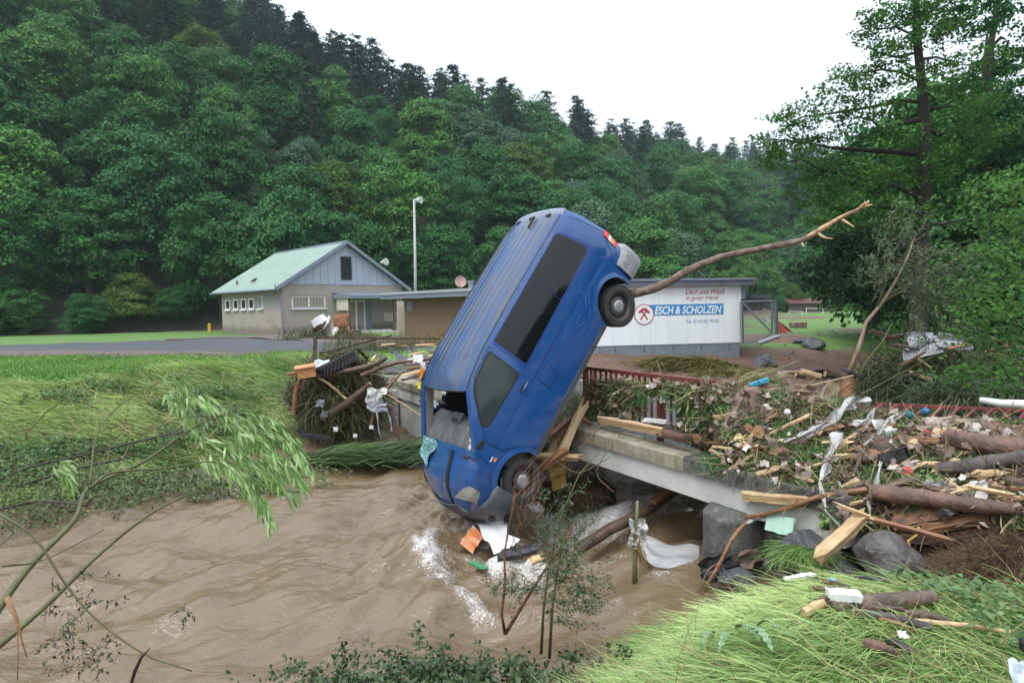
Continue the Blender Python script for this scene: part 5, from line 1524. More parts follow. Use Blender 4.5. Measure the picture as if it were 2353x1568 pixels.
# woods on the right rise, behind
rr = random.Random(9)
for k, (x, y, H, R, kd) in enumerate([(23, 34, 15, 5.6, 'green'), (28, 33, 13, 5, 'green'), (21, 27, 9, 3.6, 'green'), (26, 28, 12, 4.8, 'deep'), (31, 40, 17, 6, 'green'), (24, 42, 14, 5, 'deep'), (20, 23.5, 7.5, 3.2, 'deep'), (33, 33, 15, 5, 'deep'), (36, 46, 17, 6, 'deep')]):
    place_tree(kd, (x, y, tz(x, y) - .3), H, R, k * 1.3, 'dense dark green tree ' + ['in the shady wood behind the alder', 'of the wood behind the rubbish heap', 'deep in the wood behind the alder trunk'][k % 3], f'trees of the right bank wood {"abc"[k % 3]}', idx=k, name='leafy_tree', low=H * .10)
# trees along the near bank to the right of the camera, mirrored in the van's windows
for k, (x, y, H) in enumerate([(26, 2, 10), (31, -3, 13), (34, 5, 12), (37, -9, 14), (30, -12, 12), (41, -1, 15), (44, -15, 15), (27, 9, 11)]):
    place_tree('deep', (x, y, 1.2), H, H * .34, k, 'leafy tree on the near bank right of the view, mirrored in the van windows', 'trees mirrored in the van windows', idx=k, name='leafy_tree', low=H * .12)

# undergrowth along the foot of the wood
r = np.random.default_rng(12)
def shrub(x, y, R, H, kd, label, group=None, idx=0, z=None):
    t = empty('shrub', (x, y, tz(x, y) if z is None else z), (0, 0, random.uniform(0, 6)), label, 'bush', group)
    c = mesh_obj('foliage', TREES[kd][idx % len(TREES[kd])], None, t); c.scale = (R, R, H * .5); c.location = (0, 0, H * .42)
    return t
k = 0
for (x0, y0), (x1, y1) in zip(FOOT[1:], FOOT[2:]):
    L_ = math.hypot(x1 - x0, y1 - y0); s = 0
    while s < L_:
        t = s / L_; x, y = lerp(x0, x1, t) + rr.uniform(-1, 1), lerp(y0, y1, t) + rr.uniform(-1.5, 1.5)
        s += 3.4 + .02 * y
        u, v, dz = project((x, y, 3))
        if -60 < u < 540 or 1700 < u < 2000:
            shrub(x - .6, y - .4, rr.uniform(2.2, 3.4), rr.uniform(3.2, 5.5), ['deep', 'green', 'deep', 'yellow'][k % 4], ['dark leafy', 'fresh green', 'dense shady', 'light yellow green'][k % 4] + ' bush at the foot of the wood ' + ('left of the clubhouse' if u < 600 else 'beyond the sports field'), 'bushes at the wood edge ' + ['one', 'two', 'three', 'four'][k % 4] + (' left' if u < 600 else ' right'), k)
            k += 1
# right edge: near sycamore twigs with bright leaves
rb = empty('leafy_branch', at_y(2400, 800, 9), label='bright green leafy boughs reaching in from the right edge of the view', cat='branch')
BR = [(2330, 440, 40, 30), (2290, 500, 45, 25), (2340, 530, 50, 30), (2270, 570, 40, 22), (2320, 600, 60, 28), (2250, 640, 45, 18), (2310, 660, 60, 25), (2350, 700, 50, 30), (2280, 720, 60, 25), (2330, 760, 60, 30), (2240, 700, 30, 15), (2300, 800, 50, 22), (2345, 850, 40, 30), (2260, 850, 50, 18), (2200, 865, 40, 14), (2320, 895, 50, 20), (2345, 395, 20, 20), (2250, 760, 40, 20), (2345, 620, 30, 50)]
P, T = [], []
for u, v, ru, rv in BR:
    n = int(ru * rv * .13) + 12
    Y = 9 + r.uniform(-.8, .8); k_ = Y / F; c = np.array(at_y(u, v, Y)); t0 = r.normal(.5, .2)
    P.append(c + np.stack([r.normal(0, ru * k_ * .55, n), r.normal(0, .35, n), r.normal(0, rv * k_ * .55, n)], 1)); T.append(np.clip(t0 + r.normal(0, .25, n), 0, 1))
P = np.vstack(P); T = np.concatenate(T); n = len(P)
Nn = unit(np.array([-.2, -.3, .9]) + r.normal(0, .45, (n, 3))); D = unit(np.cross(Nn, r.normal(0, 1, (n, 3)))) + np.array([-.3, 0, -.3]); s_ = r.uniform(.05, .09, n)
mesh_obj('foliage', leaf_mesh('foliage', P - np.array(rb.location), D, Nn, s_, s_ * .85, leafmat('bright sycamore leaves', (.036, .10, .024), (.078, .18, .036), trans=.3), T, fold=.12), None, rb)
for a, b_ in (((2420, 480), (2300, 560)), ((2420, 600), (2250, 650)), ((2420, 720), (2240, 760)), ((2420, 800), (2200, 866)), ((2400, 350), (2330, 470)), ((2420, 860), (2300, 905))):
    q = MB(); q.tube([at_y(*a, 9.2), at_y((a[0] + b_[0]) / 2, (a[1] + b_[1]) / 2 + 8, 9), at_y(*b_, 8.8)], [.02, .012, .004], n=5); part(q, 'twig', m_bark, rb)

# ------------------------------------------------------------------ flattened grass
def grass_col(name, a, b, wet=.45, trans=.2):
    return M(name, a, rough=wet, tint=b, trans=trans, spec=.4)
m_gr1 = grass_col('long wet grass', (.05, .13, .018), (.40, .53, .15))
m_gr2 = grass_col('pale near grass', (.10, .23, .035), (.56, .70, .28), trans=.3)
m_straw = grass_col('brown root fibre', (.055, .032, .018), (.21, .135, .075), trans=.05, wet=.8)
m_lawn = grass_col('short meadow grass', (.07, .17, .025), (.21, .36, .07))
def scatter(n, x0, x1, y0, y1, cond):
    out = []
    tot = 0
    while tot < n:
        X = r.uniform(x0, x1, n * 2); Y = r.uniform(y0, y1, n * 2)
        m = cond(X, Y); out.append(np.stack([X[m], Y[m]], 1)); tot += m.sum()
    XY = np.vstack(out)[:n]
    return np.column_stack([XY, terrain(XY[:, 0], XY[:, 1])])
def farD_(X, Y):
    d, s = seg_dist(X, Y, FAR_EDGE); return np.where(s > 0, d, -d)
def nearD_(X, Y):
    d, s = seg_dist(X, Y, NEAR_EDGE); return np.where(s < 0, d, -d)
# left bank: swept along by the current
P = scatter(54000, -17, -3.0, 9.5, 23.5, lambda X, Y: (farD_(X, Y) > .15) & (farD_(X, Y) < 6.3 + .7 * wob(X, Y, .8, 51)) & (X / Y > -.92) & (X < -3.2 - .0 * Y))
sw = wob(P[:, 0], P[:, 1], .55, 52) * .5 + wob(P[:, 0], P[:, 1], 2.3, 53) * .6 + r.normal(0, .42, len(P))
ang = math.radians(188) + sw
D = np.stack([np.cos(ang), np.sin(ang), .34 + .22 * wob(P[:, 0], P[:, 1], 2.1, 54) + r.normal(0, .16, len(P))], 1)
T = np.clip(.45 + .30 * wob(P[:, 0], P[:, 1], .9, 55) + .22 * wob(P[:, 0], P[:, 1], 3.7, 56) + r.normal(0, .18, len(P)) + .12 * sstep(3, 6, farD_(P[:, 0], P[:, 1])), 0, 1)
me = blades_mesh('flattened_grass', P, D, r.uniform(.18, .75, len(P)), r.uniform(.010, .022, len(P)), m_gr1, T, seg=4, curl=np.stack([r.normal(0, .4, len(P)), r.normal(0, .5, len(P)), r.normal(-.45, .3, len(P))], 1))
o = tag(mesh_obj('flattened_grass', me), kind='stuff')
P = scatter(2600, -17, -3.4, 9.8, 19, lambda X, Y: (farD_(X, Y) > .2) & (farD_(X, Y) < 6.0) & (X / Y > -.92)); n = len(P)
P[:, 2] += .10
tag(mesh_obj('dead_stalks', blades_mesh('dead_stalks', P, unit(np.stack([r.normal(-.8, .8, n), r.normal(0, .7, n), r.normal(.1, .2, n)], 1)), r.uniform(.2, 1.1, n), r.uniform(.008, .018, n), M('straw and mud stalks', (.06, .045, .02), rough=.8, tint=(.40, .33, .15)), r.random(n), seg=3, curl=r.normal(0, .6, (n, 3)))), kind='stuff')
P = scatter(4500, -17, -3.4, 10.2, 18, lambda X, Y: (farD_(X, Y) > .6) & (farD_(X, Y) < 6.6) & (X / Y > -.92) & (wob(X, Y, 1.3, 57) + wob(X, Y, 3.1, 58) > .62)); n = len(P)
P[:, 2] += r.uniform(.05, .30, n)
tag(mesh_obj('weeds', leaf_mesh('weeds', P, unit(r.normal(0, 1, (n, 3)) * np.array([1, 1, .4])), unit(r.normal(0, .5, (n, 3)) + np.array([0, -.4, 1])), r.uniform(.05, .14, n), r.uniform(.03, .08, n), M('bank weed leaves', (.03, .085, .025), rough=.6, tint=(.12, .22, .06), trans=.2), r.random(n), fold=.25)), kind='stuff')
# lawn tufts
P = scatter(40000, -26, -2, 15.5, 33, lambda X, Y: (farD_(X, Y) > 5.0) & (X / Y > -.9) & (Y < 27.5 + .0 * X) & (X < -2 - .12 * Y))
D = np.stack([r.normal(0, .5, len(P)), r.normal(0, .5, len(P)), np.ones(len(P))], 1)
T = np.clip(.45 + .3 * wob(P[:, 0], P[:, 1], .8, 61) + r.normal(0, .22, len(P)), 0, 1)
tag(mesh_obj('meadow_grass', blades_mesh('meadow_grass', P, D, r.uniform(.04, .11, len(P)), r.uniform(.02, .05, len(P)), m_lawn, T, seg=2, droop=.3)), kind='stuff')
# near bank: pale grass combed down towards the water
P = scatter(52000, .1, 7.4, 1.6, 6.6, lambda X, Y: (nearD_(X, Y) > .05) & (X / Y < 1.5) & (Y < 6.1 - 1.45 * sstep(1.3, 2.5, X) + .12 * wob(X, Y, 2.2, 71)) & (X / Y > -.05))
sw = wob(P[:, 0], P[:, 1], 1.1, 72) * .5 + wob(P[:, 0], P[:, 1], 3.6, 73) * .6 + r.normal(0, .5, len(P))
lr = sstep(2.0, 3.6, P[:, 0] + .3 * (4 - P[:, 1]))
ang = math.radians(205) * (1 - lr) + math.radians(168) * lr + sw
D = np.stack([np.cos(ang), np.sin(ang), .26 + r.normal(0, .26, len(P)) - .12 * lr], 1)
P[:, 2] += .02
T = np.clip(.62 - .36 * lr + .3 * wob(P[:, 0], P[:, 1], 2.4, 74) + r.normal(0, .2, len(P)), 0, 1)
me = blades_mesh('combed_grass', P, D, r.uniform(.12, .46, len(P)), r.uniform(.003, .0085, len(P)), m_gr2, T, seg=4, curl=np.stack([0 * sw, -sw * .3, 0 * sw - .75], 1))
tag(mesh_obj('combed_grass', me), kind='stuff')
P = scatter(1800, .3, 6.2, 1.6, 5.6, lambda X, Y: (nearD_(X, Y) > .1) & (X / Y < 1.0) & (Y < 5.8 - 1.3 * sstep(1.3, 2.5, X)))
P[:, 2] += .06
D = unit(np.stack([r.normal(-.5, .7, len(P)), r.normal(-.1, .6, len(P)), r.normal(.12, .2, len(P))], 1))
tag(mesh_obj('dead_stalks', blades_mesh('dead_stalks', P, D, r.uniform(.15, .6, len(P)), r.uniform(.003, .007, len(P)), MATS['straw and mud stalks'], r.random(len(P)), seg=3, curl=r.normal(0, .7, (len(P), 3)))), kind='stuff')
P = scatter(1500, .5, 6.0, 1.6, 5.4, lambda X, Y: (nearD_(X, Y) > .2) & (X / Y < 1.0) & (wob(X, Y, 2.6, 75) > .35) & (Y < 4.6))
P[:, 2] += r.uniform(.08, .16, len(P)); n = len(P)
tag(mesh_obj('weeds', leaf_mesh('weeds', P, unit(r.normal(0, 1, (n, 3)) * np.array([1, 1, .4])), unit(r.normal(0, .5, (n, 3)) + np.array([0, -.4, 1])), r.uniform(.03, .09, n), r.uniform(.015, .045, n), M('broad weed leaves', (.04, .10, .03), rough=.5, tint=(.16, .27, .09), trans=.2), r.random(n), fold=.25)), kind='stuff')
# brown root mat at the right
def rootz(X, Y): return .62 * np.exp(-(((X - 4.25) / .95) ** 2 + ((Y - 5.25) / .62) ** 2)) + .35 * np.exp(-(((X - 5.2) / 1.0) ** 2 + ((Y - 5.9) / .7) ** 2))
P = scatter(26000, 3.0, 7.5, 3.9, 7.6, lambda X, Y: (rootz(X, Y) > .10) & (X / Y < .95))
P[:, 2] += rootz(P[:, 0], P[:, 1]) + r.uniform(-.03, .04, len(P))
D = np.stack([-np.ones(len(P)) + r.normal(0, .7, len(P)), r.normal(-.5, .8, len(P)), r.normal(.15, .5, len(P))], 1)
T = np.clip(.40 + .25 * wob(P[:, 0], P[:, 1], 3, 81) + r.normal(0, .25, len(P)), 0, 1)
tag(mesh_obj('root_mat', blades_mesh('root_mat', P, D, r.uniform(.10, .26, len(P)), r.uniform(.003, .007, len(P)), m_straw, T, seg=4, curl=r.normal(0, 1.1, (len(P), 3)))), kind='stuff')
rx_, ry_ = np.meshgrid(np.linspace(3, 7.6, 60), np.linspace(3.8, 8.0, 50))
rz_ = terrain(rx_, ry_) + rootz(rx_, ry_) - .04 - .3 * (rootz(rx_, ry_) < .06)
idx = np.arange(rx_.size).reshape(rx_.shape)
tag(mesh_obj('root_soil', np_mesh('root_soil', np.stack([rx_, ry_, rz_], -1).reshape(-1, 3), np.stack([idx[:-1, :-1], idx[:-1, 1:], idx[1:, 1:], idx[1:, :-1]], -1).reshape(-1, 4), M('root soil', (.06, .038, .024), rough=1, var=(.09, .06, .035), scale=6, bump=.8)), smooth=True), kind='stuff')
# bent grass heap by the hall
def heap_blades(name, centers, n, L0, L1, w0, w1, mat, amean, zoff, seed, droop=1.2, up=.5, spread=.5):
    r2 = np.random.default_rng(seed); Ps, Ds = [], []
    for cx, cy, sx, sy, h in centers:
        m = n // len(centers)
        x = r2.normal(0, .5, m) * sx; y = r2.normal(0, .5, m) * sy
        z = h * np.exp(-(x / sx) ** 2 * 1.2 - (y / sy) ** 2 * 1.2)
        X, Y = cx + x, cy + y
        Ps.append(np.stack([X, Y, terrain(X, Y) * (zoff is None) + (zoff or 0) + z], 1)); a = amean + r2.normal(0, spread, m); Ds.append(np.stack([np.cos(a), np.sin(a), up + r2.normal(0, .2, m)], 1))
    P = np.vstack(Ps); D = np.vstack(Ds)
    T = np.clip(.4 + .25 * wob(P[:, 0], P[:, 1], 2.5, seed) + r2.normal(0, .2, len(P)), 0, 1)
    return blades_mesh(name, P, D, r2.uniform(L0, L1, len(P)), r2.uniform(w0, w1, len(P)), mat, T, seg=4, droop=droop)
c1 = at_z(1590, 800, 1.35); c2 = at_z(1680, 805, 1.35)
g_ = mesh_obj('grass_heap', heap_blades('grass_heap', [(c1.x, c1.y - .6, 2.2, .7, .35), (c2.x, c2.y - 1.0, 1.3, .7, .4)], 6000, .5, 1.1, .02, .035, M('olive dead grass', (.07, .085, .02), rough=.8, tint=(.24, .19, .055), spec=.2), PI, None, 91, up=.3))
tag(g_, kind='stuff')
# willow branches lying in the water below the abutment
c = at_z(860, 1060, 0)
g_ = mesh_obj('willow_branches', heap_blades('willow_branches', [(c.x + .7, c.y, 1.5, .45, .22), (c.x - .6, c.y + .05, 1.1, .35, .12), (c.x + 1.3, c.y + .3, .9, .5, .3)], 9000, .35, .9, .012, .022, M('dark willow leaves', (.035, .075, .018), rough=.5, tint=(.11, .18, .045), trans=.15), .15, .05, 92, droop=.8, up=.3, spread=.35))
tag(g_, 'green willow branches trailing in the brown water below the left abutment', 'willow branch')
# grass tufts between the boulders by the pier
for nm, (u, v, zz), n_, lab in (('grass_tuft', (1850, 1250, .75), 1500, 'shaggy tuft of grass hanging between the two grey boulders'), ('grass_tuft', (2150, 1180, 1.0), 700, 'small tuft of green grass above the right boulder')):
    c = at_z(u, v, zz)
    tag(mesh_obj(nm, heap_blades(nm, [(c.x, c.y, .22, .18, .08)], n_, .2, .45, .005, .009, m_gr2, math.radians(235), zz - .15, 93, up=.5, spread=.7)), lab, 'grass tuft')

# ------------------------------------------------------------------ leafy branches in the foreground
def leaves_along(pts, n, ln, wd, spread, hang, r2, T0=.5, off=.02):
    pts = [np.array(p) for p in pts]
    seg = r2.integers(0, len(pts) - 1, n); t = r2.random((n, 1))
    A = np.array(pts)[seg]; B = np.array(pts)[seg + 1]
    P = A + (B - A) * t + r2.normal(0, off, (n, 3))
    D = unit(B - A) + r2.normal(0, spread, (n, 3)) + np.array([0, 0, -hang])
    return P, D, r2.uniform(.7, 1.25, n) * ln, r2.uniform(.7, 1.2, n) * wd, np.clip(T0 + r2.normal(0, .25, n), 0, 1)
def curve_pts(a, b, sag, n=6, side=0):
    a, b = Vector(a), Vector(b)
    return [a.lerp(b, i / n) + Vector((side * math.sin(PI * i / n), 0, sag * math.sin(PI * i / n))) for i in range(n + 1)]
m_wil = M('willow leaf, pale underside', (.13, .32, .03), rough=.4, tint=(.50, .63, .33), trans=.35)
m_wstem = M('green willow bark', (.10, .115, .03), rough=.6, var=(.07, .06, .03), scale=9)
r2 = np.random.default_rng(21)
wl_ = empty('willow_branch', at_y(-40, 1500, 3.4), label='long leaning green willow branch with silvery drooping leaves in the left foreground', cat='branch')
def P4(u, v, y): return at_y(u, v, y)
stems = [([(-60, 1480), (60, 1310), (170, 1195), (205, 1120), (330, 1060), (440, 985), (560, 930)], 3.4, 5.2, .030, .006), ([(-60, 1530), (100, 1395), (230, 1270), (330, 1190), (420, 1140), (500, 1120)], 3.2, 4.6, .024, .005),
         ([(205, 1120), (260, 1085), (380, 1075), (490, 1060), (560, 1090)], 4.0, 4.8, .014, .004), ([(205, 1120), (230, 980), (320, 900), (400, 868)], 4.0, 4.9, .010, .003), ([(440, 985), (480, 960), (560, 950), (640, 985)], 4.8, 5.1, .008, .003), ([(5, 1300), (100, 1285), (240, 1215)], 3.5, 3.9, .008, .003),
         ([(0, 1180), (80, 1235), (150, 1340), (220, 1420), (330, 1500), (440, 1540)], 3.4, 3.3, .010, .004), ([(320, 1000), (420, 960), (540, 955)], 4.6, 5.0, .006, .003)]
for pts, y0, y1, ra_, rb2_ in stems:
    n = len(pts); q = MB(); q.tube(crs([P4(p[0], p[1], lerp(y0, y1, i / (n - 1))) for i, p in enumerate(pts)], 5), crr([lerp(ra_ * .8, rb2_, (i / (n - 1)) ** .7) for i in range(n)], 5), n=8, jit=.07)
    part(q, 'stem', m_wstem, wl_, smooth=True)
tw = [((380, 870), (430, 880), 5.0), ((400, 868), (440, 985), 5.0), ((375, 905), (480, 930), 5.0), ((440, 905), (520, 960), 5.1), ((480, 925), (560, 1000), 5.1), ((470, 950), (600, 1010), 5.0), ((520, 960), (640, 1010), 5.1), ((560, 950), (680, 1010), 5.2), ((600, 970), (705, 1050), 5.2), ((560, 1000), (690, 1090), 5.1), ((500, 1020), (640, 1110), 5.0), ((470, 1040), (600, 1120), 4.9),
      ((560, 1060), (660, 1130), 5.0), ((520, 1080), (615, 1170), 4.9), ((560, 1120), (620, 1200), 4.9), ((450, 1055), (560, 1100), 4.8), ((600, 1040), (700, 1110), 5.1), ((640, 1000), (710, 1080), 5.2), ((455, 1010), (560, 1050), 5.0), ((395, 930), (470, 985), 5.0), ((130, 1070), (165, 1110), 4.4), ((520, 1010), (650, 1060), 5.1), ((580, 1090), (680, 1150), 5.0), ((600, 1000), (690, 1040), 5.2), ((500, 1060), (600, 1140), 4.9), ((540, 1040), (660, 1090), 5.05)]
Ps, Ds, Ls, Ws, Ts = [], [], [], [], []; q = MB()
for a, b_, y in tw:
    pts = curve_pts(at_y(*a, y + random.uniform(-.25, .25)), at_y(*b_, y + random.uniform(-.25, .25)), .05)
    q.tube(pts, [.0035] * 5 + [.0015] * 2, n=4)
    p, d, l, w, t = leaves_along(pts, 60, .125, .022, .42, .95, r2, .60, .018)
    Ps.append(p); Ds.append(d); Ls.append(l); Ws.append(w); Ts.append(t)
part(q, 'twigs', m_wstem, wl_)['kind'] = 'stuff'
P = np.vstack(Ps); n = len(P)
mesh_obj('foliage', leaf_mesh('foliage', P - np.array(wl_.location), np.vstack(Ds), unit(np.array([0, -.7, .5]) + r2.normal(0, .5, (n, 3))), np.concatenate(Ls), np.concatenate(Ws), m_wil, np.concatenate(Ts) ** 1.3, fold=.3), None, wl_)
# loose leafy twigs at the lower left
m_dk = M('dark small leaves', (.018, .034, .014), rough=.6, tint=(.045, .075, .025), trans=.1)
m_twig = M('thin brown twigs', (.06, .04, .025), rough=.8, var=(.10, .07, .04), scale=8)
def brush(name, label, spots, twigs, mat, leaf, nleaf, seed, cat='bush', par_loc=None, twm=m_twig, hang=.3, spread=.9, tr=.003, wd=.6, offs=.03, T0=.4):
    r3 = np.random.default_rng(seed); t = empty(name, par_loc or spots[0], label=label, cat=cat)
    q = MB(); Ps, Ds, Ls, Ws, Ts = [], [], [], [], []
    for a, b_ in twigs:
        pts = [Vector(a).lerp(Vector(b_), i / 5) + Vector(r3.normal(0, .03, 3)) * (0 < i) for i in range(6)]
        q.tube(pts, [tr * (1 - i * .14) for i in range(6)], n=4)
        if nleaf:
            p, d, l, w, tt = leaves_along(pts[1:], nleaf, leaf, leaf * wd, spread, hang, r3, T0, offs); Ps.append(p); Ds.append(d); Ls.append(l); Ws.append(w); Ts.append(tt)
    part(q, 'twigs', twm, t)['kind'] = 'stuff'
    if nleaf:
        P = np.vstack(Ps); n = len(P)
        mesh_obj('foliage', leaf_mesh('foliage', P - np.array(t.location), np.vstack(Ds), unit(np.array([0, -.3, .9]) + r3.normal(0, .5, (n, 3))), np.concatenate(Ls), np.concatenate(Ws), mat, np.concatenate(Ts), fold=.15), None, t)
    return t
def rt(u0, v0, u1, v1, y0, y1, n, L0, L1, du, dv, seed):
    """n random twigs inside a pixel window, direction (du, dv) in pixels"""
    r3 = random.Random(seed); out = []
    for _ in range(n):
        u, v, y = r3.uniform(u0, u1), r3.uniform(v0, v1), r3.uniform(y0, y1); L_ = r3.uniform(L0, L1); a = math.atan2(dv, du) + r3.gauss(0, .45)
        out.append((at_y(u, v, y), at_y(u + math.cos(a) * L_, v + math.sin(a) * L_, y + r3.uniform(-.3, .3))))
    return out
def gtw(cx, cy, sx, sy, n, L_, ang, spread, seed, z0=0, zh=.3, up=.2):
    """twigs rooted on the ground around a place"""
    r3 = random.Random(seed); out = []
    for _ in range(n):
        x, y = cx + r3.gauss(0, .5) * sx, cy + r3.gauss(0, .5) * sy; a = ang + r3.gauss(0, spread); z = max(tz(x, y), 0) + z0 + r3.random() * zh; l = L_ * r3.uniform(.6, 1.3)
        out.append((Vector((x, y, z)), Vector((x + math.cos(a) * l, y + math.sin(a) * l, z + up * l * r3.uniform(-.5, 1.2)))))
    return out
c = at_z(930, 1520, .5)
brush('alder_brush', 'dark leafy alder brush washed up along the near bank at the bottom edge', [c], gtw(c.x + .36, c.y - .02, 1.1, .5, 230, .38, PI, .7, 1, z0=.05, zh=.32), m_dk2 := M('alder brush leaves', (.022, .05, .016), rough=.5, tint=(.075, .13, .04), trans=.15), .055, 34, 31, offs=.03)
c = at_z(720, 1545, .35)
brush('alder_brush', 'thin bare twigs and dark leaves trailing left at the bottom edge of the river', [c], gtw(c.x + .2, c.y, .5, .3, 40, .5, PI * 1.05, .4, 2, zh=.15), m_dk2, .05, 8, 32)
c = at_z(250, 1090, .4)
brush('washed_bush', 'flattened dark green bush half under water along the left bank', [c], gtw(c.x + .3, c.y + .2, 3.3, .65, 200, .8, .1, .7, 3, zh=.3), M('muddy bush leaves', (.045, .075, .018), rough=.6, tint=(.12, .19, .045), trans=.1), .075, 28, 33, offs=.06)
c = at_z(60, 1150, .3)
brush('washed_bush', 'sparse brown bush drooping into the water at the left edge', [c], gtw(c.x, c.y, 1.4, .8, 110, .8, -.5, .7, 4, zh=.45), MATS['muddy bush leaves'], .07, 18, 34, offs=.06)
q = MB(); a = at_z(-60, 1150, .5)
for pp in ([(-40, 1120), (60, 1075), (210, 1040), (330, 1010), (420, 992), (490, 985)], [(60, 1110), (180, 1075), (300, 1050)], [(0, 1170), (90, 1150), (200, 1160)]):
    q.tube(crs([at_z(u, v, .55) for u, v in pp], 3), .022, n=6, jit=.2)
tag(q.obj('fallen_branch', m_bark, smooth=True), 'long grey fallen branch lying along the left bank over the flattened grass', 'branch')
# thin stems on the left
brush('dark_twigs', 'spindly plant with small dark hanging leaves at the lower left corner', [at_y(120, 1500, 3.4)], rt(90, 1370, 230, 1560, 3.2, 3.8, 26, 40, 110, 1, -1.0, 5), m_dk, .032, 12, 35, hang=.6, wd=.4, tr=.0018, offs=.01)
brush('dark_twigs', 'small dark leafy sprig hanging over the middle of the brown water', [at_y(410, 1415, 3.6)], rt(385, 1400, 400, 1420, 3.6, 3.7, 3, 40, 60, 1, -.3, 6), m_dk, .035, 9, 36, hang=.9, wd=.35, tr=.0015, offs=.006)
brush('leafless_plant', 'tall thin green stems rising at the left edge before the bank', [at_y(20, 1200, 4)], [(at_y(-20, 1270, 3.8), at_y(150, 1090, 4)), (at_y(5, 1180, 4), at_y(60, 1000, 4.1)), (at_y(190, 1120, 4), at_y(300, 900, 4.4)), (at_y(60, 1010, 4.1), at_y(150, 880, 4.3)), (at_y(-10, 1060, 4), at_y(90, 950, 4.2))], None, 0, 0, 37, twm=m_wstem, tr=.007)
q = MB(); q.tube([at_y(292, 1600, 3.0), at_y(310, 1540, 3.0), at_y(325, 1508, 3), at_y(345, 1487, 3)], [.006, .009, .007, .002], n=6); tag(q.obj('bare_twig', M('black twig', (.03, .02, .02)), smooth=True), 'short curved black twig sticking up at the bottom left over the water', 'twig')
q = MB(); q.tube([at_y(15, 1370, 3.1), at_y(38, 1420, 3.1), at_y(50, 1470, 3.1), at_y(62, 1510, 3.1)], [.014, .008, .005, .002], n=6); q.tube([at_y(38, 1420, 3.1), at_y(42, 1500, 3.1), at_y(40, 1560, 3.1)], .003, n=4)
tag(q.obj('snapped_twig', M('tan torn bark', (.38, .22, .09), var=(.2, .08, .04), scale=30), smooth=True), 'snapped tan twig with torn hanging bark at the left edge', 'twig')
# saplings in the middle foreground
sp = empty('sapling', at_y(1160, 1455, 5.6), label='forked red brown sapling with bare upper twigs in front of the van', cat='sapling')
m_redb = M('reddish sapling bark', (.13, .055, .03), rough=.6, var=(.32, .13, .05), scale=14, contrast=(.5, .6))
def px(pts, y): return [at_y(u, v, y + (w[0] if w else 0)) for u, v, *w in pts]
for pts, a, b_ in (([(1160, 1455), (1152, 1410), (1160, 1340), (1158, 1270), (1175, 1180), (1185, 1130)], .016, .004), ([(1160, 1455), (1200, 1390), (1250, 1310), (1300, 1240), (1330, 1180)], .018, .006)):
    q = MB(); q.tube(px(pts, 5.6), [lerp(a, b_, i / (len(pts) - 1)) for i in range(len(pts))], n=7, jit=.06); part(q, 'stem', m_redb, sp, smooth=True)
q = MB()
for a, b_ in rt(1165, 1100, 1250, 1290, 5.4, 5.8, 26, 40, 130, .5, -1.2, 7): q.tube(curve_pts(a, b_, .01, 3), [.003, .0025, .002, .001], n=4)
part(q, 'twigs', m_redb, sp)['kind'] = 'stuff'
sp2 = brush('sapling', 'upright willow saplings with narrow dark green leaves right of the van nose', [at_y(1250, 1500, 5.4)], rt(1225, 1170, 1300, 1360, 5.2, 5.9, 38, 60, 140, .75, -1.25, 8) + rt(1235, 1300, 1330, 1430, 5.2, 5.7, 34, 40, 110, 1, -.1, 9) + rt(1190, 1330, 1300, 1380, 5.3, 5.6, 12, 40, 90, -1, .1, 10), M('narrow grey green leaves', (.022, .055, .024), rough=.5, tint=(.075, .14, .055), trans=.15), .050, 24, 38, twm=m_wstem, wd=.26, spread=.6, hang=.15, tr=.0035, offs=.014)
for pts, a, b_ in (([(1243, 1500), (1248, 1400), (1262, 1290), (1290, 1180), (1330, 1090), (1400, 1010)], .014, .003), ([(1262, 1510), (1268, 1400), (1282, 1300), (1300, 1210)], .016, .005)):
    q = MB(); q.tube(px(pts, 5.45), [lerp(a, b_, i / (len(pts) - 1)) for i in range(len(pts))], n=7, jit=.05); part(q, 'stem', m_wstem, sp2, smooth=True)
# snapped green post with plastic
ps = empty('snapped_plant', at_z(1458, 1335, 0), label='snapped green stem standing in the water with plastic and grass caught on it', cat='stem')
yy = ps.location.y
q = MB(); q.tube(px([(1458, 1345), (1458, 1280), (1462, 1200), (1464, 1150)], yy), [.030, .028, .022, .018], n=8, jit=.06); part(q, 'stem', M('green stem', (.11, .16, .05), rough=.5, var=(.16, .13, .06), scale=9), ps, smooth=True)
q = MB(); 
for k in range(40):
    a = at_y(1464 + random.uniform(-8, 10), 1235 + random.uniform(0, 30), yy - .03); b_ = a + Vector((random.uniform(-.12, .14), random.uniform(-.1, .08), random.uniform(-.22, .08)))
    q.tube(curve_pts(a, b_, .04, 3), .004, n=3)
part(q, 'straw_wisp', M('tan straw', (.24, .16, .05), rough=.9), ps)['kind'] = 'stuff'
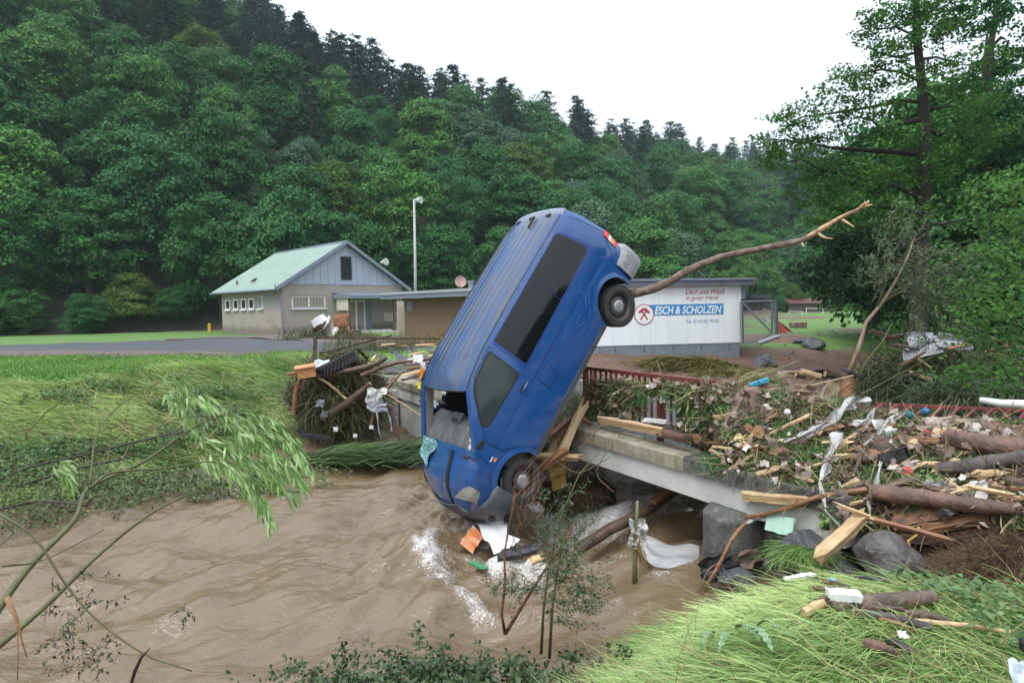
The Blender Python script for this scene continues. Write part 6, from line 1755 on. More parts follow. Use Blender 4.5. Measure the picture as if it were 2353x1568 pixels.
# ------------------------------------------------------------------ driftwood and rubbish
m_fresh = M('fresh split wood', (.60, .44, .25), rough=.7, var=(.36, .20, .09), scale=9, stretch=(.14, 1.4, 1.4), bump=.8, bscale=26, contrast=(.42, .7))
m_orange = M('wet orange timber', (.27, .125, .055), rough=.5, var=(.12, .055, .028), scale=9, stretch=(.2, 1.3, 1.3), bump=.8, bscale=26, contrast=(.4, .66))
m_driftw = M('dark wet driftwood', (.12, .072, .048), rough=.55, var=(.05, .032, .024), scale=6, bump=.8, bscale=25)
m_redlog = M('red brown wet bark', (.185, .095, .068), rough=.55, var=(.07, .04, .032), scale=5, bump=.8, bscale=22)
m_greylog = M('grey bark', (.11, .095, .085), rough=.8, var=(.05, .04, .035), scale=7, bump=.9, bscale=25)
m_plast = M('dirty white plastic sheet', (.55, .56, .56), rough=.35, var=(.34, .32, .30), scale=6, trans=.2)
m_paper = M('sodden brown paper', (.25, .17, .13), rough=.9, var=(.15, .095, .075), scale=5, bump=.4)
m_paper2 = M('sodden pale paper', (.42, .36, .30), rough=.9, var=(.25, .19, .15), scale=5, bump=.4)
m_litter = M('matted flood litter', (.045, .042, .022), rough=.95, var=(.10, .068, .042), scale=12, bump=1, bscale=40, dist=.05)
m_litleaf = M('litter leaves', (.15, .095, .062), rough=.6, tint=(.17, .29, .08), trans=.15)
m_black = M('black plastic', (.012, .013, .016), rough=.4, var=(.03, .03, .035), scale=8)
m_rock = M('wet grey boulder', (.05, .053, .06), rough=.5, var=(.12, .12, .12), scale=3, bump=1, bscale=14, dist=.04)
def plank(a, b, w, h, mat, label=None, cat='plank', name='plank', group=None, roll=0, n=8, jag=.04, par=None, bend=0):
    """split board from a to b with splintered ends, its grain along its local x axis"""
    a, b = Vector(a), Vector(b); d = (b - a); L_ = d.length; d.normalize()
    ref = Vector((0, 0, 1)) if abs(d.z) < .95 else Vector((1, 0, 0))
    x = d.cross(ref).normalized(); y = x.cross(d)
    x, y = x * math.cos(roll) + y * math.sin(roll), y * math.cos(roll) - x * math.sin(roll)
    mid = (a + b) / 2; q = MB(); rows = []; wv = random.uniform(0, 6)
    prof = ((-1, -1), (-.3, -1), (.4, -1), (1, -.9), (1, .7), (.5, 1), (-.2, 1), (-1, .8))
    for i in range(n + 1):
        t = i / n; e = jag * 1.6 if i in (0, n) else 0
        rows.append([Vector((L_ * (t - .5) + (random.uniform(-e, e) if e else 0), sx * w / 2 * (random.uniform(.9, 1.04)) + w * .08 * math.sin(wv + t * 4), sy * h / 2 * random.uniform(.78, 1.15) + bend * math.sin(PI * t))) for sx, sy in prof])
    q.add([p for r_ in rows for p in r_], [(i * 8 + k, i * 8 + (k + 1) % 8, (i + 1) * 8 + (k + 1) % 8, (i + 1) * 8 + k) for i in range(n) for k in range(8)] + [tuple(range(8))[::-1], tuple(n * 8 + k for k in range(8))])
    o = q.obj(name, mat, par); o.location = mid - (Vector(par.location) if par else Vector())
    o.rotation_euler = Matrix((d, x, y)).transposed().to_euler()
    return tag(o, label, cat, group) if label else o
def log(pts, rad, mat, label=None, cat='log', name='log', group=None, n=12, jit=.085, endm=None, par=None):
    c = Vector(pts[len(pts) // 2]); q = MB()
    dense, rr_ = [], []
    if not isinstance(rad, (list, tuple)): rad = [rad] * len(pts)
    if len(pts) > 2: pts, rad = crs(pts, 3), crr(rad, 3)
    for i, (a, b) in enumerate(zip(pts, pts[1:])):
        m = max(2, int((Vector(b) - Vector(a)).length / max(.08, rad[i] * 1.5)))
        for k in range(m): dense.append(Vector(a).lerp(Vector(b), k / m) - c + (Vector([random.uniform(-1, 1) for _ in range(3)]) * rad[i] * .08 if k else Vector())); rr_.append(lerp(rad[i], rad[i + 1], k / m))
    dense.append(Vector(pts[-1]) - c); rr_.append(rad[-1])
    q.tube(dense, rr_, n=n, jit=jit)
    q.m[-2:] = [1, 1]
    o = q.obj(name, [mat, endm or m_fresh], par, smooth=True, angle=55); o.location = c - (Vector(par.location) if par else Vector())
    return tag(o, label, cat, group) if label else o
def sheet(c, sx, sy, nrm, mat, label=None, cat='sheet', name='sheet', amp=.06, n=14, up=None, seed=0, ragged=.12, fold=6, par=None, rotz=0):
    """crumpled sheet, centre c, lying across direction nrm"""
    r4 = np.random.default_rng(seed + 500); nn = Vector(nrm).normalized(); ref = Vector(up) if up else (Vector((0, 0, 1)) if abs(nn.z) < .9 else Vector((1, 0, 0)))
    x = ref.cross(nn).normalized(); y = nn.cross(x)
    x, y = x * math.cos(rotz) + y * math.sin(rotz), y * math.cos(rotz) - x * math.sin(rotz)
    ph = r4.uniform(0, 6.28, 8); fr = r4.uniform(.5, 1.6, 8) * fold; an = r4.uniform(0, PI, 8)
    P = []
    for j in range(n + 1):
        row = []
        for i in range(n + 1):
            a, b_ = i / n * 2 - 1, j / n * 2 - 1
            e = 1 + ragged * math.sin(5 * math.atan2(b_, a) + ph[0]) * max(abs(a), abs(b_))
            h = sum((1 - 2 * abs(math.sin(.5 * (fr[k] * (a * math.cos(an[k]) + b_ * math.sin(an[k])) + ph[k])))) for k in range(8)) / 5
            row.append(x * a * sx / 2 * e + y * b_ * sy / 2 * e + nn * h * amp + nn * r4.normal(0, amp * .12))
        P.append(row)
    q = MB(); q.grid(P); o = q.obj(name, mat, par, smooth=True, angle=35); o.location = Vector(c) - (Vector(par.location) if par else Vector())
    return tag(o, label, cat) if label else o
def strip_(pts, w, mat, label, cat='plastic strip', name='plastic_strip', seed=0):
    """twisted ribbon of plastic film"""
    r4 = random.Random(seed); c = Vector(pts[0]); dense = []
    for a, b in zip(pts, pts[1:]):
        for k in range(6): dense.append(Vector(a).lerp(Vector(b), k / 6))
    dense.append(Vector(pts[-1])); P = []
    W = w if isinstance(w, (list, tuple)) else [w] * len(pts)
    for i, p in enumerate(dense):
        t = dense[min(i + 1, len(dense) - 1)] - dense[max(i - 1, 0)]; t.normalize()
        s = t.cross(Vector((.3 * math.sin(i * .5 + seed), -1, .35 * math.cos(i * .33 + seed)))).normalized(); nn = s.cross(t)
        k_ = i / 6; ww = lerp(W[min(int(k_), len(W) - 1)], W[min(int(k_) + 1, len(W) - 1)], k_ % 1) * (.8 + .35 * math.sin(i * .9 + seed))
        P.append([p + s * ww * a + nn * ww * .35 * math.sin(a * 7 + i * .6 + seed) - c for a in np.linspace(-.5, .5, 7)])
    q = MB(); q.grid(P); o = q.obj(name, mat, smooth=True); o.location = c
    return tag(o, label, cat)
def rock(c, s, mat, label, seed, cat='boulder', name='boulder', rot=0, group=None):
    import bmesh
    bm_ = bmesh.new(); bmesh.ops.create_icosphere(bm_, subdivisions=4, radius=1)
    o_ = Vector((seed * 7.3, seed * 3.1, 1.7))
    pl = [Vector([random.Random(seed * 31 + k).gauss(0, 1), random.Random(seed * 37 + k).gauss(0, 1), random.Random(seed * 41 + k).gauss(0, .8)]).normalized() for k in range(13)]
    for v in bm_.verts:
        p = v.co.normalized(); rr_ = 1.0
        for k, n_ in enumerate(pl):
            dd_ = p.dot(n_)
            if dd_ > .1: rr_ = min(rr_, (.62 + .22 * ((k * 37) % 10) / 10) / dd_)
        rr_ += .05 * noise.noise(p * 2.5 + o_) + .03 * noise.noise(p * 7 + o_)
        v.co = Vector((p.x * s[0], p.y * s[1], p.z * s[2])) * rr_
    me = bpy.data.meshes.new(name); bm_.to_mesh(me); bm_.free(); me.materials.append(mat)
    o = mesh_obj(name, me, smooth=True); me.set_sharp_from_angle(angle=math.radians(28)); o.location = c; o.rotation_euler = (0, 0, rot)
    return tag(o, label, cat, group)
VB = [(1320, 985), (1500, 1015), (1620, 1062), (1800, 1108), (1930, 1140), (2352, 1150), (2500, 1160)]
VT = [(1320, 930), (1352, 880), (1400, 872), (1640, 890), (1720, 896), (1850, 922), (2000, 948), (2100, 966), (2352, 972), (2500, 974)]
WB = [(1340, .06), (1900, .10), (2050, .5), (2352, 1.0), (2500, 1.2)]
WT = [(1340, .66), (1640, .62), (1800, 1.1), (2000, 1.7), (2352, 2.4), (2500, 2.6)]
def w_pt(u, v, w):
    d = ray(u, v); k = ((BN - CAM).dot(BP) + w) / d.dot(BP); return CAM + d * k
def hp(u, v, lift=0):
    vb, vt = interp(u, VB), interp(u, VT); t = (vb - v) / (vb - vt)
    if t >= 0: w = lerp(interp(u, WB), interp(u, WT), t)
    else: w = interp(u, WB) + t * .25
    p = w_pt(u, v, w)
    return p + (CAM - p).normalized() * lift + Vector((0, 0, lift * .3))
hn = lambda p, s=1.0: noise.noise(Vector(p) * s)
def heap_grid(us, t0, t1, nt, amp=.09):
    rows = []
    for u in us:
        vb, vt = interp(u, VB), interp(u, VT); r_ = []
        for t in np.linspace(t0(u), t1, nt):
            p = hp(u, vb - (vb - vt) * t)
            k = .5 + min(1, max(0, t + .1)) 
            r_.append(p + Vector((-.3, -.6, .5)) * (amp * k * (hn(p, 2.1) + .6 * hn(p, 5.3) + .35 * hn(p, 11))) - (CAM - p).normalized() * .05)
        top = r_[-1]
        for dw, dz in ((.25, .02), (.6, -.35), (1.1, -.7), (1.8, -1.2)):
            q_ = top + BP * dw + Vector((0, 0, dz)); q_.z = max(q_.z, DECK - .02) + .04 * hn(q_, 3); r_.append(q_)
        rows.append(r_)
    return rows
us = list(np.arange(1345, 1625, 9)); 
q = MB(); q.grid(heap_grid(np.arange(1640, 3000, 9), lambda u: 0 if u < 1880 else -.42, 1.0, 26), flip=True)
tag(q.obj('debris_heap', m_litter, smooth=True), 'matted heap of leaves, twigs and mud piled against the bridge', 'debris heap')['kind'] = 'stuff'
# litter caught in the near railing, leaving the gap of bare bars
q = MB()
def rail_cover(u, v):
    if 1462 < u < 1560 and 898 < v < 975: return False
    return True
rows = []
for (u0, u1, v0f, v1f) in ((1362, 1468, 0, 1), (1468, 1556, 0, .30), (1556, 1665, 0, 1)):
    rws = []
    for u in np.arange(u0, u1 + 1, 6):
        vt, vb = interp(u, [(1360, 872), (1640, 893), (1700, 900)]), interp(u, [(1360, 950), (1470, 965), (1640, 1050), (1700, 1070)])
        rws.append([w_pt(u, lerp(vt, vb, lerp(v0f, v1f, j / 12)), .58 + .10 * hn((u * .02, j * .4, 1)) + .03 * hn((u * .07, j * .9, 2))) for j in range(13)])
    q.grid(rws)
tag(q.obj('railing_litter', m_litter, smooth=True), 'dark mat of litter woven through the red railing', 'debris heap')['kind'] = 'stuff'
r = np.random.default_rng(41)
# scattered leaves, twigs and scraps over the heap and railing
def surf_samples(n):
    P, Nn = [], []
    while len(P) < n:
        u = r.uniform(1350, 2620)
        vb, vt = interp(u, VB), interp(u, VT)
        if u < 1660:
            v = r.uniform(vt - 4, vt + (vb - vt) * .78)
            if not rail_cover(u, v): continue
            p = w_pt(u, v, .50 + r.normal(0, .04))
        else:
            t = r.uniform(-.38 if u > 1890 else -.05, 1.03); p = hp(u, vb - (vb - vt) * t, r.uniform(-.02, .06))
        P.append(p)
    return np.array([tuple(p) for p in P])
P = surf_samples(30000); n = len(P)
P += np.array([-.3, -.6, .5]) * np.array([.09 * (hn(p, 2.1) + .6 * hn(p, 5.3)) for p in P])[:, None]
cl = np.array([hn(p, 1.7) for p in P]); cl2 = np.array([hn(p, 4.5) for p in P])
T = np.clip(.45 + 1.1 * cl + .5 * cl2 + r.normal(0, .22, n), 0, 1)
D = unit(r.normal(0, 1, (n, 3)) + np.array([-.4, 0, -.5])); Nn = unit(r.normal(0, .6, (n, 3)) + np.array([-.3, -.7, .6])); s_ = r.uniform(.035, .095, n)
tag(mesh_obj('flood_litter', leaf_mesh('flood_litter', P, D, Nn, s_, s_ * r.uniform(.18, .45, n), m_litleaf, T, fold=.2)), kind='stuff')
P = surf_samples(3600); n = len(P)
D = unit(r.normal(0, 1, (n, 3)) * np.array([1.2, .7, .6])); T = np.clip(r.random(n) ** 1.4, 0, 1)
tag(mesh_obj('flood_twigs', blades_mesh('flood_twigs', P, D, r.uniform(.12, .5, n), r.uniform(.004, .011, n), M('litter twigs and stalks', (.07, .042, .026), rough=.8, tint=(.36, .30, .14)), T, seg=3, curl=r.normal(0, .5, (n, 3)), taper=False)), kind='stuff')
P = surf_samples(420); n = len(P); V, Q = [], []
for i, p in enumerate(P):
    s1 = r.uniform(.02, .055); A_ = unit(r.normal(0, 1, 3)); B_ = unit(np.cross(A_, r.normal(0, 1, 3))); C_ = np.cross(A_, B_)
    g = [[p + np.array([-.06, -.10, .06]) + A_ * s1 * a + B_ * s1 * b * r.uniform(.5, 1.1) + C_ * s1 * r.normal(0, .25) for a in (-1, 0, 1)] for b in (-1, 0, 1)]
    b0 = len(V); V += [q_ for w_ in g for q_ in w_]; Q += [(b0 + 3 * j + k, b0 + 3 * j + k + 1, b0 + 3 * j + k + 4, b0 + 3 * j + k + 3) for j in range(2) for k in range(2)]
tag(mesh_obj('paper_scraps', np_mesh('paper_scraps', np.array(V), np.array(Q), M('paper and film scraps', (.20, .13, .10), rough=.8, tint=(.60, .57, .52)), attr=np.repeat(np.clip(r.random(n) ** 2.2, 0, 1), 9))), kind='stuff')
# stalks of green willow hanging from the kerb
P, D = [], []
for u0, v0, m in ((1640, 1060, 220), (1880, 1060, 160), (1840, 1090, 160), (1470, 905, 160), (1560, 930, 150), (1430, 960, 120), (1700, 1010, 130), (2080, 1110, 120), (1780, 900, 120), (1530, 895, 120), (1720, 960, 160), (1800, 985, 170), (1750, 1050, 150), (1830, 1040, 150), (1900, 1030, 120), (1980, 975, 140), (2060, 1010, 120), (2000, 1090, 150), (2140, 1060, 130), (2230, 1060, 110), (2090, 1150, 120), (2280, 1010, 90), (1400, 900, 160), (1600, 960, 160), (1660, 930, 140), (1930, 930, 110)):
    for _ in range(m):
        p = hp(u0 + r.normal(0, 18), v0 + r.normal(0, 12), .10) if u0 > 1620 else w_pt(u0 + r.normal(0, 14), v0 + r.normal(0, 12), .42); P.append(tuple(p)); D.append((r.normal(0, .5), r.normal(-.2, .3), -1 + r.normal(0, .5)))
P, D = np.array(P), np.array(D); n = len(P); s_ = r.uniform(.06, .12, n)
tag(mesh_obj('willow_sprays', leaf_mesh('willow_sprays', P, D, unit(r.normal(0, .6, (n, 3)) + np.array([0, -1, .3])), s_, s_ * .18, m_wil2 := M('green willow leaf', (.05, .13, .03), rough=.45, tint=(.12, .25, .07), trans=.25), r.random(n), fold=.2)), kind='stuff')

# --- named pieces on the bridge
plank(w_pt(1378, 963, .22), w_pt(1522, 990, .18), .07, .13, m_fresh, 'long pale split board lying on the mossy kerb below the red railing', roll=.3)
log([w_pt(1515, 992, .22), w_pt(1582, 1008, .2)], [.07, .06], m_redlog, 'short dark wet log at the end of the pale board on the kerb')
log([w_pt(1572, 1003, .2), w_pt(1600, 1005, .1)], [.045, .06], m_driftw, 'stubby log end on the kerb with orange cut face', endm=m_orange)
plank(w_pt(1482, 963, .3), w_pt(1528, 968, .3), .14, .05, m_white, 'white foam block lying behind the bars of the red railing', cat='foam block', name='foam_block')
log([w_pt(1455, 950, 2.2), w_pt(1500, 958, 2.4), w_pt(1540, 955, 2.6)], .05, m_black, 'black pipe lying on the wet bridge road behind the railing', cat='pipe', name='pipe')
log([hp(1700, 1000, .0), hp(1722, 990, .12)], [.075, .075], m_driftw, 'sawn log end with orange face poking out of the litter', endm=m_orange)
log([hp(1762, 992, .02), hp(1742, 1000, .16)], [.07, .08], m_greylog, 'sawn round log end facing the camera near the pale paper', endm=M('sawn wood face', (.36, .20, .11), rough=.8, var=(.28, .15, .08), scale=12))
for i, (u, v, sx, sy, mt, lab) in enumerate([
    (1665, 888, .34, .22, m_paper, 'brown crumpled paper on top of the railing'), (1705, 925, .30, .26, m_paper, 'brown crumpled paper below the railing end'), (1760, 908, .46, .30, m_paper, 'large crumpled brown paper bag at the top of the heap'),
    (1690, 960, .24, .20, m_paper, 'small brown paper wad amid green leaves'), (1835, 905, .40, .22, m_paper, 'brown paper sheet draped behind the blue board'), (1745, 955, .3, .24, m_paper, 'brown torn paper in the middle of the heap left of the log end'),
    (1900, 985, .22, .16, m_paper2, 'pale paper scrap under the white plastic'), (2040, 990, .30, .24, m_white, 'white crumpled garment with grey print'), (2165, 985, .50, .26, m_paper2, 'large sheet of pale wrapping paper'),
    (2255, 985, .40, .22, m_paper2, 'creased beige paper right of the wrapping paper'), (2320, 1000, .42, .24, m_paper, 'corrugated brown cardboard at the right edge'), (1990, 1000, .20, .16, m_paper, 'small brown paper beside the garment'),
    (1460, 895, .16, .14, m_paper, 'brown leaf-like paper stuck in the railing'), (2180, 1035, .26, .12, m_paper2, 'pinkish torn paper above the thick red log'), (1850, 1085, .20, .2, m_paper, 'muddy rag hanging over the grey kerb'), (1680, 1045, .14, .12, m_paper2, 'grey torn scrap at the broken kerb end'),
    (2265, 1125, .22, .14, m_white, 'white printed carrier bag caught between logs'), (2150, 1120, .2, .1, m_plast, 'dirty white scrap above the crossed timbers'), (1620, 870, .12, .1, m_paper2, 'pale paper scrap hanging over the top rail'), (1525, 912, .11, .14, m_white, 'white rag tied on the railing bars')]):
    c_ = hp(u, v, .10) if u > 1640 else w_pt(u, v, .46)
    sheet(c_, sx, sy, (-.2 + .3 * math.sin(i), -.8, .55), mt, lab, cat='paper' if mt in (m_paper, m_paper2) else 'rag', name='paper' if mt in (m_paper, m_paper2) else 'rag', amp=.055, seed=i, n=12)
plank(hp(1722, 890, .1), hp(1765, 880, .18), .13, .05, M('turquoise blue plastic', (.02, .25, .38), rough=.4), 'turquoise blue plastic board sticking out at the top of the heap', cat='plastic board', name='plastic_board', jag=0)
plank(hp(1965, 1010, .08), hp(2045, 1030, .1), .22, .02, m_driftw, 'flat grey brown board half buried beside the white garment', roll=1.2)
plank(at_y(1812, 878, 9.6), at_y(1846, 918, 9.0), .10, .05, m_driftw, 'dark broken board leaning at the top of the heap')
plank(hp(1800, 900, .02), hp(1960, 868, .12), .012, .012, m_straw2 := M('pale cane', (.42, .34, .2), rough=.7), 'thin pale cane pointing up towards the snapped stump', cat='cane', name='cane', jag=0)
WP = [([(2000, 930), (1960, 925), (1935, 950), (1890, 985), (1850, 1005)], [.10, .14, .16, .12, .05]), ([(2085, 950), (2040, 975), (2010, 1010), (1985, 1030)], [.05, .06, .05, .04]), ([(1930, 1010), (1900, 1060), (1885, 1120), (1895, 1180), (1930, 1220)], [.16, .14, .08, .03, .02]),
      ([(2060, 1040), (2025, 1070), (2010, 1120), (1995, 1160), (2000, 1210)], [.06, .05, .06, .04, .04]), ([(1990, 1155), (2060, 1140), (2110, 1140), (2150, 1152)], [.04, .05, .05, .03]), ([(1890, 990), (1840, 1010), (1800, 1020)], [.06, .08, .05]), ([(1960, 985), (1990, 975), (2010, 945)], [.10, .12, .05]),
      ([(1600, 1165), (1596, 1180), (1590, 1190)], [.03, .03, .02])]
for i, (pts, w) in enumerate(WP[:-1]):
    strip_([hp(u, v, .14) for u, v in pts], w, m_plast, ['white plastic film draped over the upper middle of the heap', 'narrow white plastic band running down beside the garment', 'long torn white film hanging from the heap to the boulder', 'grey white plastic band hanging over the pale split log', 'white plastic ribbon arched over the red brown log', 'small white plastic tangle at the left of the draped film', 'short white plastic twist below the red railing'][i], seed=i * 3 + 1)
# black slotted crate
cr = empty('plastic_crate', hp(2057, 1062, .14), label='small black slotted plastic crate lying tilted in the heap', cat='crate'); cr.rotation_euler = (math.radians(68), math.radians(-12), math.radians(10))
q = MB(); q.span((-.17, -.1, -.02), (.17, -.085, .03)); q.span((-.17, .085, -.02), (.17, .1, .03)); q.span((-.17, -.084, -.02), (-.155, .084, .03)); q.span((.155, -.084, -.02), (.17, .084, .03)); q.obj('rim', m_black, cr)
for k in range(9):
    q = MB(); q.span((-.14 + k * .032, -.084, -.01), (-.125 + k * .032, .084, 0)); q.obj('slat', m_black, cr)
q = MB(); q.lathe([(0, .006), (.05, .005), (.055, 0), (.05, -.004)], n=20); o = q.obj('plastic_disc', M('red plastic', (.55, .02, .02), rough=.35), smooth=True); o.location = hp(2128, 1003, .12); o.rotation_euler = (1.0, .2, 0); tag(o, 'round bright red plastic disc lying right of the white garment', 'plastic disc')
q = MB(); q.lathe([(0, .006), (.05, .005), (.055, 0), (.05, -.004)], n=16); o = q.obj('plastic_disc', M('red plastic', (.55, .02, .02)), smooth=True); o.location = hp(2085, 1092, .12); o.rotation_euler = (1.2, -.4, 0); tag(o, 'red plastic disc half hidden below the black crate', 'plastic disc')
for u, v, col, lab in ((2090, 958, (.02, .22, .25), 'teal striped toy under the bent red railing'), (2125, 950, (.02, .14, .3), 'blue striped toy hanging from the bent red railing'), (1922, 960, (.03, .3, .42), 'small blue bottle cap in the white film'), (1808, 952, (.7, .7, .7), 'round white cap on the green leaves'), (1975, 1055, (.05, .2, .12), 'dark green scrap beside the plastic band')):
    q = MB(); q.lathe([(0, .05), (.03, .04), (.045, 0), (.035, -.03), (0, -.05)], n=12); o = q.obj('toy_scrap', M('scrap ' + lab[:9], col, rough=.4), smooth=True); o.location = hp(u, v, .1); o.rotation_euler = (u, v, 0); tag(o, lab, 'scrap')
# logs on the right
LG = [([(2175, 1012), (2260, 1030), (2352, 1040), (2450, 1050)], [.105, .11, .115, .12], m_redlog, .15, 'thick red brown log entering from the right edge above the others'), ([(2150, 1085), (2220, 1080), (2300, 1068), (2420, 1055)], [.06, .075, .08, .085], m_greylog, .14, 'grey brown log rising to the right edge below the thick red one'),
      ([(1998, 1142), (2080, 1150), (2180, 1165), (2300, 1180), (2330, 1182)], [.085, .085, .08, .06, .04], m_redlog, .18, 'long red brown peeled log lying across the timbers at the right'), ([(2020, 1140), (2060, 1120), (2110, 1108)], [.05, .05, .05], m_driftw, .10, 'dark short log under the white ribbon'),
      ([(1712, 1195), (1790, 1180), (1880, 1150), (1990, 1132)], [.022, .028, .03, .03], m_orange, .12, 'long orange brown peeled branch crossing in front of the pier'), ([(1985, 1040), (1970, 1075), (1960, 1100)], [.02, .022, .015], m_driftw, .14, 'short grey stick standing by the hanging film'), ([(1955, 1055), (2000, 1060), (2040, 1058)], [.06, .06, .04], m_redlog, .08, 'short brown log below the flat board'),
      ([(2310, 1110), (2360, 1120), (2420, 1135)], [.05, .05, .05], m_driftw, .1, 'dark log stub at the right edge over the pale board')]
for pts, rad, mt, lf_, lab in LG: log([hp(u, v, lf_) for u, v in pts], [x * 1.0 for x in rad], mt, lab, n=12)
PL = [((2060, 1200), (2180, 1170), .20, .06, m_orange, .08, 'broad weathered orange board under the peeled log', .9), ((2110, 1215), (2270, 1190), .13, .08, m_orange, .06, 'orange brown beam below the broad board', .5), ((1705, 1140), (1850, 1152), .10, .10, m_fresh, .06, 'thick pale split plank wedged on top of the pier', .2),
      ((1880, 1298), (1985, 1205), .13, .10, m_fresh, .35, 'big freshly split pale log leaning on the boulders', .5), ((1925, 1188), (1998, 1214), .03, .04, m_fresh, .40, 'thin pale lath over the split log', .2), ((1998, 1214), (2180, 1266), .05, .04, m_orange, .36, 'long narrow orange batten slanting down to the right', .3),
      ((2165, 1175), (2185, 1200), .10, .12, m_greylog, .16, 'grey square block end on the orange beam', .2), ((2230, 1128), (2330, 1148), .05, .04, m_fresh, .14, 'pale splintered board at the far right', .3), ((2290, 1128), (2400, 1136), .04, .03, m_orange, .13, 'thin orange lath at the right edge', 0), ((2070, 1132), (2140, 1146), .03, .02, m_fresh, .15, 'thin pale lath on the peeled log', 0),
      ((2120, 1120), (2230, 1150), .07, .03, m_driftw, .10, 'dark brown board above the peeled log', .4), ((2240, 1150), (2350, 1175), .09, .04, m_driftw, .08, 'dark board under the splintered one', .3), ((1990, 1175), (2060, 1160), .08, .05, m_driftw, .05, 'short dark board behind the hanging band', .3), ((2200, 1230), (2380, 1205), .06, .05, m_driftw, .04, 'dark wet lath in the roots at the right', 0),
      ((1870, 1075), (1905, 1068), .035, .02, m_fresh, .12, 'tiny pale lath left of the hanging film', 0), ((2010, 1235), (2180, 1240), .10, .08, m_driftw, .02, 'dark beam resting on the right boulder', 0)]
for a, b_, w, h, mt, lf_, lab, rl in PL: plank(hp(*a, lf_), hp(*b_, lf_), w, h, mt, lab, roll=rl)
q = MB(); q.tube([hp(2250, 930, .2), hp(2300, 938, .2), hp(2420, 942, .2)], [.035, .045, .05], n=8); tag(q.obj('wrapped_pipe', m_white, smooth=True), 'white plastic wrapped pipe at the right edge by the bent railing', 'pipe')
q = MB(); q.tube([hp(2110, 1235, .35), hp(2105, 1255, .37), hp(2085, 1268, .37), hp(2095, 1300, .38)], [.012, .011, .012, .006], n=6); tag(q.obj('yellow_root', M('yellow root', (.45, .28, .06)), smooth=True), 'crooked yellow root hanging from the orange batten', 'root')
plank(hp(1762, 1205, .08), hp(1822, 1212, .08), .20, .03, M('mint green foam', (.38, .55, .45), rough=.7), 'mint green foam board lying on the left boulder', cat='foam board', name='foam_board', roll=1.1, jag=.01)
r8 = random.Random(77)
for i in range(84):
    u, v = r8.uniform(1640, 2345), 0; vb, vt = interp(u, VB), interp(u, VT); t = r8.uniform(-.25 if u > 1950 else .05, .85); v = vb - (vb - vt) * t
    a = r8.uniform(-.6, .6); l = r8.uniform(22, 80); k = i % 4
    plank(hp(u - l * .5 * math.cos(a), v - l * .5 * math.sin(a), .09), hp(u + l * .5 * math.cos(a), v + l * .5 * math.sin(a), .10), r8.uniform(.025, .09), r8.uniform(.012, .03), [m_fresh, m_orange, m_driftw, m_fresh][k],
          ['pale splintered lath', 'orange brown splinter', 'dark wet slat', 'short pale board'][k] + ' lying in the ' + ('upper' if t > .5 else 'lower') + ' part of the heap', group=['pale splintered laths', 'orange brown splinters', 'dark wet slats', 'short pale boards'][k] + ' in the heap', roll=r8.uniform(0, 2))
# boulders
rock(at_y(1845, 1272, 6.7), (.46, .36, .30), m_rock, 'rounded wet grey boulder right of the pier', 2)
rock(at_y(2050, 1300, 5.8), (.40, .34, .33), M('brown grey boulder', (.065, .058, .055), rough=.55, var=(.13, .12, .11), scale=4, bump=1, bscale=14, dist=.04), 'larger angular boulder under the split pale log', 5, rot=.6)
rock(at_y(1690, 1328, 6.9), (.22, .2, .12), m_rock, 'low dark stone at the foot of the pier', 7)
rock(at_y(1935, 1325, 6.2), (.22, .2, .16), m_rock, 'small dark stone between the two boulders', 8)
# branch arching in front of the pier, black cloth
log([at_y(1625, 1340, 6.9), at_y(1655, 1290, 6.9), at_y(1680, 1240, 6.95), at_y(1715, 1200, 7.1), at_y(1760, 1185, 7.2)], [.018, .022, .022, .024, .026], m_orange, 'curved red brown branch bent in front of the pier', cat='branch', name='branch')
log([at_y(1612, 1345, 6.8), at_y(1625, 1310, 6.9), at_y(1655, 1290, 7)], [.007, .01, .009], m_redlog, 'thin red twig beside the black cloth', cat='twig', name='twig')
sheet(at_y(1650, 1300, 7.1), .42, .26, (-.1, -.9, .5), m_black, 'black cloth snagged at the foot of the pier', cat='cloth', name='cloth', amp=.07, seed=61, rotz=.5)
sheet(at_y(1712, 1270, 7.3), .3, .3, (-.1, -.9, .5), m_paper, 'brown rag hanging beside the pier', cat='rag', name='rag', amp=.08, seed=62, rotz=.5)
strip_([at_y(1712, 1200, 7.05), at_y(1735, 1192, 7.1), at_y(1765, 1185, 7.1)], .06, m_plast, 'grey plastic wrapped round the curved branch', seed=5)
# translucent sheet in the water and rag on the post
q = MB(); P = []
for i in range(19):
    t = i / 18; row = []
    for j in range(15):
        s = j / 14
        u = lerp(1470, 1606, t); v = lerp(lerp(1240, 1262, t ** .7), lerp(1268, 1330, t ** .5) - 14 * sstep(.85, 1, t), s)
        p = at_z(u, v, .05); row.append(Vector((p.x, p.y, .06 + .030 * math.sin(s * 11 + t * 2) + .03 * math.sin(t * 9 + s * 3) + .08 * (1 - t) ** 3)))
    P.append(row)
q.grid(P); tag(q.obj('plastic_sheet', M('milky plastic film', (.55, .56, .57), rough=.3, var=(.42, .42, .42), scale=5, alpha=.72, stretch=(1, 4, 1)), smooth=True), 'large translucent white plastic sheet streaming in the water left of the pier', 'plastic sheet')
yy = ps.location.y
sheet(at_y(1468, 1215, yy - .05), .20, .24, (0, -1, .1), m_plast, 'white plastic rag wrapped on the snapped green stem', cat='rag', name='rag', amp=.06, seed=63)
sheet(at_y(1456, 1248, yy - .06), .12, .14, (0, -1, .1), m_plast, 'small white plastic flap below the rag on the green stem', cat='rag', name='rag', amp=.05, seed=64)
